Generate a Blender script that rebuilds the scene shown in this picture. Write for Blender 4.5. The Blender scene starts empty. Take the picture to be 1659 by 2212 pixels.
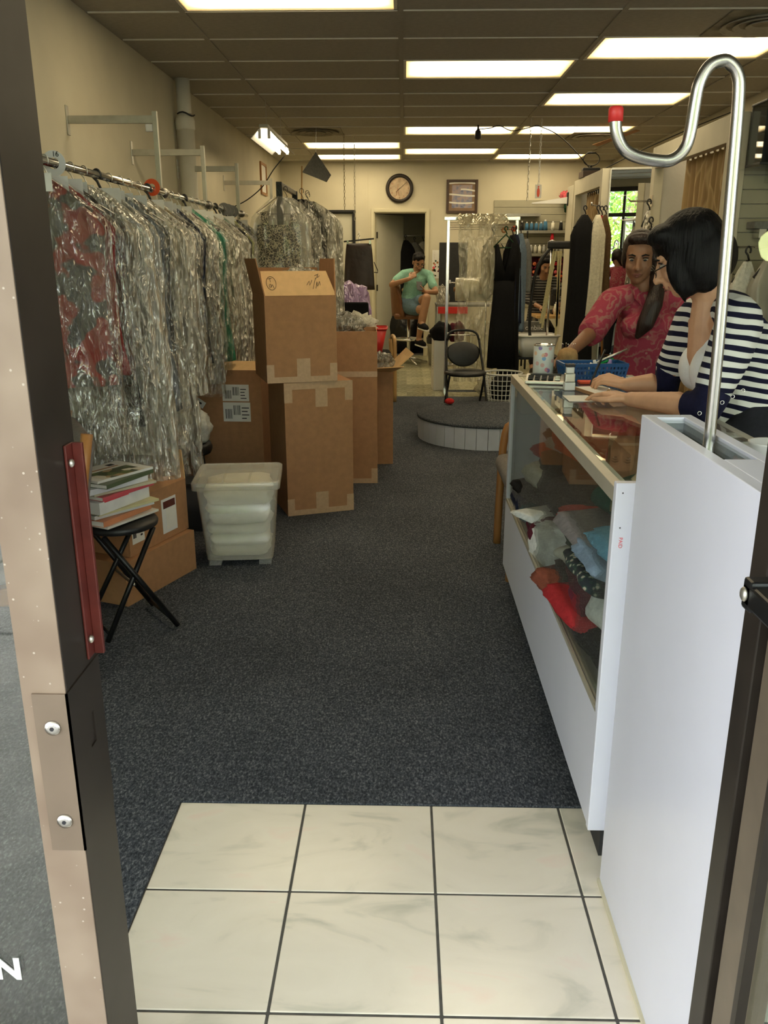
import bpy, bmesh, math, random
from mathutils import Vector, Matrix, Euler, noise
PI = math.pi
rnd = random.Random(7)
scene = bpy.context.scene
COL = scene.collection

# ------------------------------------------------------------------ camera
cam_d = bpy.data.cameras.new('camera')
cam = bpy.data.objects.new('camera', cam_d); COL.objects.link(cam)
cam_d.sensor_fit = 'VERTICAL'; cam_d.sensor_height = 36.0
cam_d.lens = 1800.0 / 2212.0 * 36.0
cam_d.clip_start = 0.02
cam.location = (0, 0, 1.43)
cam.rotation_euler = (math.radians(90 - 16.96), 0, math.radians(1.324))
scene.camera = cam

# ------------------------------------------------------------------ world, sun, exposure
W = bpy.data.worlds.new('sky'); scene.world = W; W.use_nodes = True
wn = W.node_tree.nodes; wl = W.node_tree.links
wn['Background'].inputs[0].default_value = (0.86, 0.93, 1.0, 1)
wn['Background'].inputs[1].default_value = 3.6
sun_d = bpy.data.lights.new('sun', 'SUN'); sun_d.energy = 9.0; sun_d.angle = 0.01; sun_d.color = (1, 0.93, 0.8)
sun = bpy.data.objects.new('sun', sun_d); COL.objects.link(sun)
sun.rotation_euler = (math.radians(-38), math.radians(12), 0)      # from behind and above the shop, onto the street
TUBE = 3.9                                                        # troffer radiance
TUBE_COL = (1.0, 0.84, 0.55)
vs = scene.view_settings
vs.view_transform = 'Standard'; vs.look = 'None'; vs.gamma = 1.0; vs.use_curve_mapping = False
vs.exposure = 0.95
scene.cycles.max_bounces = 6
scene.cycles.transparent_max_bounces = 18
scene.cycles.caustics_reflective = False; scene.cycles.caustics_refractive = False
scene.cycles.sample_clamp_indirect = 6.0

# ------------------------------------------------------------------ materials
MATS = {}
def nd(nt, t, **kw):
    n = nt.nodes.new(t)
    for k, v in kw.items():
        if k.startswith('i_'):
            key = k[2:]
            n.inputs[int(key) if key.isdigit() else key.replace('_', ' ')].default_value = v
        else: setattr(n, k, v)
    return n
def c4(c): return (c[0], c[1], c[2], 1.0)
def ramp(nt, stops, interp='LINEAR'):
    r = nt.nodes.new('ShaderNodeValToRGB'); r.color_ramp.interpolation = interp
    e = r.color_ramp.elements
    while len(e) < len(stops): e.new(0.5)
    for k, (p, c) in enumerate(stops):
        e[k].position = p; e[k].color = c4(c) if not isinstance(c, (int, float)) else (c, c, c, 1)
    return r
def base(name):
    m = bpy.data.materials.new(name); m.use_nodes = True
    nt = m.node_tree; b = nt.nodes['Principled BSDF']
    MATS[name] = m
    return m, nt, b
def mat(name, col, rough=0.6, metal=0.0, var=0.12, scale=18.0, bump=0.0, bscale=None, spec=None, stretch=None, col2=None):
    """plain procedural material: a colour with fine mottling and relief"""
    if name in MATS: return MATS[name]
    m, nt, b = base(name); L = nt.links
    tc = nd(nt, 'ShaderNodeTexCoord'); src = tc.outputs['Object']
    if stretch:
        mp = nd(nt, 'ShaderNodeMapping'); mp.inputs['Scale'].default_value = stretch
        L.new(src, mp.inputs[0]); src = mp.outputs[0]
    n = nd(nt, 'ShaderNodeTexNoise'); n.inputs['Scale'].default_value = scale; n.inputs['Detail'].default_value = 4
    L.new(src, n.inputs['Vector'])
    lo = tuple(max(0, c * (1 - var)) for c in col); hi = col2 or tuple(min(1, c * (1 + var)) for c in col)
    r = ramp(nt, [(0.3, lo), (0.7, hi)]); L.new(n.outputs[0], r.inputs[0]); L.new(r.outputs[0], b.inputs['Base Color'])
    b.inputs['Roughness'].default_value = rough; b.inputs['Metallic'].default_value = metal
    if spec is not None: b.inputs['Specular IOR Level'].default_value = spec
    if bump:
        n2 = nd(nt, 'ShaderNodeTexNoise'); n2.inputs['Scale'].default_value = bscale or scale * 2; n2.inputs['Detail'].default_value = 3
        L.new(src, n2.inputs['Vector'])
        bp = nd(nt, 'ShaderNodeBump'); bp.inputs['Strength'].default_value = bump; bp.inputs['Distance'].default_value = 0.01
        L.new(n2.outputs[0], bp.inputs['Height']); L.new(bp.outputs[0], b.inputs['Normal'])
    return m
def cloth(name, col, var=0.15, rough=0.9): return mat(name, col, rough, 0, var, 60, 0.25, 220, spec=0.15)
def metal(name, col=(0.75, 0.74, 0.72), rough=0.22): return mat(name, col, rough, 1.0, 0.06, 40)
def emit(name, col, s):
    m, nt, b = base(name); b.inputs['Base Color'].default_value = c4(col)
    b.inputs['Emission Color'].default_value = c4(col); b.inputs['Emission Strength'].default_value = s
    return m
def pane(name, tint=(0.95, 0.98, 0.96), ior=1.5, dirt=0.02, rough=0.0):
    """thin sheet glass: transparent with Fresnel reflection and a trace of dirt"""
    m, nt, b = base(name); L = nt.links; nt.nodes.remove(b)
    out = nt.nodes['Material Output']
    tr = nd(nt, 'ShaderNodeBsdfTransparent'); tr.inputs[0].default_value = c4(tint)
    gl = nd(nt, 'ShaderNodeBsdfGlossy'); gl.inputs['Roughness'].default_value = rough
    df = nd(nt, 'ShaderNodeBsdfDiffuse'); df.inputs[0].default_value = (0.8, 0.8, 0.76, 1)
    ge = nd(nt, 'ShaderNodeNewGeometry'); dt = nd(nt, 'ShaderNodeVectorMath', operation='DOT_PRODUCT')
    L.new(ge.outputs['Incoming'], dt.inputs[0]); L.new(ge.outputs['Normal'], dt.inputs[1])
    ab = nd(nt, 'ShaderNodeMath', operation='ABSOLUTE'); L.new(dt.outputs['Value'], ab.inputs[0])
    om = nd(nt, 'ShaderNodeMath', operation='SUBTRACT'); om.inputs[0].default_value = 1.0; L.new(ab.outputs[0], om.inputs[1])
    pw = nd(nt, 'ShaderNodeMath', operation='POWER'); pw.inputs[1].default_value = 5.0; L.new(om.outputs[0], pw.inputs[0])
    f0 = ((ior - 1) / (ior + 1)) ** 2
    mu = nd(nt, 'ShaderNodeMath', operation='MULTIPLY_ADD'); mu.inputs[1].default_value = 1 - f0; mu.inputs[2].default_value = f0; L.new(pw.outputs[0], mu.inputs[0])
    m1 = nd(nt, 'ShaderNodeMixShader'); L.new(mu.outputs[0], m1.inputs[0]); L.new(tr.outputs[0], m1.inputs[1]); L.new(gl.outputs[0], m1.inputs[2])
    n = nd(nt, 'ShaderNodeTexNoise'); n.inputs['Scale'].default_value = 6
    r = ramp(nt, [(0.35, dirt * 0.4), (0.75, dirt)]); L.new(n.outputs[0], r.inputs[0])
    m2 = nd(nt, 'ShaderNodeMixShader'); L.new(r.outputs[0], m2.inputs[0]); L.new(m1.outputs[0], m2.inputs[1]); L.new(df.outputs[0], m2.inputs[2])
    L.new(m2.outputs[0], out.inputs[0])
    return m
def film(name, tint, lo, hi, scale=7.0, bump=0.9, rough=0.16, sheen=0.05):
    """crumpled clear polythene: patches of milky sheen over transparency"""
    m, nt, b = base(name); L = nt.links; out = nt.nodes['Material Output']
    b.inputs['Base Color'].default_value = c4(tint); b.inputs['Roughness'].default_value = rough
    b.inputs['Specular IOR Level'].default_value = 1.0
    tr = nd(nt, 'ShaderNodeBsdfTransparent'); tr.inputs[0].default_value = (0.97, 0.97, 0.95, 1)
    tc = nd(nt, 'ShaderNodeTexCoord'); mp = nd(nt, 'ShaderNodeMapping'); mp.inputs['Scale'].default_value = (1.6, 1.6, 0.6); mp.inputs['Rotation'].default_value = (0.25, 0.45, 0.0)
    oi = nd(nt, 'ShaderNodeObjectInfo'); va = nd(nt, 'ShaderNodeVectorMath', operation='ADD'); L.new(tc.outputs['Object'], va.inputs[0]); L.new(oi.outputs['Location'], va.inputs[1])
    L.new(va.outputs[0], mp.inputs[0])
    n = nd(nt, 'ShaderNodeTexNoise'); n.noise_type = 'RIDGED_MULTIFRACTAL'; n.inputs['Scale'].default_value = scale * 0.5; n.inputs['Detail'].default_value = 3; n.inputs['Roughness'].default_value = 0.6; n.inputs['Distortion'].default_value = 0.1
    n.inputs['Offset'].default_value = 1.0; n.inputs['Gain'].default_value = 1.6
    L.new(mp.outputs[0], n.inputs['Vector'])
    n2 = nd(nt, 'ShaderNodeTexNoise'); n2.inputs['Scale'].default_value = scale * 0.45; n2.inputs['Detail'].default_value = 2; L.new(mp.outputs[0], n2.inputs['Vector'])
    mm = nd(nt, 'ShaderNodeMath', operation='MULTIPLY'); L.new(n.outputs[0], mm.inputs[0]); L.new(n2.outputs[0], mm.inputs[1])
    r = ramp(nt, [(0.15, lo), (0.95, hi)]); L.new(mm.outputs[0], r.inputs[0])
    bp = nd(nt, 'ShaderNodeBump'); bp.inputs['Strength'].default_value = bump; bp.inputs['Distance'].default_value = 0.045
    L.new(n.outputs[0], bp.inputs['Height']); L.new(bp.outputs[0], b.inputs['Normal'])
    mx = nd(nt, 'ShaderNodeMixShader'); L.new(r.outputs[0], mx.inputs[0]); L.new(tr.outputs[0], mx.inputs[1]); L.new(b.outputs[0], mx.inputs[2])
    gs = nd(nt, 'ShaderNodeBsdfGlossy'); gs.inputs['Roughness'].default_value = rough * 0.9; gs.inputs['Color'].default_value = (0.95, 0.93, 0.88, 1); L.new(bp.outputs[0], gs.inputs['Normal'])
    m2 = nd(nt, 'ShaderNodeMixShader'); m2.inputs[0].default_value = sheen; L.new(mx.outputs[0], m2.inputs[1]); L.new(gs.outputs[0], m2.inputs[2])
    L.new(m2.outputs[0], out.inputs[0])
    return m

# ------------------------------------------------------------------ mesh helpers
class MB:
    """collects shapes and links them as one mesh object"""
    def __init__(s): s.v = []; s.f = []
    def add(s, vs_, fs): o = len(s.v); s.v += [tuple(p) for p in vs_]; s.f += [tuple(i + o for i in f) for f in fs]; return s
    def box(s, x0, x1, y0, y1, z0, z1):
        return s.add([(x0,y0,z0),(x1,y0,z0),(x1,y1,z0),(x0,y1,z0),(x0,y0,z1),(x1,y0,z1),(x1,y1,z1),(x0,y1,z1)],
                     [(3,2,1,0),(4,5,6,7),(0,1,5,4),(1,2,6,5),(2,3,7,6),(3,0,4,7)])
    def hexa(s, p): return s.add(p, [(3,2,1,0),(4,5,6,7),(0,1,5,4),(1,2,6,5),(2,3,7,6),(3,0,4,7)])
    def bar(s, a, b, w, h=None, up=(0,0,1)):
        a = Vector(a); b = Vector(b); h = h or w; d = (b - a).normalized(); u = Vector(up)
        if abs(d.dot(u)) > 0.95: u = Vector((0, 1, 0)) if abs(d.y) < .9 else Vector((1, 0, 0))
        r = d.cross(u).normalized(); u = r.cross(d)
        ps = []
        for q in (a, b):
            for sx, sy in ((-1,-1),(1,-1),(1,1),(-1,1)): ps.append(q + r * (sx * w / 2) + u * (sy * h / 2))
        return s.add(ps, [(0,1,2,3),(7,6,5,4),(0,4,5,1),(1,5,6,2),(2,6,7,3),(3,7,4,0)])
    def tube(s, pts, r, n=8, close=False, cap=True, smooth=0):
        P = [Vector(p) for p in pts]
        if smooth: P = catmull(P, smooth, close)
        N = len(P); rs = r if isinstance(r, (list, tuple)) else [r] * N
        if len(rs) != N: rs = [rs[min(len(rs) - 1, int(i * len(rs) / N))] for i in range(N)]
        rings = []; prev = None
        for i, p in enumerate(P):
            if close: t = P[(i + 1) % N] - P[i - 1]
            else: t = P[min(i + 1, N - 1)] - P[max(i - 1, 0)]
            t = t.normalized() if t.length > 1e-9 else Vector((0, 0, 1))
            if prev is None:
                u = Vector((0, 0, 1)) if abs(t.z) < 0.9 else Vector((1, 0, 0)); prev = (u - t * u.dot(t)).normalized()
            else:
                prev = prev - t * prev.dot(t); prev = prev.normalized() if prev.length > 1e-6 else t.orthogonal().normalized()
            b = t.cross(prev)
            rings.append([p + (prev * math.cos(2*PI*k/n) + b * math.sin(2*PI*k/n)) * rs[i] for k in range(n)])
        return s.loft(rings, close_len=close, cap=cap)
    def loft(s, rings, close_len=False, cap=True, closed=True):
        n = len(rings[0]); vs_ = [p for r in rings for p in r]; fs = []
        R = len(rings)
        for i in range(R if close_len else R - 1):
            j = (i + 1) % R
            for k in range(n if closed else n - 1):
                l = (k + 1) % n
                fs.append((i*n+k, i*n+l, j*n+l, j*n+k))
        if cap and not close_len and closed:
            fs.append(tuple(reversed(range(n)))); fs.append(tuple(range((R-1)*n, R*n)))
        return s.add(vs_, fs)
    def lathe(s, prof, n=24, c=(0,0,0), cap=True):
        rings = [[(c[0] + r*math.cos(2*PI*k/n), c[1] + r*math.sin(2*PI*k/n), c[2] + z) for k in range(n)] for r, z in prof]
        return s.loft(rings, cap=cap)
    def cyl(s, a, b, r, r2=None, n=16): return s.tube([a, b], [r, r if r2 is None else r2], n)
    def ell(s, c, r, n=14, m=9, rot=None):
        R = Euler(rot).to_matrix() if rot else Matrix.Identity(3); rings = []
        for i in range(m + 1):
            a = PI * (i + 0.02) / (m + 0.04); 
            rings.append([Vector(c) + R @ Vector((r[0]*math.sin(a)*math.cos(2*PI*k/n), r[1]*math.sin(a)*math.sin(2*PI*k/n), -r[2]*math.cos(a))) for k in range(n)])
        return s.loft(rings)
    def grid(s, fn, nu, nv):
        vs_ = [fn(i / nu, j / nv) for j in range(nv + 1) for i in range(nu + 1)]
        return s.add(vs_, [(j*(nu+1)+i, j*(nu+1)+i+1, (j+1)*(nu+1)+i+1, (j+1)*(nu+1)+i) for j in range(nv) for i in range(nu)])
    def mesh(s, name):
        me = bpy.data.meshes.new(name); me.from_pydata(s.v, [], s.f); me.update()
        bm = bmesh.new(); bm.from_mesh(me); bmesh.ops.recalc_face_normals(bm, faces=bm.faces); bm.to_mesh(me); bm.free()
        return me
    def build(s, name, material, parent=None, smooth=False, bevel=0.0, seg=2, solid=0.0, loc=None, rot=None, sub=0):
        return obj(name, s.mesh(name), material, parent, smooth, bevel, seg, solid, loc, rot, sub)
def catmull(P, sub, close=False):
    out = []; N = len(P)
    for i in range(N if close else N - 1):
        g = (lambda k: P[k % N]) if close else (lambda k: P[max(0, min(N - 1, k))])
        p0, p1, p2, p3 = g(i-1), g(i), g(i+1), g(i+2)
        for k in range(sub):
            t = k / sub
            out.append(0.5 * ((2*p1) + (p2-p0)*t + (2*p0-5*p1+4*p2-p3)*t*t + (3*p1-p0-3*p2+p3)*t**3))
    if not close: out.append(P[-1])
    return out
def obj(name, me, material, parent=None, smooth=False, bevel=0.0, seg=2, solid=0.0, loc=None, rot=None, sub=0):
    o = bpy.data.objects.new(name, me); COL.objects.link(o)
    if material is not None and not me.materials:
        me.materials.append(MATS[material] if isinstance(material, str) else material)
    if parent is not None: o.parent = parent
    if loc: o.location = loc
    if rot: o.rotation_euler = rot
    if smooth:
        for p in me.polygons: p.use_smooth = True
    if solid:
        md = o.modifiers.new('thick', 'SOLIDIFY'); md.thickness = solid; md.offset = 0
    if bevel:
        md = o.modifiers.new('edge', 'BEVEL'); md.width = bevel; md.segments = seg; md.limit_method = 'ANGLE'; md.angle_limit = 0.7
    if sub:
        md = o.modifiers.new('sub', 'SUBSURF'); md.levels = sub; md.render_levels = sub
    return o
def tag(o, label, cat, group=None, kind=None):
    o['label'] = label; o['category'] = cat
    if group: o['group'] = group
    if kind: o['kind'] = kind
    return o
def thing(name, label, cat, loc=(0,0,0), rotz=0.0, group=None):
    o = bpy.data.objects.new(name, None); COL.objects.link(o); o.empty_display_size = 0.1
    o.location = loc; o.rotation_euler = (0, 0, rotz)
    return tag(o, label, cat, group)
def struct(o): o['kind'] = 'structure'; return o
def copy_tree(o, parent=None):
    c = o.copy(); COL.objects.link(c); c.parent = parent
    for ch in o.children: copy_tree(ch, c)
    return c
def box(name, material, parent, x0, x1, y0, y1, z0, z1, bevel=0.0, seg=2): return MB().box(x0,x1,y0,y1,z0,z1).build(name, material, parent, bevel=bevel, seg=seg)
def text(name, s, size, material, parent, loc, rot, ext=0.0006, align='CENTER', shear=0, bold=0.0):
    cu = bpy.data.curves.new(name, 'FONT'); cu.body = s; cu.size = size; cu.extrude = ext; cu.align_x = align; cu.align_y = 'CENTER'; cu.shear = shear; cu.offset = bold
    t = bpy.data.objects.new(name, cu); COL.objects.link(t)
    dg = bpy.context.evaluated_depsgraph_get(); me = bpy.data.meshes.new_from_object(t.evaluated_get(dg))
    bpy.data.objects.remove(t); bpy.data.curves.remove(cu)
    me.materials.clear(); me.materials.append(MATS[material])
    return obj(name, me, None, parent, loc=loc, rot=rot)
def nz(x, y, z=0.0): return noise.noise(Vector((x, y, z)))
def chain(P, r, n=10):
    """closed tapered capsule chain through (x,y,z) points with radii"""
    pts = [Vector(p) for p in P]; rs = list(r)
    d0 = (pts[0] - pts[1]).normalized(); d1 = (pts[-1] - pts[-2]).normalized()
    pp = [pts[0] + d0*rs[0]*.95, pts[0] + d0*rs[0]*.7] + pts + [pts[-1] + d1*rs[-1]*.7, pts[-1] + d1*rs[-1]*.95]
    rr = [rs[0]*.2, rs[0]*.7] + rs + [rs[-1]*.7, rs[-1]*.2]
    return pp, rr
def blob(name, chains, ells, material, parent=None, voxel=0.007, smooth=6, cuts=(), hollow=False, warp=None):
    """one continuous skin grown over capsule chains and ellipsoids"""
    m = MB()
    for P, r in chains:
        a, b = chain(P, r); m.tube(a, b, 12)
    for e in ells: m.ell(e[0], e[1], 16, 10, e[2] if len(e) > 2 else None)
    me = m.mesh(name); t = bpy.data.objects.new(name, me); COL.objects.link(t)
    md = t.modifiers.new('r', 'REMESH'); md.mode = 'VOXEL'; md.voxel_size = voxel; md.use_smooth_shade = True
    if smooth:
        sm = t.modifiers.new('s', 'SMOOTH'); sm.iterations = smooth; sm.factor = 0.5
    dg = bpy.context.evaluated_depsgraph_get(); me2 = bpy.data.meshes.new_from_object(t.evaluated_get(dg))
    bpy.data.objects.remove(t); bpy.data.meshes.remove(me)
    if warp:
        for v in me2.vertices: v.co = warp(v.co.copy())
    if cuts:
        bm = bmesh.new(); bm.from_mesh(me2)
        for co, no in cuts:
            bmesh.ops.bisect_plane(bm, geom=bm.verts[:] + bm.edges[:] + bm.faces[:], plane_co=co, plane_no=no, clear_outer=True)
            if not hollow: bmesh.ops.holes_fill(bm, edges=[e for e in bm.edges if e.is_boundary])
        bm.to_mesh(me2); bm.free()
    me2.name = name; me2.materials.clear(); me2.materials.append(MATS[material] if isinstance(material, str) else material)
    return obj(name, me2, None, parent, smooth=True)
# ------------------------------------------------------------------ shared materials
mat('wall_paint', (0.62, 0.57, 0.43), 0.75, 0, 0.05, 3, 0.08, 90)
mat('white_paint', (0.72, 0.69, 0.58), 0.6, 0, 0.05, 5, 0.05, 60)
mat('trim_paint', (0.66, 0.61, 0.44), 0.5, 0, 0.05, 5)
mat('door_paint', (0.60, 0.58, 0.47), 0.5, 0, 0.04, 5)
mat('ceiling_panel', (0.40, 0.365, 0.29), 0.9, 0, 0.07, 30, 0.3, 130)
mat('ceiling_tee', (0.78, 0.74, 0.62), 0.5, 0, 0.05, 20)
mat('bronze', (0.026, 0.020, 0.016), 0.42, 0.0, 0.2, 12, spec=0.3)
mat('bronze_warm', (0.16, 0.125, 0.09), 0.45, 0.25, 0.15, 12)
mat('black_metal', (0.012, 0.012, 0.013), 0.35, 0.4, 0.3, 30)
mat('black_plastic', (0.014, 0.014, 0.015), 0.45, 0, 0.3, 30)
mat('dark_rubber', (0.02, 0.02, 0.02), 0.7, 0, 0.2, 30)
metal('chrome', (0.80, 0.79, 0.77), 0.16)
metal('pole_steel', (0.46, 0.44, 0.41), 0.24)
metal('steel', (0.55, 0.54, 0.50), 0.32)
metal('galvanised', (0.62, 0.60, 0.54), 0.42)
metal('brass', (0.75, 0.58, 0.28), 0.3)
mat('white_plastic', (0.78, 0.78, 0.76), 0.4, 0, 0.03, 10)
mat('laminate', (0.76, 0.765, 0.87), 0.32, 0, 0.02, 4)
mat('laminate_edge', (0.52, 0.52, 0.56), 0.4, 0, 0.04, 8)
mat('beige_metal', (0.50, 0.46, 0.37), 0.42, 0.3, 0.06, 10)
mat('paper', (0.82, 0.80, 0.74), 0.8, 0, 0.04, 20)
mat('ink', (0.02, 0.02, 0.025), 0.7, 0, 0.1, 20)
mat('red_plastic', (0.62, 0.03, 0.025), 0.4, 0, 0.1, 10)
mat('white_ink', (0.9, 0.9, 0.9), 0.5, 0, 0.02, 10)
mat('red_ink', (0.75, 0.08, 0.10), 0.7, 0, 0.25, 60)
mat('wood_honey', (0.36, 0.16, 0.05), 0.4, 0, 0.25, 12, 0.05, 40, stretch=(1, 1, 0.15))
mat('wood_pale', (0.55, 0.33, 0.12), 0.4, 0, 0.2, 10, 0.05, 40, stretch=(1, 1, 0.2))
mat('wood_dark', (0.055, 0.028, 0.016), 0.45, 0, 0.3, 14, stretch=(0.3, 1, 1))
pane('window_glass', (0.93, 0.96, 0.94), 1.5, 0.035); pane('coated_glass', (0.93, 0.95, 0.93), 2.3, 0.03)
pane('case_glass', (0.965, 0.985, 0.965), 1.5, 0.010)
pane('case_top_glass', (0.96, 0.985, 0.96), 1.52, 0.010)

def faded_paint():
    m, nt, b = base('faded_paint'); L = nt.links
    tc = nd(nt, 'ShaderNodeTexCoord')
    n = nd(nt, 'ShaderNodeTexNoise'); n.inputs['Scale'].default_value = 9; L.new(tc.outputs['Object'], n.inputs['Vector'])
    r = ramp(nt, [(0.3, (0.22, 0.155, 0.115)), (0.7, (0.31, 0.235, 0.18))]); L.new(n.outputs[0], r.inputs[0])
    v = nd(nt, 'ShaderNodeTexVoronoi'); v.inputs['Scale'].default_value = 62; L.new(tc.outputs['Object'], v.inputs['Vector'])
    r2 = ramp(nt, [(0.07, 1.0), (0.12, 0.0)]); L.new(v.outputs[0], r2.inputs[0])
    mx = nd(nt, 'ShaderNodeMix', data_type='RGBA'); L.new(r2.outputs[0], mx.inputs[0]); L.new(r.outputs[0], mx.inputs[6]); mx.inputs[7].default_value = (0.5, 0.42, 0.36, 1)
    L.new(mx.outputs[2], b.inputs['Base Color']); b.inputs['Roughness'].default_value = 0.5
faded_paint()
mat('plate_paint', (0.19, 0.14, 0.105), 0.45, 0.1, 0.1, 8)
mat('oxide_red', (0.12, 0.022, 0.016), 0.4, 0.2, 0.25, 25)

def carpet():
    m, nt, b = base('carpet'); L = nt.links
    tc = nd(nt, 'ShaderNodeTexCoord')
    mp = nd(nt, 'ShaderNodeMapping'); mp.inputs['Scale'].default_value = (1, 0.55, 1); L.new(tc.outputs['Object'], mp.inputs[0])
    n = nd(nt, 'ShaderNodeTexNoise'); n.inputs['Scale'].default_value = 170; n.inputs['Detail'].default_value = 5; n.inputs['Roughness'].default_value = 0.7
    L.new(mp.outputs[0], n.inputs['Vector'])
    r = ramp(nt, [(0.36, (0.026, 0.031, 0.040)), (0.54, (0.085, 0.094, 0.110)), (0.70, (0.27, 0.28, 0.30))]); L.new(n.outputs[0], r.inputs[0])
    n3 = nd(nt, 'ShaderNodeTexNoise'); n3.inputs['Scale'].default_value = 1.6; L.new(tc.outputs['Object'], n3.inputs['Vector'])
    r3 = ramp(nt, [(0.3, 0.82), (0.7, 1.15)]); L.new(n3.outputs[0], r3.inputs[0])
    mx = nd(nt, 'ShaderNodeMix', data_type='RGBA', blend_type='MULTIPLY'); mx.inputs[0].default_value = 1; L.new(r.outputs[0], mx.inputs[6]); L.new(r3.outputs[0], mx.inputs[7])
    L.new(mx.outputs[2], b.inputs['Base Color']); b.inputs['Roughness'].default_value = 0.95; b.inputs['Specular IOR Level'].default_value = 0.1
    bp = nd(nt, 'ShaderNodeBump'); bp.inputs['Strength'].default_value = 0.8; bp.inputs['Distance'].default_value = 0.004
    L.new(n.outputs[0], bp.inputs['Height']); L.new(bp.outputs[0], b.inputs['Normal'])
carpet()
def marble():
    m, nt, b = base('marble_tile'); L = nt.links
    tc = nd(nt, 'ShaderNodeTexCoord'); oi = nd(nt, 'ShaderNodeObjectInfo')
    vm = nd(nt, 'ShaderNodeVectorMath', operation='ADD'); L.new(tc.outputs['Object'], vm.inputs[0]); L.new(oi.outputs['Location'], vm.inputs[1])
    mp = nd(nt, 'ShaderNodeMapping'); mp.inputs['Rotation'].default_value = (0, 0, 0.7); mp.inputs['Scale'].default_value = (1, 2.4, 1); L.new(vm.outputs[0], mp.inputs[0])
    n = nd(nt, 'ShaderNodeTexNoise'); n.inputs['Scale'].default_value = 3.2; n.inputs['Detail'].default_value = 6; n.inputs['Distortion'].default_value = 1.4
    L.new(mp.outputs[0], n.inputs['Vector'])
    r = ramp(nt, [(0.30, (0.64, 0.61, 0.50)), (0.44, (0.85, 0.78, 0.65)), (0.60, (0.88, 0.81, 0.68)), (0.76, (0.90, 0.74, 0.63))]); L.new(n.outputs[0], r.inputs[0])
    L.new(r.outputs[0], b.inputs['Base Color']); b.inputs['Roughness'].default_value = 0.22
marble()
def vinyl():
    m, nt, b = base('vinyl_tile'); L = nt.links
    tc = nd(nt, 'ShaderNodeTexCoord')
    n = nd(nt, 'ShaderNodeTexNoise'); n.inputs['Scale'].default_value = 24; n.inputs['Detail'].default_value = 5; n.inputs['Distortion'].default_value = 1.0
    L.new(tc.outputs['Object'], n.inputs['Vector'])
    oi = nd(nt, 'ShaderNodeObjectInfo')
    r = ramp(nt, [(0.32, (0.24, 0.23, 0.13)), (0.55, (0.42, 0.40, 0.26)), (0.72, (0.55, 0.52, 0.36))]); L.new(n.outputs[0], r.inputs[0])
    r2 = ramp(nt, [(0, 0.75), (1, 1.1)]); L.new(oi.outputs['Random'], r2.inputs[0])
    mx = nd(nt, 'ShaderNodeMix', data_type='RGBA', blend_type='MULTIPLY'); mx.inputs[0].default_value = 1; L.new(r.outputs[0], mx.inputs[6]); L.new(r2.outputs[0], mx.inputs[7])
    L.new(mx.outputs[2], b.inputs['Base Color']); b.inputs['Roughness'].default_value = 0.25
vinyl()
mat('grout', (0.09, 0.085, 0.075), 0.9, 0, 0.2, 40)
mat('concrete', (0.30, 0.28, 0.25), 0.85, 0, 0.25, 5, 0.2, 60)
mat('asphalt', (0.10, 0.10, 0.105), 0.95, 0, 0.25, 60)

XL, XR, YB, ZC = -1.79, 2.95, 12.85, 2.74
# ------------------------------------------------------------------ floor
floor = struct(box('floor', 'grout', None, XL - 0.1, XR + 0.1, 1.0, YB + 1.6, -0.12, -0.012))
cp = MB(); YV = 8.95
cp.box(XL, -0.604, 1.12, 1.945, -0.012, 0.004)
cp.box(XL, XR, 1.945, YV, -0.012, 0.004)
cp.build('carpet', 'carpet', floor)
box('grout_bed', 'grout', floor, -0.604, 2.9, 1.0, 1.945, -0.012, -0.002)
tm = MB().box(-0.1690, 0.1690, -0.1625, 0.1625, -0.012, 0.0).mesh('floor_tile')
tm.materials.append(MATS['marble_tile'])
for j in range(3):
    for i in range(10):
        xc = -0.604 + 0.172 + 0.344 * i; yc = 1.780 - 0.331 * j
        t = obj('floor_tile', tm, None, floor, bevel=0.0022, loc=(xc, yc, 0))
vmesh = MB().box(-0.1522, 0.1522, -0.1522, 0.1522, -0.012, 0.0).mesh('vinyl_tile'); vmesh.materials.append(MATS['vinyl_tile'])
for j in range(13):
    for i in range(16):
        x = XL + 0.1525 + 0.305 * i
        if x + 0.15 > XR + 0.1: continue
        obj('vinyl_tile', vmesh, None, floor, loc=(x, YV + 0.1525 + 0.305 * j, 0))
# ------------------------------------------------------------------ walls
struct(box('wall_left', 'wall_paint', None, XL - 0.1, XL, 1.12, YB, -0.012, ZC + 0.02))
struct(box('wall_right', 'wall_paint', None, XR, XR + 0.1, 1.12, YB, -0.012, ZC + 0.02))
wb = MB()
D1 = (-0.441, 0.317); D2 = (-1.20, -0.744); DH = 2.066      # door openings in the far wall
wb.box(XL - 0.1, D2[0], YB, YB + 0.12, -0.012, ZC + 0.02)
wb.box(D2[1], D1[0], YB, YB + 0.12, -0.012, ZC + 0.02)
wb.box(D1[1], XR + 0.1, YB, YB + 0.12, -0.012, ZC + 0.02)
wb.box(D2[0], D2[1], YB, YB + 0.12, DH, ZC + 0.02); wb.box(D1[0], D1[1], YB, YB + 0.12, DH, ZC + 0.02)
wback = struct(wb.build('wall_back', 'wall_paint', None))
box('wall_batten', 'wall_paint', wback, -0.56, -0.53, YB - 0.008, YB, 0, ZC)
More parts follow.
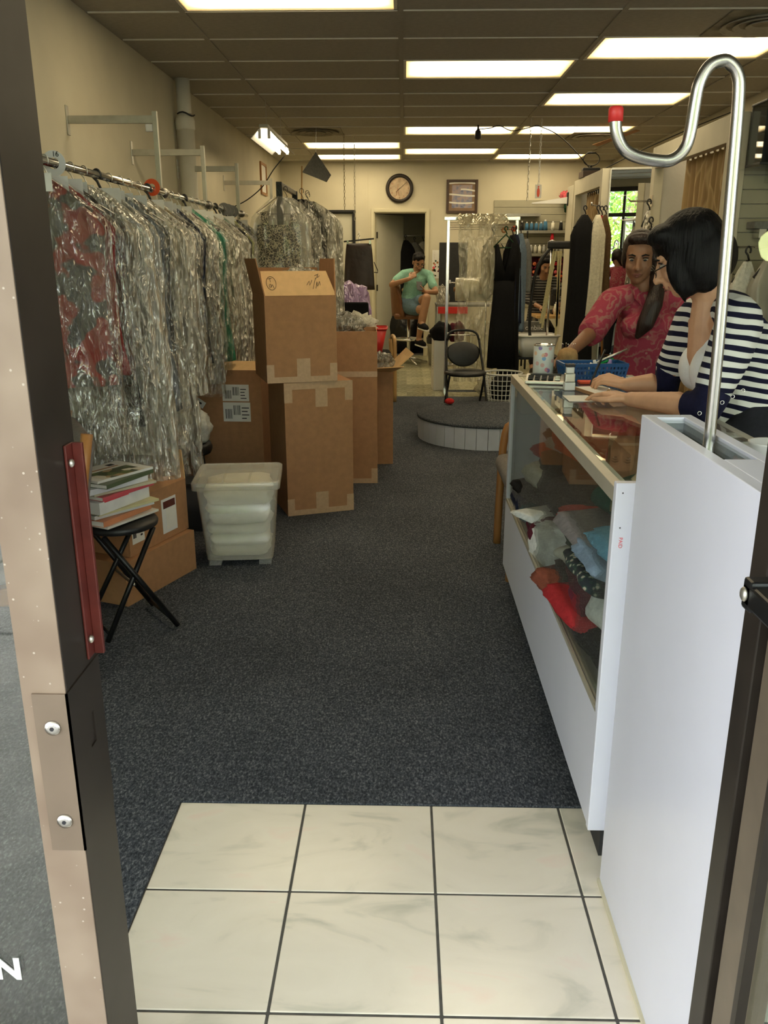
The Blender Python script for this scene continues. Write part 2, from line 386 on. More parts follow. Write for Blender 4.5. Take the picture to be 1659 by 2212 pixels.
# small room behind the doorway
rb = MB(); rb.box(-1.3, 1.2, YB + 1.5, YB + 1.58, 0, ZC); rb.box(-1.38, -1.3, YB + 0.12, YB + 1.58, 0, ZC); rb.box(1.2, 1.28, YB + 0.12, YB + 1.58, 0, ZC); rb.box(-1.38, 1.28, YB + 0.12, YB + 1.58, ZC, ZC + 0.05)
struct(rb.build('wall_closet', 'wall_paint', None))
def casing(name, a, b, m='trim_paint', w=0.045):
    c = MB(); c.box(a - w, a, YB - 0.02, YB, 0, DH + w); c.box(b, b + w, YB - 0.02, YB, 0, DH + w); c.box(a, b, YB - 0.02, YB, DH, DH + w)
    c.box(a, a + 0.014, YB, YB + 0.12, 0, DH); c.box(b - 0.014, b, YB, YB + 0.12, 0, DH); c.box(a, b, YB, YB + 0.12, DH - 0.014, DH)
    return struct(c.build(name, m, None, bevel=0.003))
casing('trim_1', *D1)
casing('trim_2', *D2, m='black_plastic', w=0.03)
d1 = struct(MB().box(0, 0.74, -0.02, 0.02, 0.01, DH - 0.02).build('door_1', 'door_paint', None, bevel=0.003, loc=(D1[0] + 0.02, YB + 0.10, 0), rot=(0, 0, math.radians(58))))
for z in (0.25, 1.0, 1.75): box('hinge', 'bronze', d1, -0.012, 0.01, -0.03, -0.02, z - 0.045, z + 0.045)
MB().lathe([(0.0, 0), (0.028, 0.005), (0.03, 0.03), (0.012, 0.045), (0.012, 0.06)], 14).build('door_knob', 'brass', d1, True, loc=(0.68, -0.08, 0.95), rot=(-PI/2, 0, 0))
d2 = struct(box('door_2', 'door_paint', None, D2[0] + 0.02, D2[1] - 0.02, YB + 0.04, YB + 0.08, 0.01, DH - 0.02))
MB().lathe([(0.0, 0), (0.028, 0.005), (0.03, 0.03), (0.012, 0.045), (0.012, 0.06)], 14).build('door_knob', 'brass', d2, True, loc=(D2[0] + 0.09, YB - 0.02, 0.95), rot=(-PI/2, 0, 0))
struct(box('baseboard_back', 'trim_paint', None, D1[1] + 0.05, XR, YB - 0.012, YB, 0, 0.09))
struct(box('baseboard_left', 'dark_rubber', None, XL, XL + 0.01, 1.2, YB, 0.004, 0.1))
# ------------------------------------------------------------------ ceiling: grid of 1.22 x 0.61 panels
ceil = struct(box('ceiling', 'grout', None, XL - 0.1, XR + 0.1, 1.0, YB + 0.12, ZC + 0.03, ZC + 0.12))
gx = [XL, -1.243, -0.03, 1.208, 2.43, XR]
gy = [5.217 + 0.61 * k for k in range(-7, 13)]; gy = [1.12] + [g for g in gy if 1.2 < g < YB - 0.05] + [YB]
LIGHTS = []
for k, (lx, ly) in enumerate([(1, 4.607), (2, 6.437), (3, 5.827), (3, 7.657), (2, 9.487), (3, 9.487), (2, 11.317), (3, 11.927), (1, 10.707), (1, 11.927), (2, 3.387)]):  # last entry: unseen panel, inferred and added to brighten counter and bagged clothes
    LIGHTS.append((lx, ly))
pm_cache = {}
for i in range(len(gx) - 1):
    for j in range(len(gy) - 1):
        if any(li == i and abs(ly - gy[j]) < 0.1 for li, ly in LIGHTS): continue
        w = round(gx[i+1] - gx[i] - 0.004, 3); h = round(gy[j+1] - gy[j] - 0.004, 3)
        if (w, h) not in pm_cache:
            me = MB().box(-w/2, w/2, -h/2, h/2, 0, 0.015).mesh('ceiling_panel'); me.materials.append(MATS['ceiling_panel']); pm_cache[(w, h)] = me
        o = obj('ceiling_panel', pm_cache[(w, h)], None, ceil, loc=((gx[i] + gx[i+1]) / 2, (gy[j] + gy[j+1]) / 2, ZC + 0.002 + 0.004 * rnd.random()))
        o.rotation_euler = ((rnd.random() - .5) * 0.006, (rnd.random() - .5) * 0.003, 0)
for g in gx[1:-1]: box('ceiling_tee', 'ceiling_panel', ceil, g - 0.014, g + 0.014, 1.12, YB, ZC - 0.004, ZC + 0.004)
for j, g in enumerate(gy[1:-1]):
    for i in range(len(gx) - 1): box('ceiling_tee', 'ceiling_tee', ceil, gx[i] + 0.016, gx[i+1] - 0.016, g - 0.0035, g + 0.0035, ZC - 0.005, ZC + 0.003)
emit('tube_light', TUBE_COL, TUBE)
def diffuser_mat():
    m, nt, b = base('diffuser'); L = nt.links
    tc = nd(nt, 'ShaderNodeTexCoord'); g = nd(nt, 'ShaderNodeSeparateXYZ'); L.new(tc.outputs['Generated'], g.inputs[0])
    def edge(o, w):
        a = nd(nt, 'ShaderNodeMath', operation='SUBTRACT'); L.new(o, a.inputs[0]); a.inputs[1].default_value = 0.5
        c = nd(nt, 'ShaderNodeMath', operation='ABSOLUTE'); L.new(a.outputs[0], c.inputs[0])
        mr = nd(nt, 'ShaderNodeMapRange'); mr.inputs[1].default_value = 0.5; mr.inputs[2].default_value = 0.5 - w; L.new(c.outputs[0], mr.inputs[0]); return mr.outputs[0]
    mu = nd(nt, 'ShaderNodeMath', operation='MULTIPLY'); L.new(edge(g.outputs[0], 0.12), mu.inputs[0]); L.new(edge(g.outputs[1], 0.16), mu.inputs[1])
    r = ramp(nt, [(0, (0.16, 0.10, 0.035)), (0.5, (0.7, 0.52, 0.25)), (1, TUBE_COL)]); L.new(mu.outputs[0], r.inputs[0])
    L.new(r.outputs[0], b.inputs['Emission Color']); b.inputs['Emission Strength'].default_value = TUBE
    b.inputs['Base Color'].default_value = (0.8, 0.75, 0.6, 1)
diffuser_mat()
LT_LABEL = ['fluorescent ceiling panel nearest the door, cut by the top edge', 'fluorescent ceiling panel left of the one behind the steel pole arch',
 'bright fluorescent ceiling panel above the arch of the steel pole', 'fluorescent ceiling panel beside the steel pole, second in the right column',
 'fluorescent ceiling panel with a small dark sensor hanging below it', 'fluorescent ceiling panel behind the red pole cap',
 'fluorescent ceiling panel over the framed picture on the far wall', 'farthest fluorescent ceiling panel in the right column, over the thread wall',
 'fluorescent ceiling panel at upper left of the two near the far door', 'farthest fluorescent ceiling panel in the left column, over the far wall', 'fluorescent ceiling panel over the glass counter and aisle, added unseen above the picture edge']
for (li, ly), lab in zip(LIGHTS, LT_LABEL):
    x0, x1 = gx[li] + 0.016, gx[li+1] - 0.016; y0, y1 = ly + 0.008, ly + 0.602
    t = thing('ceiling_light', lab, 'light', ((x0 + x1) / 2, (y0 + y1) / 2, ZC), 0, 'fluorescent troffers in the ceiling')
    a, b_ = (x1 - x0) / 2, (y1 - y0) / 2
    f = MB(); f.box(-a, -a + 0.02, -b_, b_, -0.002, 0.03); f.box(a - 0.02, a, -b_, b_, -0.002, 0.03); f.box(-a, a, -b_, -b_ + 0.015, -0.002, 0.03); f.box(-a, a, b_ - 0.015, b_, -0.002, 0.03)
    f.build('frame', 'ceiling_tee', t)
    box('diffuser', 'diffuser', t, -a + 0.02, a - 0.02, -b_ + 0.015, b_ - 0.015, 0.004, 0.02)
# ------------------------------------------------------------------ shop front (aluminium frame, glass, canopy)
fr = MB()
YF0, YF1 = 1.0, 1.12
fr.box(-0.505, -0.454, YF0, YF1, 0, 2.55)                      # left jamb
fr.box(0.463, 0.505, YF0, 1.05, 0, 2.55)                        # right jamb
fr.box(XL - 0.1, XR + 0.1, YF0, YF1, 2.13, 2.19); fr.box(XL - 0.1, XR + 0.1, YF0, YF1, 2.55, 2.62)
fr.box(XL - 0.1, -0.505, YF0, YF1, 0.0, 0.10); fr.box(0.505, XR + 0.1, YF0, YF1, 0.0, 0.10)
fr.box(1.72, 1.77, YF0, YF1, 0.1, 2.55); fr.box(XR, XR + 0.05, YF0, YF1, 0.1, 2.55); fr.box(XL - 0.1, XL - 0.03, YF0, YF1, 0.1, 2.55)
front = struct(fr.build('wall_front', 'bronze', None, bevel=0.002))
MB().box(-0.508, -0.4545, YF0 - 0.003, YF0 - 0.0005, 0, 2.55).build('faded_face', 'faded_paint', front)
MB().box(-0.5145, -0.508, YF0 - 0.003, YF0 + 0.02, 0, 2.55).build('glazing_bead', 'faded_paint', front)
box('header_wall', 'wall_paint', front, XL - 0.1, XR + 0.1, YF0, YF1 - 0.02, 2.62, 3.0)
w1 = struct(box('window_1', 'coated_glass', None, XL - 0.03, -0.505, 1.045, 1.051, 0.10, 2.13))
w2 = struct(box('window_2', 'window_glass', None, 0.505, XR, 1.045, 1.051, 0.10, 2.13))
w3 = struct(box('window_3', 'window_glass', None, XL, XR, 1.045, 1.051, 2.19, 2.55))
# strike plate with bolt slot, wrapped round the jamb
sp = MB(); z0, z1 = 0.615, 0.866; xf = -0.4515
sp.box(-0.5, xf, YF0 - 0.0065, YF0 - 0.003, z0, z1)
spo = sp.build('strike_plate', 'plate_paint', front)
sq = MB()
for (ya, yb, za, zb) in ((YF0 - 0.0065, 1.055, z0, z1), (1.075, 1.115, z0, z1), (1.055, 1.075, z0, 0.745), (1.055, 1.075, 0.795, z1)): sq.box(xf - 0.0025, xf, ya, yb, za, zb)
sq.build('strike_return', 'bronze', front)
for z in (0.815, 0.665):
    MB().lathe([(0.0, 0.004), (0.004, 0.0042), (0.0105, 0.0028), (0.0115, 0.0)], 18).build('screw', 'chrome', spo, True, loc=(-0.476, YF0 - 0.0066, z), rot=(PI/2, 0, 0))
    MB().cyl((0, 0, 0), (0, 0, 0.0008), 0.0032, n=6).build('screw_socket', 'ink', spo, loc=(-0.476, YF0 - 0.0106, z), rot=(PI/2, 0, 0))
ra = MB(); ra.box(-0.4535, -0.450, 1.078, 1.106, 0.875, 1.19); ra.box(-0.450, -0.436, 1.099, 1.106, 0.875, 1.19)
rao = ra.build('latch_guard', 'oxide_red', front, bevel=0.001)
for z in (0.905, 1.165): MB().ell((0, 0, 0), (0.004, 0.006, 0.006), 10, 6).build('bolt', 'galvanised', rao, True, loc=(-0.447, 1.085, z))
# lettering and notice on the left window
text('window_letter', 'N', 0.056, 'white_ink', w1, (-0.623, 1.043, 0.345), (PI/2, 0, 0), bold=.0022)
pp = box('window_notice', 'paper', w1, -0.63, -0.522, 1.040, 1.0445, 1.075, 1.20)
box('notice_band', 'oxide_red', pp, -0.63, -0.522, 1.0385, 1.04, 1.075, 1.115)
text('notice_letter', 'T', 0.035, 'white_ink', pp, (-0.533, 1.038, 1.095), (PI/2, 0, 0))
# door leaf, swung wide open towards the street
leaf = struct(bpy.data.objects.new('door_3', None)); COL.objects.link(leaf); leaf.location = (0.468, 0.985, 0)
lf = MB(); lf.box(0, 0.045, -0.065, 0, 0.01, 2.12); lf.box(0, 0.045, -0.92, -0.855, 0.01, 2.12); lf.box(0, 0.045, -0.855, -0.065, 0.01, 0.20); lf.box(0, 0.045, -0.855, -0.065, 2.05, 2.12)
lf.build('leaf_frame', 'bronze_warm', leaf, bevel=0.003)
box('leaf_bead', 'bronze', leaf, -0.004, 0.01, -0.078, -0.065, 0.2, 2.05)
box('leaf_glass', 'window_glass', leaf, 0.018, 0.024, -0.855, -0.065, 0.2, 2.05)
pb = MB(); pb.box(-0.062, -0.03, -0.86, -0.05, 1.035, 1.064); pb.build('push_bar', 'black_metal', leaf, bevel=0.004)
MB().box(-0.062, 0.0, -0.075, -0.05, 1.03, 1.069).build('push_bar_bracket', 'black_metal', leaf, bevel=0.004)
MB().ell((-0.064, -0.062, 1.05), (0.004, 0.009, 0.009), 10, 6).build('push_bar_screw', 'galvanised', leaf, True)
# street outside (seen in glass and in the mirror)
side = struct(MB().box(-9, 12, -3.4, 1.0, -0.14, -0.02).build('sidewalk', 'concrete', None))
for x in range(-6, 10, 2): box('sidewalk_joint', 'grout', side, x - 0.008, x + 0.008, -3.4, 1.0, -0.0205, -0.019)
box('sidewalk_joint', 'grout', side, -9, 12, -0.95, -0.93, -0.0205, -0.019)
struct(MB().box(-30, 30, -40, -3.4, -0.3, -0.16).build('street', 'asphalt', None))
struct(MB().box(-9, 12, -2.1, 1.0, 3.0, 3.2).build('canopy', 'white_paint', None))
# ------------------------------------------------------------------ end screen with the steel bag pole
mat('cloth_liner', (.10, .13, .11), .6, 0, .1, 10)
t = thing('end_screen', 'white laminate screen wall at the near end of the glass counter', 'partition', (0.478, 1.058, 0))
s = MB(); H_ = 1.13; Ws = 0.098; Ls = 0.607
s.box(0, 0.022, 0.0, Ls, 0, H_); s.box(Ws - 0.022, Ws, 0.0, Ls, 0, H_); s.box(0.022, Ws - 0.022, Ls - 0.03, Ls, 0, H_); s.box(0.022, Ws - 0.022, 0, 0.22, 0, H_); s.box(0.022, Ws - 0.022, 0.22, Ls - 0.03, 0, H_ - 0.05)
s.build('panel', 'laminate', t, bevel=0.0015)
box('edge_strip', 'laminate_edge', t, 0.0005, Ws - 0.0005, Ls - 0.001, Ls + 0.0005, 0, H_ - 0.001)
box('glass_strip', 'case_top_glass', t, 0.0225, Ws - 0.0225, 0.222, Ls - 0.031, H_ - 0.012, H_ - 0.006)
box('slot_liner', 'cloth_liner', t, 0.0225, Ws - 0.0225, 0.2205, Ls - 0.0305, H_ - 0.05, H_ - 0.03)
box('floor_caulk', 'trim_paint', t, -0.006, 0.0, 0.0, Ls, 0, 0.01)
p = thing('bag_hook_pole', 'bent stainless steel pole with a hook and red end cap', 'pole', (0.539, 1.45, 1.08))
pts = [(0, 0, 0), (-0.004, 0, 0.2), (-0.012, 0, 0.45), (-0.0165, 0, 0.585), (-0.022, 0, 0.622), (-0.038, 0, 0.640), (-0.052, 0, 0.6415), (-0.068, 0, 0.634), (-0.080, 0, 0.612), (-0.0835, 0, 0.585), (-0.087, 0, 0.54), (-0.094, 0, 0.515), (-0.112, 0, 0.500), (-0.135, 0, 0.499), (-0.168, 0, 0.505), (-0.190, 0, 0.517), (-0.203, 0, 0.540), (-0.206, 0, 0.562)]
MB().tube(pts, 0.0098, 14, smooth=4).build('tube', 'pole_steel', p, True)
MB().tube([(-0.206, 0, 0.556), (-0.2065, 0, 0.575), (-0.2065, 0, 0.578)], [0.0118, 0.0118, 0.0095], 14).build('end_cap', 'red_plastic', p, True)
# ------------------------------------------------------------------ glass showcase
CX0, CX1, CY0, CY1, CT = 0.458, 0.965, 1.745, 3.555, 0.957
t = thing('glass_showcase', 'white shop counter with sloping stacks of folded cloth behind glass', 'display case', (0, 0, 0))
box('toe_kick', 'dark_rubber', t, CX0 + 0.036, CX1, CY0 + 0.005, CY1 - 0.01, 0.004, 0.10)
box('lower_front', 'laminate', t, CX0, CX0 + 0.02, CY0, CY1, 0.098, 0.408, bevel=0.001)
box('near_end_panel', 'laminate', t, CX0 - 0.003, CX1, CY0 - 0.022, CY0, 0.098, 0.972, bevel=0.002)
box('far_end_panel', 'laminate', t, CX0, CX1, CY1, CY1 + 0.018, 0.098, CT - 0.003, bevel=0.001)
mat('shelf_board', (0.68, 0.68, 0.58), 0.6, 0, 0.04, 6)
box('case_floor', 'shelf_board', t, CX0 + 0.02, CX1, CY0, CY1, 0.375, 0.395)
box('back_panel', 'shelf_board', t, CX1 - 0.012, CX1, CY0, CY1, 0.10, CT - 0.03)
box('shelf', 'case_glass', t, CX0 + 0.16, CX1 - 0.02, CY0 + 0.004, CY1 - 0.004, 0.700, 0.707)
f = MB(); f.box(CX0 - 0.002, CX0 + 0.024, CY0, CY1, CT - 0.034, CT + 0.001); f.box(CX1 - 0.026, CX1, CY0, CY1, CT - 0.034, CT + 0.001); f.box(CX0 + 0.024, CX1 - 0.026, CY1 - 0.024, CY1, CT - 0.03, CT + 0.001); f.box(CX0 + 0.024, CX1 - 0.026, CY0, CY0 + 0.012, CT - 0.03, CT + 0.001)
f.build('top_frame', 'beige_metal', t, bevel=0.0015)
box('top_inner_rail', 'shelf_board', t, CX0 + 0.024, CX0 + 0.042, CY0 + 0.012, CY1 - 0.024, CT - 0.02, CT - 0.006)
f = MB(); f.box(CX0 - 0.001, CX0 + 0.006, CY0, CY1, 0.406, 0.418); f.box(CX0 + 0.013, CX0 + 0.020, CY0, CY1, 0.406, 0.418)
f.build('glass_track', 'beige_metal', t)
for a_, b_ in ((CY1 - 0.018, CY1), (CY0, CY0 + 0.01)): box('corner_post', 'laminate_edge', t, CX0 - 0.001, CX0 + 0.02, a_, b_, 0.41, CT - 0.03)
box('front_glass', 'case_glass', t, CX0 + 0.007, CX0 + 0.012, CY0 + 0.008, CY1 - 0.01, 0.41, CT - 0.03)
box('top_glass', 'case_top_glass', t, CX0 + 0.026, CX1 - 0.024, CY0 + 0.012, CY1 - 0.022, CT - 0.006, CT + 0.0)
text('stamp_mark', 'PAID', 0.0115, 'red_ink', t, (CX0 + 0.0155, CY0 - 0.0225, 0.838), (PI/2, PI/2, 0), 0.0002)
for z in (0.95, 0.872): MB().cyl((CX0 + 0.012, CY0 - 0.0222, z), (CX0 + 0.012, CY0 - 0.0216, z), 0.0018, n=8).build('scuff', 'ink', t)
def folded(name, label, material, x, y, z, lx, ly, lz, rotz=0.0, seed=0, roll=False, cat='fabric', tilt=0.0, layers=3):
    """a folded length of cloth: soft layered slab, round at the fold"""
    g = MB(); n = 26; m = 12; ph = seed * 1.7
    rings = []
    for i in range(m + 1):
        u = -1 + 2 * i / m
        e = (1 - abs(u) ** 5) ** 0.35 if abs(u) < 1 else 0.05
        ring = []
        for k in range(n):
            a = 2 * PI * k / n; ca, sa = math.cos(a), math.sin(a)
            q = 0.85 if roll else 0.45
            cx_ = math.copysign(abs(ca) ** q, ca); cz = math.copysign(abs(sa) ** q, sa)
            lay = 0 if roll else 0.035 * math.cos(layers * PI * 2 * cz) * abs(ca)
            wob = 0.16 * nz(u * 1.6 + ph, cx_ * 1.3, cz + ph) + 0.07 * nz(u * 5 + ph, cx_ * 4, cz * 3)
            ring.append((cx_ * lx / 2 * (0.86 + 0.14 * e) * (1 + lay + wob * 0.5), u * ly / 2 * (1 + 0.08 * nz(cx_ * 2, cz, ph)), max(0.0, (cz * 0.5 + 0.5) * lz * (0.55 + 0.45 * e) * (1 + wob)) ))
        rings.append(ring)
    g.loft(rings)
    o = g.build(name, material, None, True, loc=(x, y, z), rot=(tilt, 0, rotz))
    return tag(o, label, cat, 'folded cloth in the showcase')
FC = {'maroon': (0.10, 0.018, 0.03), 'rust': (0.42, 0.05, 0.03), 'charcoal': (0.035, 0.033, 0.032), 'brown': (0.045, 0.032, 0.026), 'ivory': (0.72, 0.70, 0.62), 'white': (0.80, 0.81, 0.80),
      'bottle': (0.012, 0.075, 0.055), 'grey': (0.22, 0.20, 0.20), 'slate': (0.20, 0.27, 0.36), 'sky': (0.16, 0.42, 0.62), 'navy': (0.015, 0.02, 0.05), 'teal': (0.02, 0.10, 0.13), 'forest': (0.02, 0.06, 0.03), 'silver': (0.32, 0.34, 0.33), 'brick': (0.25, 0.075, 0.045), 'crimson': (0.42, 0.03, 0.035), 'green': (0.02, 0.35, 0.09), 'black': (0.015, 0.014, 0.015), 'rose': (0.45, 0.2, 0.18)}
for k, c in FC.items(): cloth('cloth_' + k, c)
def floral():
    m, nt, b = base('floral_cloth'); L = nt.links; tc = nd(nt, 'ShaderNodeTexCoord')
    v = nd(nt, 'ShaderNodeTexVoronoi'); v.inputs['Scale'].default_value = 60; L.new(tc.outputs['Object'], v.inputs['Vector'])
    r = ramp(nt, [(0.0, (0.45, 0.2, 0.18)), (0.22, (0.35, 0.36, 0.28)), (0.38, (0.02, 0.05, 0.035)), (0.6, (0.015, 0.02, 0.025))]); L.new(v.outputs[0], r.inputs[0]); L.new(r.outputs[0], b.inputs['Base Color']); b.inputs['Roughness'].default_value = 0.9
floral()
B0 = 0.396; x_ = 0.70
rows = [  # name, label, material, x, y, z, lx, ly, lz, rot
 ('folded_fabric', 'black cloth pile at the near foot of the showcase', 'cloth_black', 0.72, 2.05, B0, .40, .42, .09, 0.1),
 ('folded_fabric', 'dark maroon cloth heaped behind the white bundle in the showcase', 'cloth_maroon', 0.70, 2.22, B0 + .088, .38, .30, .12, -0.2),
 ('fabric_bundle', 'white rounded bundle at the near end of the showcase', 'cloth_white', 0.70, 1.98, B0 + .085, .34, .26, .14, 0.3),
 ('folded_fabric', 'bright red cloth edge under the maroon cloth heap', 'cloth_crimson', 0.645, 2.24, B0 + .055, .36, .28, .05, 0.15),
 ('folded_fabric', 'terracotta cloth strip low down in the showcase', 'cloth_brick', 0.66, 2.56, B0, .40, .12, .065, 0.1),
 ('folded_fabric', 'charcoal folded cloth under the ivory cloth roll', 'cloth_charcoal', 0.72, 2.45, B0 + .0, .40, .26, .10, 0.0),
 ('fabric_roll', 'ivory cloth roll lying across the bottom of the showcase', 'cloth_ivory', 0.72, 2.50, B0 + .10, .40, .17, .07, 0.3),
 ('folded_fabric', 'white crumpled cloth at the glass beside the ivory roll', 'cloth_white', 0.60, 2.78, B0, .22, .20, .13, 0.2),
 ('folded_fabric', 'dark green velvet cloth on the ivory roll', 'cloth_forest', 0.74, 2.40, B0 + .165, .36, .30, .10, 0.3),
 ('fabric_roll', 'dark floral print cloth folded beside the showcase end panel', 'floral_cloth', 0.66, 2.08, B0 + .225, .38, .30, .05, 0.0),
 ('folded_fabric', 'wine red folded cloth above the white crumpled cloth', 'cloth_maroon', 0.66, 2.90, B0 + .02, .34, .20, .12, -0.1),
 ('folded_fabric', 'large dark brown cloth slab in the middle of the showcase', 'cloth_brown', 0.74, 2.62, B0 + .23, .40, .36, .10, 0.2),
 ('folded_fabric', 'folded grey wool under the dark green cloth', 'cloth_grey', 0.68, 2.18, B0 + .278, .40, .36, .06, 0.1),
 ('folded_fabric', 'slate blue folded cloth in front of the grey wool', 'cloth_slate', 0.67, 2.00, B0 + .282, .38, .22, .05, 0.0),
 ('folded_fabric', 'sky blue folded cloth near the showcase end panel', 'cloth_sky', 0.68, 1.96, B0 + .335, .36, .18, .045, 0.0),
 ('folded_fabric', 'rust red cloth edge beside the grey wool', 'cloth_rust', 0.62, 2.42, B0 + .262, .24, .10, .05, 0.2),
 ('fabric_roll', 'bottle green shiny folded cloth on the grey wool', 'cloth_bottle', 0.74, 2.18, B0 + .342, .34, .30, .10, 0.15),
 ('folded_fabric', 'black and brown cloth stack behind the white fold', 'cloth_charcoal', 0.74, 2.92, B0 + .14, .38, .36, .15, 0.1),
 ('folded_fabric', 'thin white cloth fold sticking out between brown cloths', 'cloth_white', 0.655, 2.86, B0 + .115, .30, .42, .028, 0.5),
 ('folded_fabric', 'teal folded cloth low beside the far glass corner', 'cloth_teal', 0.62, 3.12, B0 + .04, .26, .16, .07, 0.1),
 ('folded_fabric', 'navy folded cloth at the far bottom corner of the showcase', 'cloth_navy', 0.63, 3.34, B0, .28, .22, .12, 0.0),
 ('folded_fabric', 'black folded cloth over the navy cloth', 'cloth_black', 0.64, 3.24, B0 + .12, .30, .26, .05, 0.2),
 ('folded_fabric', 'fluffy ivory cloth above the black folded cloth', 'cloth_ivory', 0.68, 3.22, B0 + .172, .32, .22, .075, 0.2),
 ('folded_fabric', 'dark brown cloth roll beside the ivory cloth', 'cloth_brown', 0.74, 3.05, B0 + .245, .34, .32, .08, 0.15),
 ('folded_fabric', 'red cloth corner beneath the silver satin', 'cloth_crimson', 0.70, 3.36, B0 + .25, .26, .18, .05, 0.3),
 ('folded_fabric', 'silver grey satin fold in the far part of the showcase', 'cloth_silver', 0.73, 3.2, B0 + .312, .26, .16, .05, 0.2),
 ('folded_fabric', 'bright rust orange cloth heap near the showcase top', 'cloth_rust', 0.76, 3.03, B0 + .325, .30, .28, .13, 0.2),
 ('folded_fabric', 'black cloth under the purple cloth', 'cloth_black', 0.76, 3.34, B0 + .305, .28, .20, .06, 0.1),
 ('folded_fabric', 'dark purple cloth topping the far pile in the showcase', 'cloth_maroon', 0.77, 3.32, B0 + .36, .28, .22, .08, 0.1),
 ('folded_fabric', 'small green cloth corner by the near end of the showcase', 'cloth_green', 0.60, 1.86, B0, .14, .14, .05, 0.0),
]
for k, (nm, lab, m_, x, y, z, lx, ly, lz, rz) in enumerate(rows): folded(nm, lab, m_, x - .02, y, z, lx * 1.04, ly * 1.08, lz * 1.08, rz, k + 1, roll='roll' in nm or 'bundle' in nm)
t = thing('cardboard_box', 'small brown cardboard box inside the glass showcase', 'box', (0.80, 2.62, B0 + 0.335))
mat('cardboard', (0.42, 0.215, 0.10), 0.8, 0, 0.08, 30, 0.08, 120)
mat('cardboard_inner', (0.66, 0.42, 0.20), 0.8, 0, 0.06, 30)
mat('packing_tape', (0.56, 0.37, 0.22), 0.35, 0, 0.08, 60)
box('carton', 'cardboard', t, -0.11, 0.11, -0.14, 0.14, 0, 0.13, bevel=0.002)
box('tape', 'packing_tape', t, -0.111, 0.111, -0.02, 0.02, 0.1295, 0.131)
# ------------------------------------------------------------------ things on the counter
Z0 = CT + 0.0015
t = thing('pencil_can', 'white tin can with coloured polka dots on the counter', 'can', (0.575, 3.47, Z0))
MB().lathe([(0.040, 0), (0.0418, 0.002), (0.0418, 0.128), (0.0405, 0.130)], 28).build('body', 'white_plastic', t, True)
MB().lathe([(0.0405, 0.128), (0.0425, 0.130), (0.0425, 0.134), (0.0395, 0.134), (0.038, 0.05)], 28, cap=False).build('rim', 'chrome', t, True)
DOT = {'pink': (0.75, 0.28, 0.33), 'rose': (0.78, 0.48, 0.47), 'blue': (0.25, 0.45, 0.75), 'violet': (0.30, 0.22, 0.50), 'peach': (0.85, 0.55, 0.38)}
for k, c in DOT.items(): mat('dot_' + k, c, 0.5, 0, 0.03, 10)
for k, (a, z, c) in enumerate([(-120, .122, 'violet'), (-62, .121, 'rose'), (-88, .096, 'pink'), (-100, .093, 'peach'), (-97, .080, 'blue'), (-135, .060, 'rose'), (-104, .054, 'rose'), (-70, .032, 'violet'), (-80, .036, 'pink'), (-40, .07, 'rose'), (-150, .1, 'peach')]):
    d = MB(); R_ = 0.0421; n = 14; a0 = math.radians(a); rr = 0.0085
    d.add([(R_*math.cos(a0), R_*math.sin(a0), z)] + [(R_*math.cos(a0 + rr/R_*math.cos(2*PI*q/n)), R_*math.sin(a0 + rr/R_*math.cos(2*PI*q/n)), min(0.127, z + rr*math.sin(2*PI*q/n))) for q in range(n)], [(0, q + 1, (q + 1) % n + 1) for q in range(n)])
    d.build('dot', 'dot_' + c, t)
t = thing('desk_calculator', 'grey desk calculator lying on the counter beside the dotted can', 'calculator', (0.560, 3.315, Z0), math.radians(-12))
c = MB(); c.hexa([(-.075, -.055, 0), (.075, -.055, 0), (.075, .055, 0), (-.075, .055, 0), (-.075, -.055, .012), (.075, -.055, .012), (.075, .055, .028), (-.075, .055, .028)]); c.build('case', 'galvanised', t, bevel=0.003)
cb = MB()
for i in range(5):
    for j in range(3):
        x0, y0 = -.065 + i * .026, -.045 + j * .022
        k = MB().box(x0, x0 + .020, y0, y0 + .016, .016 + j * .0032, .0205 + j * .0032); k.build('key', 'dark_rubber' if i < 4 else 'steel', t, bevel=0.001)
box('display', 'black_plastic', t, -.06, .06, .028, .048, .026, .0295)
t = thing('rubber_stamp', 'upright white self-inking stamp standing on the glass counter', 'stamp', (0.617, 3.12, Z0), 0.1)
box('base', 'white_plastic', t, -.020, .020, -.014, .014, 0, .030, bevel=0.003)
box('frame', 'galvanised', t, -.019, .019, -.012, .012, .030, .062, bevel=0.003)
box('handle', 'white_plastic', t, -.015, .015, -.010, .010, .062, .086, bevel=0.004)
box('cap', 'black_plastic', t, -.017, .017, -.012, .012, .086, .097, bevel=0.003)
mat('blue_plastic', (0.01, 0.09, 0.27), 0.4, 0, 0.1, 10)
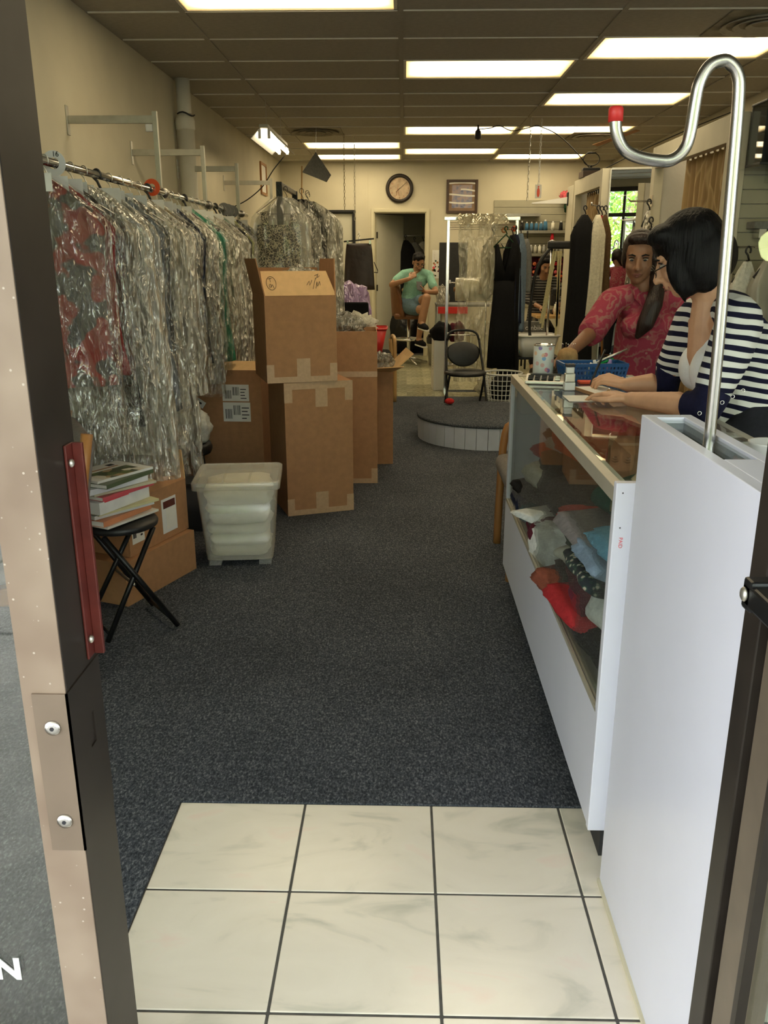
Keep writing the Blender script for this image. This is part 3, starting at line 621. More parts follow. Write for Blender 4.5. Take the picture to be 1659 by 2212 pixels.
def basket(t, lx, ly, h, m_, cols, rows_, w=0.006, flare=0.9, rim=0.008, name='side_bar'):
    """open basket: rim, floor and every upright and hoop as its own bar"""
    def pt(a, z): 
        k = flare + (1 - flare) * z / h
        return a[0] * k, a[1] * k, z
    cor = [(-lx/2, -ly/2), (lx/2, -ly/2), (lx/2, ly/2), (-lx/2, ly/2)]
    r = MB()
    for q in range(4): r.bar(pt(cor[q], h), pt(cor[(q+1) % 4], h), rim, rim * 1.6)
    for q in range(4): r.bar(pt(cor[q], 0.004), pt(cor[(q+1) % 4], 0.004), rim * .8, rim)
    for q in range(4): r.bar(pt(cor[q], 0.0), pt(cor[q], h), rim, rim)
    r.build('rim', m_, t)
    box('floor_panel', m_, t, -lx/2*flare, lx/2*flare, -ly/2*flare, ly/2*flare, 0, 0.003)
    for q in range(4):
        a, b = cor[q], cor[(q+1) % 4]; n = cols if q % 2 == 0 else max(3, int(cols * ly / lx))
        for k in range(1, n):
            s_ = k / n; c_ = (a[0] + (b[0]-a[0]) * s_, a[1] + (b[1]-a[1]) * s_)
            MB().bar(pt(c_, 0.0), pt(c_, h), w, w * .6).build(name, m_, t)
        for k in range(1, rows_):
            z = h * k / rows_; MB().bar(pt(a, z), pt(b, z), w * .6, w).build('side_hoop', m_, t)
t = thing('blue_basket', 'blue plastic basket of sewing odds and ends on the counter', 'basket', (0.765, 3.43, Z0), math.radians(4))
basket(t, 0.255, 0.13, 0.062, 'blue_plastic', 17, 3, 0.0072)
for k, (lab, m_, x, y, r, l, rot) in enumerate([('white thread tube in the blue basket', 'white_plastic', -.03, -.03, .010, .06, .4), ('pale marker standing in the blue basket', 'white_plastic', .02, -.035, .009, .07, -.3), ('grey scissors handle leaning over the blue basket', 'steel', .01, .02, .005, .17, 1.25), ('purple marker in the blue basket', 'dot_violet', .06, -.02, .009, .07, .2), ('green pen lying across the blue basket', 'cloth_green', .04, .03, .005, .10, 1.45)]):
    o = MB().tube([(0, 0, 0), (0, 0, l * .8), (0, 0, l * .85), (0, 0, l)], [r, r, r * .75, r * .7], 10).build('marker', m_, None, True, loc=(0.765 + x, 3.43 + y, Z0 + 0.012 + 0.045 * (rot > 1)), rot=(0, rot, 0.2 * k))
    tag(o, lab, 'sewing supply')
cloth('tan_felt', (0.42, 0.26, 0.12))
t = thing('pin_cushion', 'round tan pin cushion in front of the pink-shirted woman', 'pin cushion', (0.70, 3.66, Z0 - 0.02))
g = MB(); g.lathe([(0.0, 0.0), (0.035, 0.002), (0.044, 0.02), (0.043, 0.042), (0.036, 0.060), (0.018, 0.070), (0.0, 0.071)], 22); g.build('pad', 'tan_felt', t, True, loc=(0, -0.05, 0.055))
for k in range(7):
    a = k * 0.9; x, y = 0.022 * math.cos(a), 0.02 * math.sin(a) - 0.05
    q = MB().cyl((x, y, 0.11), (x * 1.3, y * 1.1, 0.142), 0.0007, n=6).build('pin', 'chrome', t); MB().ell((x * 1.3, y * 1.1, 0.143), (.0026,) * 3, 8, 6).build('pin_head', 'chrome', q, True)
MB().cyl((0, -0.05, 0.0), (0, -0.05, 0.06), 0.022, 0.026).build('stem', 'wood_pale', t, True)
t = thing('receipt_tray', 'white tray of tickets at the end of the counter by the basket', 'tray', (0.90, 3.30, Z0), 0.05)
g = MB(); g.box(-.05, .05, -.08, .08, 0, .003)
for (a, b, c_, d) in ((-.05, .05, -.08, -.077), (-.05, .05, .077, .08), (-.05, -.047, -.08, .08), (.047, .05, -.08, .08)): g.box(a, b, c_, d, 0, .016)
g.build('tray_body', 'white_plastic', t); mat('orange_tag', (0.85, 0.12, 0.06), 0.6, 0, 0.05, 10)
box('ticket', 'orange_tag', t, -.03, .02, -.05, .04, .003, .007)
t = tag(box('order_tag', 'orange_tag', None, 0.69, 0.76, 3.275, 3.335, Z0, Z0 + 0.008, 0.001), 'orange tag block beside the writing hand', 'tag')
box('order_form', 'paper', None, 0, 0, 0, 0, 0, 0) if False else None
t = thing('receipt_book', 'open cream receipt book under the writing hand', 'notebook', (0.715, 3.08, Z0), 0.25)
for k in range(4): box('page', 'paper', t, -.06 + .001 * k, .06, -.09, .09 - .002 * k, .0022 * k, .0022 * k + .002)
box('spine', 'brick_binding' if 'brick_binding' in MATS else 'cardboard', t, -.062, -.058, -.092, .09, 0, .011)
o = box('carbon_slip', 'paper', None, 0.57, 0.66, 2.86, 2.99, Z0, Z0 + 0.0012); tag(o, 'pale order slip under the left hand on the glass', 'paper'); o.rotation_euler = (0, 0, 0)
o = box('fabric_swatch', 'cloth_brick', None, 0.60, 0.69, 2.70, 2.80, 0.7085, 0.7135); tag(o, 'brown leather swatch on the glass shelf under the counter top', 'swatch')
o = box('price_sheet', 'paper', None, 0.62, 0.90, 2.05, 2.66, 0.7085, 0.7105); tag(o, 'pale printed sheet on the glass shelf inside the counter', 'paper')
for k in range(5): box('print_line', 'ink', o, 0.66, 0.84, 2.22 + 0.02 * k, 2.224 + 0.02 * k, 0.7105, 0.711)
o = box('dark_folder', 'black_plastic', None, 0.64, 0.90, 1.80, 2.0, 0.7085, 0.72); tag(o, 'black folder on the glass shelf near the end screen', 'folder')
# ------------------------------------------------------------------ carton stacks on the carpet
def carton(t, lx, ly, h, open_top=False, tapeb=True, tapet=True, flaps=None, m_='cardboard'):
    """corrugated carton: four walls, base, tape strips, optional flaps"""
    w = 0.006
    for nm, a in (('side_panel', (-lx/2, lx/2, -ly/2, -ly/2 + w)), ('side_panel', (-lx/2, lx/2, ly/2 - w, ly/2)), ('side_panel', (-lx/2, -lx/2 + w, -ly/2 + w, ly/2 - w)), ('side_panel', (lx/2 - w, lx/2, -ly/2 + w, ly/2 - w))):
        box(nm, m_, t, a[0], a[1], a[2], a[3], 0, h, 0.001)
    box('base_panel', m_, t, -lx/2 + w, lx/2 - w, -ly/2 + w, ly/2 - w, 0, w)
    if not open_top: box('top_panel', m_, t, -lx/2 + w, lx/2 - w, -ly/2 + w, ly/2 - w, h - w, h)
    y = -ly/2
    if tapeb:
        g = MB(); g.box(-lx/2 - .0008, lx/2 + .0008, y - .0012, y, 0.0, 0.032); g.build('tape', 'packing_tape', t)
        MB().box(-.03, .045, y - .0016, y, 0.0, 0.13).build('tape', 'packing_tape', t)
        for s_ in (-1, 1): MB().box(*sorted((s_ * lx/2 + s_*.0008, s_ * (lx/2 - .04))), y - .0014, y, 0.0, 0.10).build('tape', 'packing_tape', t)
    if tapet:
        MB().box(-lx/2 - .0008, lx/2 + .0008, y - .0012, y, h - 0.038, h + .0005).build('tape', 'packing_tape', t)
        MB().box(-.02, .05, y - .0016, y, h - 0.14, h).build('tape', 'packing_tape', t)
        for s_ in (-1, 1): MB().box(*sorted((s_ * lx/2 + s_*.0008, s_ * (lx/2 - .045))), y - .0014, y, h - 0.11, h).build('tape', 'packing_tape', t)
def label_sheet(t, x0, x1, y, z0, z1, seed, dark=True):
    """shipping label facing -Y: paper with bar codes and print lines"""
    p = box('shipping_label', 'paper', t, x0, x1, y - .0012, y - .0002, z0, z1); q = random.Random(seed)
    w, h = x1 - x0, z1 - z0
    for blk in range(3):
        bx, bz = x0 + w * (0.08 + 0.3 * blk), z0 + h * (0.15 + 0.2 * (blk % 2)); k = 0
        while k < 12:
            MB().box(bx + w * .022 * k, bx + w * (.022 * k + .006 + .010 * q.random()), y - .0016, y - .0012, bz, bz + h * .5).build('bar_code', 'ink', p) if blk != 2 else None
            k += 1
        for k in range(4): MB().box(x0 + w * .68, x0 + w * (.75 + .2 * q.random()), y - .0016, y - .0012, z0 + h * (.15 + .18 * k), z0 + h * (.2 + .18 * k)).build('print_line', 'ink', p)
    return p
# B: tall front carton
tB = thing('cardboard_carton', 'tall taped cardboard carton standing on the carpet under the open carton', 'box', (-0.548, 4.842, 0.004), math.radians(21))
carton(tB, 0.395, 0.42, 0.765)
# A: open carton on top
tA = thing('open_carton', 'open cardboard carton with raised flaps and handwriting, on top of the stack', 'box', (-0.6236, 4.817, 0.772), math.radians(18))
carton(tA, 0.392, 0.44, 0.465, open_top=True, tapet=False)
hA = 0.465; y0 = -0.22
ff = MB().hexa([(-.196, y0, hA), (.196, y0, hA), (.196, y0 + .006, hA), (-.196, y0 + .006, hA), (-.196, y0 + .10, hA + .125), (.165, y0 + .10, hA + .125), (.165, y0 + .106, hA + .125), (-.196, y0 + .106, hA + .125)]).build('front_flap', 'cardboard_inner', tA)
MB().hexa([(-.196, -.22, hA), (-.19, -.22, hA), (-.19, .22, hA), (-.196, .22, hA), (-.235, -.21, hA + .19), (-.229, -.21, hA + .19), (-.229, .21, hA + .19), (-.235, .21, hA + .19)]).build('side_flap', 'cardboard', tA)
MB().hexa([(.19, -.22, hA), (.196, -.22, hA), (.196, .22, hA), (.19, .22, hA), (.205, -.14, hA + .19), (.211, -.14, hA + .19), (.211, .21, hA + .19), (.205, .21, hA + .19)]).build('side_flap', 'cardboard', tA)
MB().box(-.19, .19, .214, .22, hA, hA + .14).build('back_flap', 'cardboard', tA)
def on_flap(u, v):   # u across, v up the sloped flap
    return Vector((u, y0 + .10 * v - .0014, hA + .125 * v))
sl = math.atan2(.125, .10)
def scribble(P, r=0.0011): 
    MB().tube([on_flap(*p) - Vector((0, 0, -.0006)) for p in P], r, 5, smooth=3).build('handwriting', 'ink', ff)
scribble([(-.147 + .026 * math.cos(a), .5 + .27 * math.sin(a)) for a in [k * .4 for k in range(17)]])
scribble([(-.162, .68), (-.142, .70)]); scribble([(-.156, .30), (-.160, .42), (-.150, .46), (-.151, .32), (-.143, .45), (-.136, .3)]); scribble([(-.152, .70), (-.15, .55)])
scribble([(.045, .42), (.062, .58), (.060, .40), (.078, .62)]); scribble([(.075, .25), (.100, .72)]); scribble([(.092, .28), (.104, .55), (.103, .36), (.118, .56), (.118, .40)]); scribble([(.095, .80), (.115, .84), (.100, .66)]); scribble([(.118, .88), (.110, .72), (.124, .80)])
film('poly_crumple', (0.62, 0.60, 0.52), 0.35, 0.9, 16, 1.0, 0.12)
film('poly_grey', (0.55, 0.53, 0.47), 0.25, 0.85, 18, 1.0, 0.12)
def heap(name, label, cat, material, c, r, seed=0, amp=0.35, n=30, m=16, group=None, rot=0.0, freq=2.2):
    """crumpled sack or bundle"""
    g = MB(); rings = []
    for i in range(m + 1):
        a = PI * (i + .02) / (m + .04); ring = []
        for k in range(n):
            b = 2 * PI * k / n; d = Vector((math.sin(a) * math.cos(b), math.sin(a) * math.sin(b), -math.cos(a)))
            f = 1 + amp * nz(d.x * freq + seed, d.y * freq, d.z * freq + seed) + amp * .4 * abs(nz(d.x * freq * 3 + seed, d.y * freq * 3, d.z * freq * 3))
            ring.append((d.x * r[0] * f, d.y * r[1] * f, max(-r[2] * .8, d.z * r[2] * f)))
        rings.append(ring)
    g.loft(rings); o = g.build(name, material, None, True, loc=c, rot=(0, 0, rot))
    return tag(o, label, cat, group)
heap('plastic_bundle', 'crumpled clear plastic bundle inside the open top carton', 'plastic', 'poly_crumple', (-0.59, 4.84, 1.21), (.14, .14, .17), 3, .3)
# C: carton at the back left with shipping labels
tC = thing('labelled_carton', 'upright cardboard carton with shipping labels behind the clear bin', 'box', (-1.11, 5.42, 0.004), math.radians(-3))
carton(tC, 0.46, 0.40, 0.755, open_top=True, tapeb=False, tapet=False)
label_sheet(tC, -.02, .15, -.20, .56, .665, 1); label_sheet(tC, -.02, .155, -.20, .43, .552, 2)
o = MB().box(-.03, .03, -.0012, -.0002, -.022, .022).build('sticker', 'paper', tC, loc=(-.165, -.2005, .545), rot=(0, .6, 0)); MB().box(-.008, .008, -.0016, -.0012, -.006, .006).build('sticker_print', 'ink', o)
MB().hexa([(-.23, -.2, .755), (.23, -.2, .755), (.23, -.194, .755), (-.23, -.194, .755), (-.20, -.10, .80), (.23, -.10, .80), (.23, -.094, .80), (-.20, -.094, .80)]).build('front_flap', 'cardboard_inner', tC)
# D: carton behind the stack, right
tD = thing('tall_carton', 'tall cardboard carton behind the stack, beside the aisle', 'box', (-0.385, 5.50, 0.004), math.radians(3))
carton(tD, 0.42, 0.36, 0.985, open_top=True, tapet=False)
MB().box(-.2105, .2105, -.1812, -.18, .70, .735).build('tape', 'packing_tape', tD)
MB().box(-.2105, -.19, -.1812, -.18, .62, .72).build('tape', 'packing_tape', tD)
heap('plastic_bundle', 'crumpled clear plastic bundle on the tall carton beside the aisle', 'plastic', 'poly_grey', (-0.40, 5.52, 1.0), (.15, .13, .085), 9, .35)
# E: half open carton behind D with splayed flaps
tE = thing('flapped_carton', 'cardboard carton with splayed flaps sticking out into the aisle', 'box', (-0.27, 6.05, 0.004), 0.1)
carton(tE, 0.36, 0.40, 0.66, open_top=True, tapeb=False, tapet=False)
MB().hexa([(.18, -.2, .66), (.18, .16, .66), (.176, .16, .665), (.176, -.2, .665), (.33, -.16, .78), (.31, .16, .79), (.306, .16, .794), (.326, -.16, .784)]).build('side_flap', 'cardboard_inner', tE)
MB().hexa([(-.1, -.2, .66), (.17, -.2, .66), (.17, -.196, .665), (-.1, -.196, .665), (-.02, -.34, .70), (.24, -.36, .715), (.24, -.356, .72), (-.02, -.336, .705)]).build('front_flap', 'cardboard_inner', tE)
heap('crumpled_paper', 'crumpled grey packing paper poking from the flapped carton', 'paper', 'poly_grey', (-0.17, 6.0, 0.70), (.09, .08, .08), 5, .5)
# ------------------------------------------------------------------ clear storage bin with folded cream cloth
film('bin_plastic', (0.95, 0.94, 0.88), 0.16, 0.30, 2.0, 0.04, 0.25)
cloth('cream_cloth', (0.93, 0.88, 0.72), 0.05)
RB = math.radians(6); tb = thing('storage_bin', 'translucent plastic storage bin with lid full of cream cloth', 'bin', (-0.80, 3.925, 0.004), RB)
def rrect(lx, ly, z, r=0.03, n=5):
    P = []
    for cx_, cy_, a0 in ((lx/2 - r, ly/2 - r, 0), (-lx/2 + r, ly/2 - r, 90), (-lx/2 + r, -ly/2 + r, 180), (lx/2 - r, -ly/2 + r, 270)):
        for k in range(n + 1):
            a = math.radians(a0 + 90 * k / n); P.append((cx_ + r * math.cos(a), cy_ + r * math.sin(a), z))
    return P
g = MB(); g.loft([rrect(.315, .315, .03), rrect(.372, .365, .40)], cap=False); g.add(rrect(.315, .315, .03), [tuple(range(24))])
g.build('tub', 'bin_plastic', tb, True, solid=0.003)
g = MB()
for sx in (-1, 1): g.box(*sorted((sx * .15, sx * .09)), -.15, .15, 0, .032)
g.build('foot', 'bin_plastic', tb, bevel=0.003)
g = MB(); g.loft([rrect(.408, .398, .388), rrect(.412, .402, .420), rrect(.400, .390, .426), rrect(.385, .375, .420)], cap=False); g.build('lid_rim', 'bin_plastic', tb, True, solid=0.002)
g = MB(); g.add(rrect(.388, .378, .4215), [tuple(range(24))]); g.build('lid', 'bin_plastic', tb, solid=0.002)
for x in (-.06, .06): box('lid_rib', 'bin_plastic', tb, x - .004, x + .004, -.18, .18, .4225, .4265)
for k, (lab, z, lx, ly, lz, rz, roll) in enumerate([('lowest cream cloth length in the storage bin', .045, .28, .27, .05, 0, 0), ('rolled cream cloth low in the storage bin', .095, .285, .27, .06, .05, 1), ('creased cream cloth length in the lower middle of the bin', .155, .29, .28, .05, -.06, 0), ('cream cloth roll in the middle of the bin', .205, .29, .28, .055, .04, 1), ('cream cloth length in the upper middle of the bin', .258, .30, .29, .05, -.03, 0), ('topmost cream cloth heap under the bin lid', .308, .32, .31, .085, .1, 0)]):
    o = folded('folded_cloth', lab, 'cream_cloth', -0.80, 3.925, z + .004, lx, ly, lz, RB + rz, 40 + k, roll=bool(roll)); o['group'] = 'cream cloth in the bin'
# ------------------------------------------------------------------ low cartons with labels, folding stool, magazines, wooden armchair
aL = math.atan2(0.44, 0.171)
tL = thing('flat_carton', 'low brown carton on the carpet under the labelled box', 'box', (-1.235, 3.555, 0.004), aL)
carton(tL, 0.50, 0.34, 0.195, tapeb=False, tapet=False)
tM = thing('shipping_carton', 'brown shipping carton with two white labels behind the folding stool', 'box', (-1.25, 3.60, 0.200), aL + 0.03)
carton(tM, 0.44, 0.34, 0.245, open_top=True, tapeb=False, tapet=False)
label_sheet(tM, -.20, -.115, -.17, .05, .22, 5)
pk = box('packing_slip', 'white_plastic', tM, .02, .13, -.1716, -.1702, .03, .19); box('slip_band', 'oxide_red', pk, .032, .122, -.1722, -.1716, .145, .178); box('slip_paper', 'paper', pk, .05, .122, -.1722, -.1716, .045, .14)
MB().hexa([(-.22, -.17, .245), (.22, -.17, .245), (.22, -.164, .245), (-.22, -.164, .245), (-.2, -.07, .31), (.18, -.07, .33), (.18, -.064, .33), (-.2, -.064, .31)]).build('front_flap', 'cardboard', tM)
MB().hexa([(.214, -.17, .245), (.22, -.17, .245), (.22, .17, .245), (.214, .17, .245), (.214, -.16, .38), (.22, -.16, .38), (.22, .16, .38), (.214, .16, .38)]).build('side_flap', 'cardboard_inner', tM)
tN = thing('brown_carton', 'plain brown carton behind the magazines, under the bagged clothes', 'box', (-1.42, 4.12, 0.004), 0.2); carton(tN, .42, .36, .47, tapeb=False, tapet=False)
tN2 = thing('small_carton', 'small brown carton against the left wall behind the stool', 'box', (-1.60, 3.45, 0.004), 0.0); carton(tN2, .34, .40, .50, tapeb=False, tapet=False)
ts = thing('folding_stool', 'round black folding stool holding a stack of magazines', 'stool', (-1.10, 3.07, 0.004), math.radians(38))
MB().lathe([(0.0, .425), (.13, .425), (.143, .432), (.145, .445), (.138, .455), (.10, .462), (0.0, .463)], 32).build('seat', 'black_plastic', ts, True)
for s_ in (-1, 1):
    MB().tube([(-.13, s_ * .115, .01), (.10, s_ * .085, .425)], .0105, 10).build('leg', 'black_metal', ts, True)
    MB().tube([(.15, s_ * .13, .01), (-.10, s_ * .098, .425)], .0105, 10).build('leg', 'black_metal', ts, True)
MB().tube([(.135, -.128, .035), (.135, .128, .035)], .007, 8).build('crossbar', 'black_metal', ts, True)
MB().tube([(-.115, -.113, .035), (-.115, .113, .035)], .007, 8).build('crossbar', 'black_metal', ts, True)
MB().tube([(0, -.1, .21), (0, .1, .21)], .006, 8).build('pivot_rod', 'steel', ts, True)
MC = [(0.75, 0.74, 0.70), (0.10, 0.13, 0.07), (0.70, 0.70, 0.72), (0.55, 0.50, 0.35), (0.62, 0.10, 0.12), (0.72, 0.72, 0.70), (0.6, 0.55, 0.3), (0.7, 0.7, 0.68), (0.62, 0.25, 0.12), (0.68, 0.66, 0.6)]
ML = ['white magazine with a pictured cover topping the stack on the stool', 'dark green food magazine second from the top of the stack', 'grey-white magazine third from the top of the stack', 'tan magazine just above the thick catalogue', 'red-edged thin magazine lying on the thick catalogue', 'thick white catalogue in the middle of the magazine stack', 'yellowed magazine right under the thick catalogue', 'white magazine third from the bottom of the stack', 'orange-edged magazine second from the bottom of the stack', 'lowest magazine of the stack, resting on the stool']
for k, c in enumerate(MC): mat('cover_%d' % k, c, 0.35, 0, 0.1, 14, spec=0.5)
def cover_art():
    m, nt, b = base('cover_art'); L = nt.links; tc = nd(nt, 'ShaderNodeTexCoord')
    v = nd(nt, 'ShaderNodeTexVoronoi'); v.inputs['Scale'].default_value = 22; L.new(tc.outputs['Object'], v.inputs['Vector'])
    r = ramp(nt, [(0, (0.05, 0.07, 0.03)), (0.3, (0.12, 0.16, 0.05)), (0.5, (0.45, 0.30, 0.15)), (0.8, (0.7, 0.66, 0.55))], 'CONSTANT')
    s2 = nd(nt, 'ShaderNodeSeparateColor'); L.new(v.outputs[1], s2.inputs[0]); L.new(s2.outputs[0], r.inputs[0]); L.new(r.outputs[0], b.inputs['Base Color']); b.inputs['Roughness'].default_value = 0.3
cover_art()
z = 0.472
for k in range(9, -1, -1):
    th = 0.045 if k == 5 else 0.009 + 0.006 * (k % 3)
    w_, l_ = (0.20, 0.27) if k not in (5,) else (0.205, 0.275)
    t = thing('catalogue' if k == 5 else 'magazine', ML[k], 'book' if k == 5 else 'magazine', (-1.13 + 0.016 * math.sin(k * 2.3), 3.06 + 0.014 * math.cos(k * 1.9), z), math.radians(60 + 9 * math.sin(k * 1.7)))
    box('pages', 'paper', t, -l_/2 + .002, l_/2 - .003, -w_/2 + .002, w_/2 - .003, .0012, th - .0012)
    cv = MB(); cv.box(-l_/2, l_/2, -w_/2, w_/2, 0, .0012); cv.box(-l_/2, l_/2, -w_/2, w_/2, th - .0012, th); cv.box(-l_/2, l_/2, -w_/2 - .0012, -w_/2, 0, th); cv.build('cover', 'cover_%d' % k, t)
    if k == 0:
        box('cover_print', 'cover_art', t, -.10, .10, -.098, .01, th, th + .0006); box('cover_print', 'wood_honey', t, -.07, .08, .03, .04, th, th + .0006); box('cover_print', 'ink', t, .05, .08, .05, .075, th, th + .0006)
    if k == 5: box('page_tab', 'red_ink', t, -.11, .02, -w_/2 - .0025, -w_/2 + .02, th - .004, th + .0015)
    z += th + .0012
ta = thing('wooden_armchair', 'honey wood armchair with grey woven seat behind the left door jamb', 'chair', (-1.405, 2.71, 0.004), math.radians(-62))
cloth('grey_weave', (0.20, 0.18, 0.165))
def bent_chair(t, wood, seat_m, low=False):
    for sx in (-1, 1):
        MB().tube([(sx * .27, -.26, 0), (sx * .27, -.255, .3), (sx * .27, -.24, .58), (sx * .27, -.18, .635), (sx * .27, .0, .64), (sx * .27, .2, .63), (sx * .27, .27, .61)], .020, 8, smooth=3).build('arm_leg', wood, t, True)
        MB().tube([(sx * .26, .24, 0), (sx * .26, .22, .4), (sx * .25, .30 if not low else .24, .88 if not low else .60)], .019, 8, smooth=3).build('leg', wood, t, True)
    g = MB(); g.box(-.25, .25, -.25, -.22, .34, .40); g.box(-.25, .25, .2, .23, .34, .40); g.box(-.26, -.235, -.22, .2, .34, .40); g.box(.235, .26, -.22, .2, .34, .40); g.build('seat_rail', wood, t, bevel=.005)
    MB().box(-.25, .25, -.29, .22, .40, .49).build('seat', seat_m, t, smooth=True, bevel=.04, seg=4)
    if low: return
    MB().hexa([(-.24, .20, .50), (.24, .20, .50), (.24, .26, .50), (-.24, .26, .50), (-.24, .28, .86), (.24, .28, .86), (.24, .33, .86), (-.24, .33, .86)]).build('backrest', seat_m, t, smooth=True, bevel=.025, seg=4)
bent_chair(ta, 'wood_honey', 'grey_weave')
# dark clutter below the rail
cloth('dark_green_cloth', (0.008, 0.022, 0.012)); cloth('black_cloth', (0.010, 0.010, 0.011)); cloth('bag_white', (0.62, 0.60, 0.52))
mat('black_bag', (0.012, 0.012, 0.013), 0.22, 0, 0.2, 8, 0.6, 14)
heap('garbage_bag', 'shiny black plastic bag under the bagged clothes', 'bag', 'black_bag', (-1.42, 4.12, 0.58), (.20, .17, .14), 2, .3)
heap('garbage_bag', 'dark heap of black bags at the wall beyond the brown carton', 'bag', 'black_bag', (-1.50, 4.72, 0.30), (.24, .26, .36), 6, .25)
heap('green_bundle', 'very dark green cloth bundle between clothes and labelled carton', 'cloth', 'dark_green_cloth', (-1.50, 5.45, 0.42), (.20, .30, .52), 4, .2)
tq = thing('round_stool', 'black round stool with a white bag on it under the clothes', 'stool', (-1.27, 4.72, 0.004))
MB().lathe([(0, .34), (.15, .34), (.16, .36), (.16, .38), (.15, .40), (0, .405)], 26).build('seat', 'black_plastic', tq, True)
for k in range(4): a = PI/4 + k * PI/2; MB().cyl((.11 * math.cos(a), .11 * math.sin(a), .345), (.15 * math.cos(a), .15 * math.sin(a), 0), .012, n=8).build('leg', 'black_metal', tq, True)
heap('white_bag', 'white plastic bag lying on the black round stool', 'bag', 'bag_white', (-1.26, 4.70, 0.50), (.15, .14, .12), 8, .22)
tk = thing('grey_tub', 'dark grey plastic tub on the carpet behind the clear bin', 'bin', (-1.17, 4.42, 0.004))
mat('grey_plastic', (0.05, 0.055, 0.065), 0.4, 0, 0.1, 10)
g = MB(); g.loft([rrect(.28, .26, .0), rrect(.32, .30, .26)], cap=False); g.add(rrect(.28, .26, .003), [tuple(range(24))]); g.build('tub', 'grey_plastic', tk, True, solid=.003); MB().loft([rrect(.33, .31, .255), rrect(.335, .315, .275), rrect(.32, .30, .278)], cap=True).build('lid', 'grey_plastic', tk)
# ------------------------------------------------------------------ wall-hung rail on the left wall
RX, RZ = -1.30, 1.765
mat('aluminium_bar', (0.50, 0.48, 0.41), 0.4, 0.6, 0.08, 20)
BR = [(4.79, 2.13, 'nearest to the door'), (5.87, 2.09, 'beside the white drain pipe'), (7.03, 2.10, 'third from the door'), (8.80, 2.14, 'farthest along the wall')]
for k, (y, z, lab) in enumerate(BR):
    t = thing('rail_bracket', 'grey metal wall bracket for the clothes rail, ' + lab, 'bracket', (0, 0, 0), 0, 'wall brackets of the clothes rail')
    box('wall_plate', 'aluminium_bar', t, XL, XL + .006, y - .018, y + .018, z - .075, z + .07, .002)
    box('arm', 'aluminium_bar', t, XL + .006, RX - .02, y - .008, y + .008, z - .02, z + .02, .002)
    box('upright', 'aluminium_bar', t, RX - .035, RX - .009, y - .012, y + .012, RZ - .04 if k < 3 else z - .15, z + .04, .002)
    if k == 0: box('clip', 'white_plastic', t, RX - .075, RX - .035, y - .01, y + .01, z - .06, z - .022, .006)
    if k < 3: MB().cyl((RX, y - .02, RZ), (RX, y + .02, RZ), .026, n=14).build('rail_clamp', 'steel', t, True)
tag(MB().tube([(RX, 2.75, RZ), (RX, 7.25, RZ)], .0155, 14).build('clothes_rail', 'chrome', None, True), 'long chrome clothes rail along the left wall', 'rail')
t = thing('drain_pipe', 'white painted pipe running up the left wall behind the rail', 'pipe', (-1.712, 7.05, 0))
MB().cyl((0, 0, 0), (0, 0, ZC - .30), .068, n=22).build('lower_pipe', 'white_paint', t, True); MB().cyl((0, 0, ZC - .34), (0, 0, ZC + .02), .055, n=22).build('upper_pipe', 'white_paint', t, True)
MB().lathe([(.068, ZC - .36), (.076, ZC - .35), (.076, ZC - .29), (.056, ZC - .24)], 22).build('coupling', 'white_paint', t, True)
MB().tube([(.078 * math.cos(a), .078 * math.sin(a), ZC - .25 + .012 * math.sin(3 * a)) for a in [k * .3 for k in range(-7, 1)]], .006, 6).build('strap', 'black_plastic', t, True)
# garment and cover shapes -------------------------------------------------
def drape(w, L_, th, seed, bag=False, flare=1.0, notch=False):
    """hanging garment (or its plastic cover): flat sleeve of cloth across X, folds growing downwards"""
    q = random.Random(seed); n = 40; lv = 20 if not bag else 24; rings = []
    ph = [q.random() * 6.28 for _ in range(6)]; fr_ = [q.choice((3, 4, 5)), q.choice((6, 7, 8)), q.choice((10, 11))]
    lean = (q.random() - .5) * .05
    for i in range(lv + 1):
        s = i / lv
        if s < .14:
            k = s / .14; ww = w * (.20 + .80 * k ** .9) ; z = -.06 - .165 * k ** 1.1; tt = th * (.35 + .65 * k)
        else:
            k = (s - .14) / .86; ww = w * (1 + (flare - 1) * k) * (1 - .10 * math.sin(k * PI) * (0 if bag else 1)); z = -.225 - (L_ - .225) * k; tt = th * (1 + .35 * k)
        amp = .006 + (.035 if bag else .028) * max(0, s - .08) ** .7
        ring = []
        for a_ in range(n):
            a = 2 * PI * a_ / n; ca, sa = math.cos(a), math.sin(a)
            x = math.copysign(abs(ca) ** .8, ca) * ww / 2; y = math.copysign(abs(sa) ** .7, sa) * tt / 2
            f = amp * (.55 * math.sin(fr_[0] * a + ph[0] + s * 1.2) + .35 * math.sin(fr_[1] * a + ph[1] - s * 2) + .25 * math.sin(fr_[2] * a + ph[2] + s * 3))
            if bag: f += .020 * nz(x * 9 + ph[3], y * 9, z * 6 + ph[4]) + .011 * nz(x * 24, y * 24, z * 15 + ph[5])
            ring.append((x + lean * s + f * ca * .5, y + f * (1 if sa >= 0 else -1) * min(1, abs(sa) * 2.5) + f * .4, z + (.02 * nz(x * 6, y * 6, ph[3]) if s > .97 else 0)))
        rings.append(ring)
    g = MB(); g.loft(rings, cap=not bag)
    return g
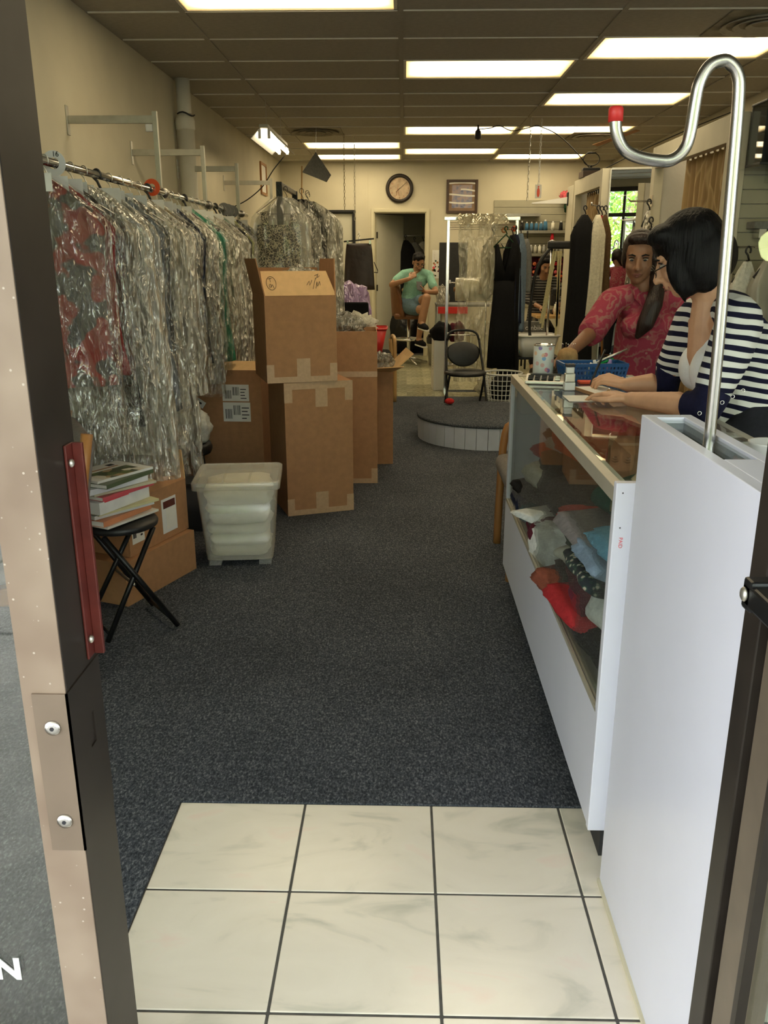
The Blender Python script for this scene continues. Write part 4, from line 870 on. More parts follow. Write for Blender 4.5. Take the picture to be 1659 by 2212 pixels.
def hanger(t, m_='steel', w=.42, wire=True, hz=0.0):
    r = .0024 if wire else .006
    hk = [(.016 * math.cos(a) * 1.0, 0, .0 + .021 * math.sin(a)) for a in [math.radians(d) for d in range(-40, 200, 24)]]
    hk = [(x, 0, z + hz) for x, y, z in hk]
    P = hk[::-1][::-1]
    body = [(-.0, 0, -.055), (-w/2, 0, -.175), (-w/2 + .01, 0, -.183), (w/2 - .01, 0, -.183), (w/2, 0, -.175), (0, 0, -.055)]
    g = MB(); g.tube([(0.012, 0, -.055), (.004, 0, -.035)] + [(.0, 0, -.025)] + [(-.016, 0, -.008)] + hk[::-1], r, 6); g.tube(body, r, 6); g.build('hanger', m_, t, True)
POLY = []
for k, (tint, lo, hi) in enumerate([((.95, .90, .77), .20, .60), ((.93, .88, .75), .28, .72), ((.96, .91, .79), .14, .50), ((.92, .87, .74), .34, .80)]): film('poly_%d' % k, tint, lo, hi, 13 + 2 * k, 1.0, .10, .14); POLY.append('poly_%d' % k)
film('poly_clear', (.95, .91, .80), .02, .20, 12, 1.0, .10, .14)
def red_print():
    m, nt, b = base('red_print'); L = nt.links; tc = nd(nt, 'ShaderNodeTexCoord')
    n = nd(nt, 'ShaderNodeTexNoise'); n.inputs['Scale'].default_value = 9; n.inputs['Detail'].default_value = 2; L.new(tc.outputs['Object'], n.inputs['Vector'])
    r = ramp(nt, [(0.0, (0.07, 0.066, 0.06)), (0.46, (0.07, 0.066, 0.06)), (0.50, (0.26, 0.03, 0.022)), (1, (0.22, 0.02, 0.018))]); L.new(n.outputs[0], r.inputs[0]); L.new(r.outputs[0], b.inputs['Base Color']); b.inputs['Roughness'].default_value = .85
red_print()
def pinstripe():
    m, nt, b = base('pinstripe'); L = nt.links; tc = nd(nt, 'ShaderNodeTexCoord'); w = nd(nt, 'ShaderNodeTexWave'); w.bands_direction = 'X'; w.inputs['Scale'].default_value = 14
    L.new(tc.outputs['Object'], w.inputs['Vector']); r = ramp(nt, [(0.75, (0.012, 0.016, 0.035)), (0.85, (0.25, 0.27, 0.33))]); L.new(w.outputs[0], r.inputs[0]); L.new(r.outputs[0], b.inputs['Base Color']); b.inputs['Roughness'].default_value = .9
pinstripe()
GC = {'g_red': (.26, .02, .022), 'g_black': (.012, .012, .014), 'g_tan': (.42, .36, .25), 'g_grey': (.20, .20, .19), 'g_cream': (.62, .58, .46), 'g_olive': (.20, .15, .06), 'g_navy': (.015, .02, .045), 'g_plum': (.09, .02, .05), 'g_green': (.03, .22, .14), 'g_slate': (.10, .13, .17), 'g_brown': (.10, .06, .03), 'g_lime': (.35, .38, .08), 'g_white': (.68, .66, .60), 'g_denim': (.16, .22, .30), 'g_teal': (.05, .24, .20)}
for k, c in GC.items(): cloth(k, c)
SPEC = [ # y, material, width, length, label
 (3.10, 'red_print', .52, .80, 'red and grey printed dress in clear plastic, nearest on the rail'),
 (3.21, 'g_red', .50, .76, 'plain red blouse in plastic, second on the rail'),
 (3.33, 'g_black', .50, 1.00, 'black coat in plastic beside the red clothes'),
 (3.46, 'g_tan', .50, .96, 'beige garment in cloudy plastic next to the black coat'),
 (3.60, 'g_cream', .50, .98, 'cream garment in shiny plastic, fifth on the rail'),
 (3.75, 'g_grey', .48, .95, 'pale grey garment in crumpled plastic, sixth on the rail'),
 (3.90, 'g_slate', .50, 1.02, 'slate blue garment in plastic reaching low over the cartons'),
 (4.05, 'g_black', .48, .90, 'black jacket with gold buttons in plastic in the middle of the rail'),
 (4.18, 'g_cream', .50, 1.14, 'long cream garment in plastic hanging lowest of all'),
 (4.33, 'g_tan', .50, .95, 'tan garment in cloudy plastic right of the long cream one'),
 (4.48, 'g_olive', .46, .92, 'olive brown garment in plastic'),
 (4.62, 'g_slate', .46, .84, 'blue grey garment in plastic beside the olive one'),
 (4.76, 'g_navy', .48, .92, 'navy garment in plastic by the first rail bracket'),
 (4.92, 'g_cream', .48, .80, 'cream garment in plastic beside the plum one'),
 (5.06, 'g_plum', .46, .86, 'dark plum garment in plastic'),
 (5.22, 'g_green', .50, .94, 'green satin dress in glossy plastic'),
 (5.38, 'g_teal', .48, .88, 'teal garment in plastic behind the green dress'),
 (5.54, 'g_tan', .48, .90, 'beige garment in plastic beyond the teal one'),
 (5.70, 'g_brown', .48, .92, 'brown garment in plastic near the second bracket'),
 (5.88, 'g_grey', .48, .92, 'grey garment in plastic behind the second bracket'),
 (6.06, 'g_teal', .44, .86, 'pale teal garment in plastic, third before the striped shirt'),
 (6.24, 'g_black', .46, .94, 'black garment in plastic, second before the striped shirt'),
 (6.44, 'g_lime', .44, .78, 'lime yellow garment edge just before the striped shirt'),
 (6.62, 'pinstripe', .50, .98, 'navy pinstriped shirt near the far end of the rail'),
 (6.84, 'g_black', .48, .98, 'black dress in plastic at the far end of the rail'),
]
DARK = ('red_print', 'g_red', 'g_black', 'g_navy', 'g_plum', 'g_olive', 'g_green', 'pinstripe', 'g_lime', 'g_slate', 'g_teal')
for k, (y, m_, w, L_, lab) in enumerate(SPEC):
    t = thing('bagged_garment', lab, 'garment', (RX, y, RZ), math.radians(-9 + 15 * rnd.random()), 'dry-cleaned clothes on the left rail')
    drape(w * .92, L_, .075, 100 + k).build('garment', m_, t, True)
    drape(w * (1.0 + .08 * rnd.random()), L_ + (.20 if m_ in ('red_print', 'g_red', 'g_cream') else .05) + .14 * rnd.random(), .085 + .05 * rnd.random(), 300 + k, True, 1.0 + .08 * rnd.random()).build('plastic_cover', 'poly_clear' if m_ in DARK else POLY[k % 4], t, True)
    hanger(t, 'steel' if k % 5 else 'black_plastic', .40, wire=bool(k % 5), hz=0.0)
    box('paper_tag', 'paper', t, .01, .01 + .04 + .06 * rnd.random(), -.045, -.0438, -.13 + .02 * rnd.random(), -.055)
mat('orange_plastic', (.8, .10, .02), .4, 0, .05, 10)
t = thing('size_ring', 'white round size divider marked 16 on the rail', 'rail divider', (RX, 3.30, RZ))
MB().lathe([(.02, -.001), (.045, -.001), (.045, .001), (.02, .001), (.02, -.001)], 24, cap=False).build('disc', 'white_plastic', t, rot=(PI/2, 0, 0))
text('number', '16', .026, 'ink', t, (.010, -.0025, .031), (PI/2, 0, 0))
t = tag(MB().lathe([(.018, -.002), (.042, -.002), (.042, .002), (.018, .002), (.018, -.002)], 20, cap=False).build('rail_marker', 'orange_plastic', None, loc=(RX, 4.56, RZ + .012), rot=(PI/2, 0, 0)), 'orange ring hooked on the clothes rail', 'rail divider')
for k, y in enumerate((6.35, 6.5, 6.66)):
    tag(MB().lathe([(.018, -.002), (.045, -.002), (.045, .002), (.018, .002), (.018, -.002)], 20, cap=False).build('rail_divider', 'g_grey', None, loc=(RX, y, RZ), rot=(PI/2, 0, 0)), ['nearest', 'middle', 'farthest'][k] + ' of three small grey disc dividers far along the clothes rail', 'rail divider', 'disc dividers at the far end of the rail')
# ------------------------------------------------------------------ rolling rack with leopard dress (behind the cartons)
t = thing('rolling_rack', 'black garment rack end on, holding bagged dresses behind the cartons', 'rack', (-0.93, 6.6, 0.004))
box('front_post', 'black_metal', t, -.022, .022, -.022, .022, .06, 1.965, .003); box('rear_post', 'black_metal', t, -.022, .022, .90, .944, .06, 1.965, .003)
box('top_rail', 'black_metal', t, -.016, .016, .0, .93, 1.93, 1.965, .003)
for y in (0, .92):
    box('base_bar', 'black_metal', t, -.26, .26, y - .018, y + .018, .05, .085, .003)
    for x in (-.24, .24): MB().cyl((x - .012, y, .026), (x + .012, y, .026), .026, n=14).build('caster', 'dark_rubber', t, True)
def leopard():
    m, nt, b = base('leopard'); L = nt.links; tc = nd(nt, 'ShaderNodeTexCoord')
    v = nd(nt, 'ShaderNodeTexVoronoi'); v.feature = 'DISTANCE_TO_EDGE'; v.inputs['Scale'].default_value = 46; v.inputs['Randomness'].default_value = 1.0
    n = nd(nt, 'ShaderNodeTexNoise'); n.inputs['Scale'].default_value = 30; L.new(tc.outputs['Object'], n.inputs['Vector'])
    mx = nd(nt, 'ShaderNodeMix', data_type='RGBA'); mx.inputs[0].default_value = .06; L.new(tc.outputs['Object'], mx.inputs[6]); L.new(n.outputs[1], mx.inputs[7]); L.new(mx.outputs[2], v.inputs['Vector'])
    r = ramp(nt, [(0.055, (.55, .48, .34)), (0.10, (.012, .010, .009))]); L.new(v.outputs[0], r.inputs[0]); L.new(r.outputs[0], b.inputs['Base Color']); b.inputs['Roughness'].default_value = .9
leopard()
film('poly_bag', (.85, .82, .72), .04, .26, 4, .3, .2)
for k, (y, x, m_, w, L_, lab, pm) in enumerate([(6.56, -.93, 'leopard', .40, 1.25, 'leopard print dress in a clear bag on the black rack', 'poly_bag'), (6.72, -.90, 'g_white', .46, 1.2, 'white blouse bag directly behind the leopard dress', 'poly_2'), (6.90, -.80, 'g_black', .46, 1.15, 'black jacket in plastic behind the leopard dress', 'poly_2'), (7.12, -.78, 'g_white', .50, 1.2, 'grey white garment in plastic, third on the black rack', 'poly_1'), (7.35, -.80, 'g_cream', .50, 1.15, 'cream garment in plastic, last on the black rack', 'poly_2')]):
    t = thing('bagged_dress', lab, 'garment', (x, y, 1.925), math.radians(2 - 2 * k), 'dresses on the black rack')
    gmesh = drape(w * .85, L_, .08, 500 + k, flare=1.1)
    if m_ == 'leopard': gmesh.v = [(vx, vy, vz if vz < -.26 else -.26 - (vz + .26) * -.0) for vx, vy, vz in gmesh.v]
    gmesh.build('garment', m_, t, True)
    drape(w * 1.12, L_ + .05, .11, 600 + k, True, 1.0).build('plastic_cover', pm, t, True)
    hanger(t, 'black_plastic', .34, wire=True, hz=.0)
    if m_ == 'leopard':
        for s_ in (-1, 1): MB().bar((s_ * .10, -.045, -.27), (s_ * .115, -.03, -.17), .05, .008).build('strap', 'leopard', t)
# ------------------------------------------------------------------ hanging shop light, picture frame on the left wall, chains, flag, vents
t = thing('shop_light', 'hanging twin-tube fluorescent shop light by the left wall', 'light', (-1.20, 8.3, 2.44), math.radians(0))
g = MB(); prof = [(-.115, -.035), (-.05, .03), (-.03, .045), (.03, .045), (.05, .03), (.115, -.035)]
g.loft([[(x, y, z) for x, z in prof] for y in (-.6, .6)], closed=False, cap=False); g.build('reflector', 'white_plastic', t, solid=.004)
box('ballast_box', 'aluminium_bar', t, -.04, .04, -.62, .62, .045, .075, .004)
for s_ in (-1, 1):
    MB().cyl((s_ * .04, -.57, -.01), (s_ * .04, .57, -.01), .019, n=12).build('tube', 'tube_light', t, True)
    for e in (-1, 1): box('lamp_holder', 'white_plastic', t, s_ * .04 - .012, s_ * .04 + .012, *sorted((e * .575, e * .595)), -.035, .04, .002)
for y in (-.45, .45): MB().cyl((0, y, .075), (0, y, .30), .003, n=6).build('hanging_cord', 'steel', t)
tag(MB().tube([(-1.2, 8.95, 2.4), (-1.32, 9.0, 2.28), (-1.45, 9.05, 2.12), (-1.62, 9.1, 2.0), (-1.77, 9.1, 1.93)], .006, 6, smooth=4).build('power_cord', 'black_plastic', None, True), 'dark cord sagging from the shop light to the left wall', 'cord')
t = thing('framed_print', 'narrow gold-brown picture frame high on the left wall', 'picture', (XL, 11.25, 2.38))
f = MB(); f.box(0, .02, -.22, -.19, -.19, .19); f.box(0, .02, .19, .22, -.19, .19); f.box(0, .02, -.19, .19, -.19, -.16); f.box(0, .02, -.19, .19, .16, .19); f.build('frame', 'wood_honey', t); box('print', 'paper', t, .0, .008, -.19, .19, -.16, .16)
def chain_obj(x, y, z0, z1, lab, m_='steel'):
    g = MB(); z = z1; k = 0
    t = thing('hanging_chain', lab, 'chain', (x, y, z0))
    me = MB().tube([(.009 * math.cos(a), 0, .021 * math.sin(a)) for a in [q * PI / 5 for q in range(10)]], .0028, 5, close=True).mesh('link'); me.materials.append(MATS[m_])
    while z > z0:
        obj('link', me, None, t, loc=(0, 0, z - z0 - .02), rot=(0, 0, (k % 2) * PI / 2 + .3)); z -= .036; k += 1
chain_obj(-0.676, 10.0, 1.98, 2.74, 'left one of two thin chains hanging before the far wall', 'g_tan' )
chain_obj(-0.560, 10.0, 1.86, 2.74, 'right one of two thin chains hanging before the far wall', 'g_cream')
chain_obj(1.24, 9.0, 2.0, 2.74, 'thin dark chain hanging above the thread wall', 'steel')
chain_obj(1.346, 9.0, 2.16, 2.74, 'white plastic chain holding a small picture card', 'white_plastic')
t = thing('picture_card', 'small white card with an orange figure hanging on the white chain', 'card', (1.346, 9.0, 2.01))
box('card', 'paper', t, -.032, .032, -.002, .002, -.005, .125); MB().ell((0, -.003, .05), (.015, .001, .045), 12, 8).build('printed_figure', 'orange_tag', t, True); MB().ell((0, -.003, .104), (.008, .001, .009), 10, 6).build('printed_figure', 'orange_tag', t, True)
t = thing('paper_pennant', 'grey paper pennant on a pole hanging under the ceiling', 'pennant', (-0.98, 9.5, 0))
MB().hexa([(-.11, -.004, 2.30), (.15, -.02, 2.20), (.20, -.02, 2.27), (.04, -.004, 2.50), (-.11, .0, 2.30), (.15, -.016, 2.20), (.20, -.016, 2.27), (.04, 0, 2.50)]).build('sheet', 'g_grey', t)
MB().tube([(-.11, 0, 2.36), (-.12, 0, 2.1), (-.15, .1, 1.75)], .008, 8).build('stick', 'wood_pale', t, True); MB().tube([(.04, 0, 2.49), (.05, 0, 2.745)], .002, 5).build('string', 'steel', t)
for k, (x, y, lab) in enumerate([(-0.97, 9.8, 'dusty square ceiling vent left of the chains'), (2.13, 10.21, 'square ceiling vent over the fitting booths'), (2.10, 5.52, 'round-coned ceiling vent at the upper right corner')]):
    t = thing('ceiling_vent', lab, 'vent', (x, y, ZC), 0, 'ceiling vents')
    mat('vent_dust', (.25, .22, .16), .8, 0, .3, 10)
    box('backing', 'vent_dust', t, -.29, .29, -.29, .29, -.006, .0)
    for r in (.22, .15, .08): MB().lathe([(r, -.006), (r + .03, -.022), (r + .036, -.020), (r + .006, -.004)], 26, cap=False).build('cone', 'vent_dust' if k == 0 else 'ceiling_panel', t, True)
t = thing('ceiling_sensor', 'small black device with cable hanging under a ceiling light', 'sensor', (0.755, 9.4, 2.60))
MB().lathe([(0, .0), (.03, .01), (.036, .04), (.03, .08), (.012, .10), (.008, .14)], 14).build('body', 'black_plastic', t, True)
MB().tube([(0, 0, .10), (.12, 0, .11), (.22, .02, .135), (.34, .03, .09), (.46, 0, .10), (.60, 0, .135)], .005, 6, smooth=4).build('cable', 'black_plastic', t, True)
tag(MB().tube([(1.36, 9.4, 2.735), (1.55, 9.4, 2.66), (1.75, 9.45, 2.52), (1.98, 9.5, 2.30)], .005, 6, smooth=4).build('antenna_cable', 'black_plastic', None, True), 'thin black cable from the ceiling down to the booth antenna', 'cord')
tag(MB().tube([(2.05, 9.5, 2.30), (2.35, 9.2, 2.45), (2.7, 8.6, 2.60), (2.93, 8.2, 2.68)], .005, 6, smooth=4).build('antenna_cable', 'black_plastic', None, True), 'thin black cable rising right from the booth antenna', 'cord')
o = tag(MB().hexa([(1.98, 9.6, 2.57), (2.32, 9.2, 2.66), (2.38, 9.26, 2.66), (2.06, 9.7, 2.57), (1.98, 9.6, 2.575), (2.32, 9.2, 2.665), (2.38, 9.26, 2.665), (2.06, 9.7, 2.575)]).build('loose_board', 'cardboard', None), 'loose brown strip hanging below the far right ceiling light', 'board')
# ------------------------------------------------------------------ far wall: clock, picture, poster, board
t = thing('wall_clock', 'round dark-rimmed wall clock with an antique face above the doorway', 'clock', (-0.073, YB, 2.386))
MB().lathe([(.150, 0), (.197, .0), (.200, .02), (.190, .045), (.165, .050), (.150, .035)], 40, cap=False).build('rim', 'bronze', t, True, rot=(PI/2, 0, 0))
mat('clock_face', (.52, .40, .27), .7, 0, .25, 14)
MB().cyl((0, -.012, 0), (0, -.020, 0), .155, n=40).build('dial', 'clock_face', t)
mat('brick_ink', (.30, .10, .05), .7, 0, .1, 20)
for k in range(12):
    a = math.radians(90 - 30 * (k + 1)); text('numeral', str(k + 1), .034, 'brick_ink', t, (.125 * math.cos(a), -.0215, .125 * math.sin(a)), (PI/2, 0, 0))
tw = MB(); tw.bar((-.045, -.0208, -.10), (-.03, -.0208, .0), .006, .001); tw.bar((-.005, -.0208, -.10), (-.02, -.0208, .0), .006, .001); tw.bar((-.04, -.0208, -.06), (-.01, -.0208, -.06), .006, .001); tw.bar((-.025, -.0208, 0), (-.025, -.0208, .06), .004, .001)
tw.build('dial_tower_print', 'brick_ink', t)
MB().bar((-.018, -.027, -.018), (.105, -.027, .088), .006, .002).build('minute_hand', 'ink', t); MB().bar((.01, -.025, .012), (-.055, -.025, -.05), .009, .002).build('hour_hand', 'ink', t)
t = thing('framed_picture', 'brown wooden framed picture with white glare stripes on the far wall', 'picture', (0.828, YB, 2.275))
f = MB(); a, b_, w = .226, .229, .035
f.box(-a, -a + w, -.03, 0, -b_, b_); f.box(a - w, a, -.03, 0, -b_, b_); f.box(-a + w, a - w, -.03, 0, -b_, -b_ + w); f.box(-a + w, a - w, -.03, 0, b_ - w, b_); f.build('frame', 'wood_dark', t, bevel=.004)
mat('picture_mount', (.26, .17, .11), .7, 0, .1, 10); box('mount', 'picture_mount', t, -a + w, a - w, -.012, -.006, -b_ + w, b_ - w)
def art(name, cols, sc):
    m, nt, b = base(name); L = nt.links; tc = nd(nt, 'ShaderNodeTexCoord'); n = nd(nt, 'ShaderNodeTexNoise'); n.inputs['Scale'].default_value = sc; n.inputs['Detail'].default_value = 3; L.new(tc.outputs['Object'], n.inputs['Vector'])
    r = ramp(nt, [(.3 + .4 * k / (len(cols) - 1), c) for k, c in enumerate(cols)]); L.new(n.outputs[0], r.inputs[0]); L.new(r.outputs[0], b.inputs['Base Color']); b.inputs['Roughness'].default_value = .6
art('blue_art', [(.14, .15, .25), (.26, .27, .38), (.42, .32, .30), (.3, .32, .5)], 18)
box('print', 'blue_art', t, -.145, .145, -.0145, -.012, -.155, .155)
for k, (z, x0, x1) in enumerate([(.165, -.19, .185), (.075, -.02, .185), (.01, -.185, .185), (-.09, -.185, .175)]): MB().grid(lambda u, v: (x0 + (x1 - x0) * u, -.0155, z + .012 * math.sin(u * 3 + k) + .022 * v), 10, 1).build('white_streak', 'paper', t, solid=.0006)  # glare on the picture, built in as white strips
t = thing('wall_poster', 'flower calendar poster on the far wall beside the doorway', 'poster', (0.49, YB, 1.34))
box('sheet', 'paper', t, -.075, .075, -.003, 0, -.20, .20); q = random.Random(4)
for k in range(22):
    c = q.choice(['red_ink', 'cloth_forest', 'wood_honey', 'red_ink', 'cloth_maroon']); x, z = -.06 + .12 * q.random(), -.17 + .30 * q.random(); r = .008 + .012 * q.random()
    MB().cyl((x, -.003, z), (x, -.0042, z), r, n=9).build('printed_flower', c, t)
for k in range(4): MB().bar((-.055, -.0036, .18 - .035 * k), (-.035, -.0036, .16 - .035 * k), .012, .001).build('printed_diamond', 'wood_honey', t)
t = thing('black_board', 'tall black panel standing behind the plastic roll rack', 'panel', (0.70, 12.45, 0))
box('panel', 'black_plastic', t, -.20, .20, -.03, .03, .75, 1.64, .006); box('frame_edge', 'dark_rubber', t, -.215, .215, -.02, .02, .70, .76, .004)
for x in (-.17, .17): box('leg', 'black_metal', t, x - .02, x + .02, -.03, .03, 0, .72)
t = thing('red_drawer_desk', 'grey work desk with a red drawer front beside the seated man', 'desk', (0.86, 11.85, 0))
box('top', 'g_grey', t, -.42, .55, -.30, .32, .80, .83, .004); box('drawer', 'red_plastic', t, -.40, .0, -.305, .25, .71, .80, .004)
for x in (-.39, .50):
    for y in (-.27, .28): box('leg', 'steel', t, x - .025, x + .025, y - .025, y + .025, 0, .80)
box('side_panel', 'shelf_board', t, -.34, .0, -.22, .2, .15, .71)
heap('plastic_bag', 'clear plastic bag on the desk corner beside the chrome rack', 'bag', 'poly_2', (0.52, 11.62, 0.93), (.09, .09, .15), 11, .25)
t = thing('waste_bin', 'grey waste bin lined with a bag by the desk', 'bin', (0.46, 11.72, 0))
MB().lathe([(.0, 0), (.105, 0), (.135, .36), (.14, .37)], 22, cap=False).build('bucket', 'galvanised', t, True, solid=.003); MB().lathe([(.14, .30), (.145, .375), (.12, .42), (.09, .385)], 22, cap=False).build('liner', 'black_bag', t, True)
t = thing('file_box', 'tall white file box on the floor by the chrome rack', 'box', (0.40, 9.55, 0), .05)
box('case', 'white_plastic', t, -.07, .07, -.16, .16, 0, .55, .004)
for k in range(6): box('vent_hole', 'ink', t, -.0705, -.07, -.03 , -.015, .22 + .03 * k, .235 + .03 * k)
heap('dark_bundle', 'dark cloth bundle on the white file box', 'cloth', 'black_cloth', (0.42, 9.5, 0.63), (.11, .12, .11), 12, .3)
heap('pink_bundle', 'pink and black cloth tuck beside the folding chair back', 'cloth', 'cloth_maroon', (0.60, 9.6, 0.62), (.09, .1, .12), 13, .3)
# ------------------------------------------------------------------ chrome rack with the plastic roll
t = thing('roll_rack', 'chrome rack dispensing clear plastic cover from a wide roll', 'rack', (0.80, 9.1, 0))
f = MB()
for x in (-.345, .36): box('post', 'chrome', t, x - .016, x + .016, -.016, .016, .012, 1.83, .003)
box('top_bar', 'chrome', t, -.39, .39, -.02, .02, 1.80, 1.835, .003)
for k in range(4): MB().cyl((-.33, -.02 - .018 * k, 1.775 - .022 * k), (.35, -.02 - .018 * k, 1.775 - .022 * k), .004, n=6).build('hanger_wire', 'chrome', t, True)
for x in (-.345, .36): box('foot', 'chrome', t, x - .018, x + .018, -.25, .25, 0.004, .035, .003)
box('base_bar', 'chrome', t, -.345, .36, -.012, .012, .03, .055)
for z in (1.18, .64, .33): MB().cyl((-.33, -.01, z), (-.33 + (.30 if z != 1.18 else .08), -.01, z), .007, n=8).build('arm', 'chrome', t, True); box('arm_clip', 'white_plastic', t, -.335, -.31, -.03, .0, z - .005, z + .028)
t = thing('plastic_roll', 'thick roll of clear plastic film on the chrome rack', 'roll', (0.72, 9.03, 1.115))
film('roll_film', (.92, .87, .68), .80, .98, 5, .15, .18)
g = MB(); g.tube([(-.185, 0, 0), (-.18, 0, 0), (.18, 0, 0), (.185, 0, 0)], [.05, .118, .118, .05], 30); g.build('film_roll', 'roll_film', t, True)
MB().cyl((-.20, 0, 0), (.20, 0, 0), .022, n=12).build('core', 'cardboard', t, True)
t = thing('plastic_sheet', 'clear plastic sheet hanging from the chrome rack down to the floor', 'plastic', (0.75, 9.0, 0))
film('sheet_film', (.80, .76, .60), .12, .55, 8, .9, .12)
def sheet_fn(u, v):
    z = 1.80 - 1.62 * v; x = (u - .5) * (.40 if v < .6 else .44) + .02 * nz(u * 3, v * 5)
    return (x, -.16 + .03 * math.sin(u * 19 + v * 2) * (.3 + v) + .02 * nz(u * 9, v * 9, 2) + (.06 if v < .12 else 0), z)
MB().grid(sheet_fn, 26, 40).build('drop', 'sheet_film', t, True)
def foil_fn(u, v):
    return (-.20 + .47 * u - .06 * v * (.5 - u) , -.10 - .08 * v + .012 * nz(u * 14, v * 6, 5), 1.855 - .10 * v + .012 * nz(u * 20, v * 8))
film('foil_film', (.95, .88, .66), .90, 1.0, 9, .6, .10); MATS['foil_film'].node_tree.nodes['Principled BSDF'].inputs['Metallic'].default_value = .5
MB().grid(foil_fn, 30, 8).build('folded_top', 'foil_film', t, True)
heap('plastic_scrap', 'crumpled clear plastic on the floor below the chrome rack', 'plastic', 'sheet_film', (0.98, 9.0, .10), (.20, .13, .11), 21, .4)
tag(MB().tube([(.855, 8.97, .13), (.855, 8.97, 1.28)], .009, 10).build('chrome_rod', 'chrome', None, True), 'thin vertical chrome rod in front of the plastic sheet', 'rod')
# garments hanging on the right side of that rack
def plain_garment(lab, m_, x, y, z, w, L_, seed, rot=0.0, th=.09, flare=1.0, hm='black_plastic', name='hanging_garment', group='clothes hanging by the plastic roll', cat='garment'):
    t = thing(name, lab, cat, (x, y, z), rot, group)
    drape(w, L_, th, seed, flare=flare).build('garment', m_, t, True); hanger(t, hm, w * .85, wire=False); return t
plain_garment('sleeveless beige top hanging at the front of the chrome rack', 'g_tan', .905, 8.93, 1.71, .25, .64, 701, .1)
tt = thing('black_dress', 'long black v-neck dress on a green hanger beside the plastic sheet', 'garment', (1.02, 8.83, 1.71), .12, 'clothes hanging by the plastic roll')
g = MB(); rings = []
for i, (z, w, th) in enumerate([(-.50, .20, .06), (-.62, .22, .10), (-.78, .24, .12), (-1.0, .28, .13), (-1.38, .30, .14)]):
    rings.append([(w/2 * math.copysign(abs(math.cos(a)) ** .8, math.cos(a)), th/2 * math.sin(a) + .012 * math.sin(5 * a + i) * i * .3, z) for a in [2 * PI * k / 30 for k in range(30)]])
g.loft(rings); g.hexa([(-.10, -.03, -.50), (.02, -.03, -.50), (.02, .03, -.50), (-.10, .03, -.50), (-.105, -.02, -.15), (-.075, -.02, -.15), (-.075, .02, -.15), (-.105, .02, -.15)]); g.hexa([(-.02, -.03, -.50), (.10, -.03, -.50), (.10, .03, -.50), (-.02, .03, -.50), (.07, -.02, -.13), (.12, -.02, -.13), (.12, .02, -.13), (.07, .02, -.13)])
g.build('dress', 'black_cloth', tt, True); hanger(tt, 'cloth_forest', .24, wire=False)
plain_garment('black trousers bunch hanging behind the long black dress', 'black_cloth', 1.10, 8.95, 1.71, .22, 1.55, 702, .8, .12)
plain_garment('dark navy garment between the black dress and the denim', 'g_navy', 1.14, 9.0, 1.72, .20, .95, 703, 1.0, .10)
plain_garment('pale denim garment hanging behind the black dress', 'g_denim', 1.20, 9.08, 1.73, .20, 1.05, 704, 1.1, .10)
plain_garment('dark grey garment hanging rightmost on the chrome rack', 'g_grey', 1.30, 9.3, 1.68, .16, .60, 705, 1.2, .10)
for k, (x, z) in enumerate(((.94, 1.70), (1.04, 1.715))): tag(MB().lathe([(.010, -.008), (.028, -.008), (.028, .008), (.010, .008), (.010, -.008)], 16, cap=False).build('tape_spool', 'orange_plastic' if k else 'wood_honey', None, True, loc=(x + .08, 9.02, z), rot=(PI/2, 0, 0)), ['amber tape roll hooked on the chrome rack', 'orange tape roll hooked on the chrome rack'][k], 'tape')
# ------------------------------------------------------------------ black folding chair, platform, pin cushion, basket
t = thing('black_chair', 'black folding chair with padded round back behind the platform', 'chair', (0.565, 7.66, 0.004), math.radians(6))
for s_ in (-1, 1):
    MB().tube([(s_ * .185, -.22, 0), (s_ * .175, -.02, .36), (s_ * .150, .17, .70)], .011, 8, smooth=3).build('leg', 'black_metal', t, True)
    MB().tube([(s_ * .165, .22, 0), (s_ * .160, -.10, .41)], .011, 8).build('leg', 'black_metal', t, True)
MB().tube([(-.150, .17, .70), (-.13, .185, .755), (-.07, .195, .785), (.07, .195, .785), (.13, .185, .755), (.150, .17, .70)], .011, 8, smooth=3).build('back_hoop', 'black_metal', t, True)
g = MB(); g.loft([[(.155 * math.cos(a) * k, .155 - .012 + y + .03 * (math.sin(a)), .60 + (.135 if math.sin(a) < 0 else .085) * math.sin(a) * k) for a in [2 * PI * q / 28 for q in range(28)]] for y, k in ((-.018, .9), (-.012, 1), (.012, 1), (.018, .9))]); g.build('backrest', 'black_plastic', t, True)
MB().lathe([(0, .405), (.175, .405), (.19, .412), (.192, .43), (.175, .442), (0, .446)], 28).build('seat', 'black_plastic', t, True)
MB().tube([(-.165, .19, .05), (.165, .19, .05)], .008, 8).build('crossbar', 'black_metal', t, True)
t = thing('fitting_platform', 'round carpeted fitting platform with pale skirt on the carpet', 'platform', (0.70, 6.885, 0.004))
mat('platform_skirt', (.56, .58, .66), .6, 0, .06, 10)
RP = .575
for k in range(40):
    a = 2 * PI * k / 40; hw = PI / 40 * .96
    g = MB(); g.hexa([(RP * math.cos(a - hw), RP * math.sin(a - hw), .0), (RP * math.cos(a + hw), RP * math.sin(a + hw), .0), ((RP - .02) * math.cos(a + hw), (RP - .02) * math.sin(a + hw), .0), ((RP - .02) * math.cos(a - hw), (RP - .02) * math.sin(a - hw), .0), (RP * math.cos(a - hw), RP * math.sin(a - hw), .172), (RP * math.cos(a + hw), RP * math.sin(a + hw), .172), ((RP - .02) * math.cos(a + hw), (RP - .02) * math.sin(a + hw), .172), ((RP - .02) * math.cos(a - hw), (RP - .02) * math.sin(a - hw), .172)])
    g.build('skirt_slat', 'platform_skirt', t)
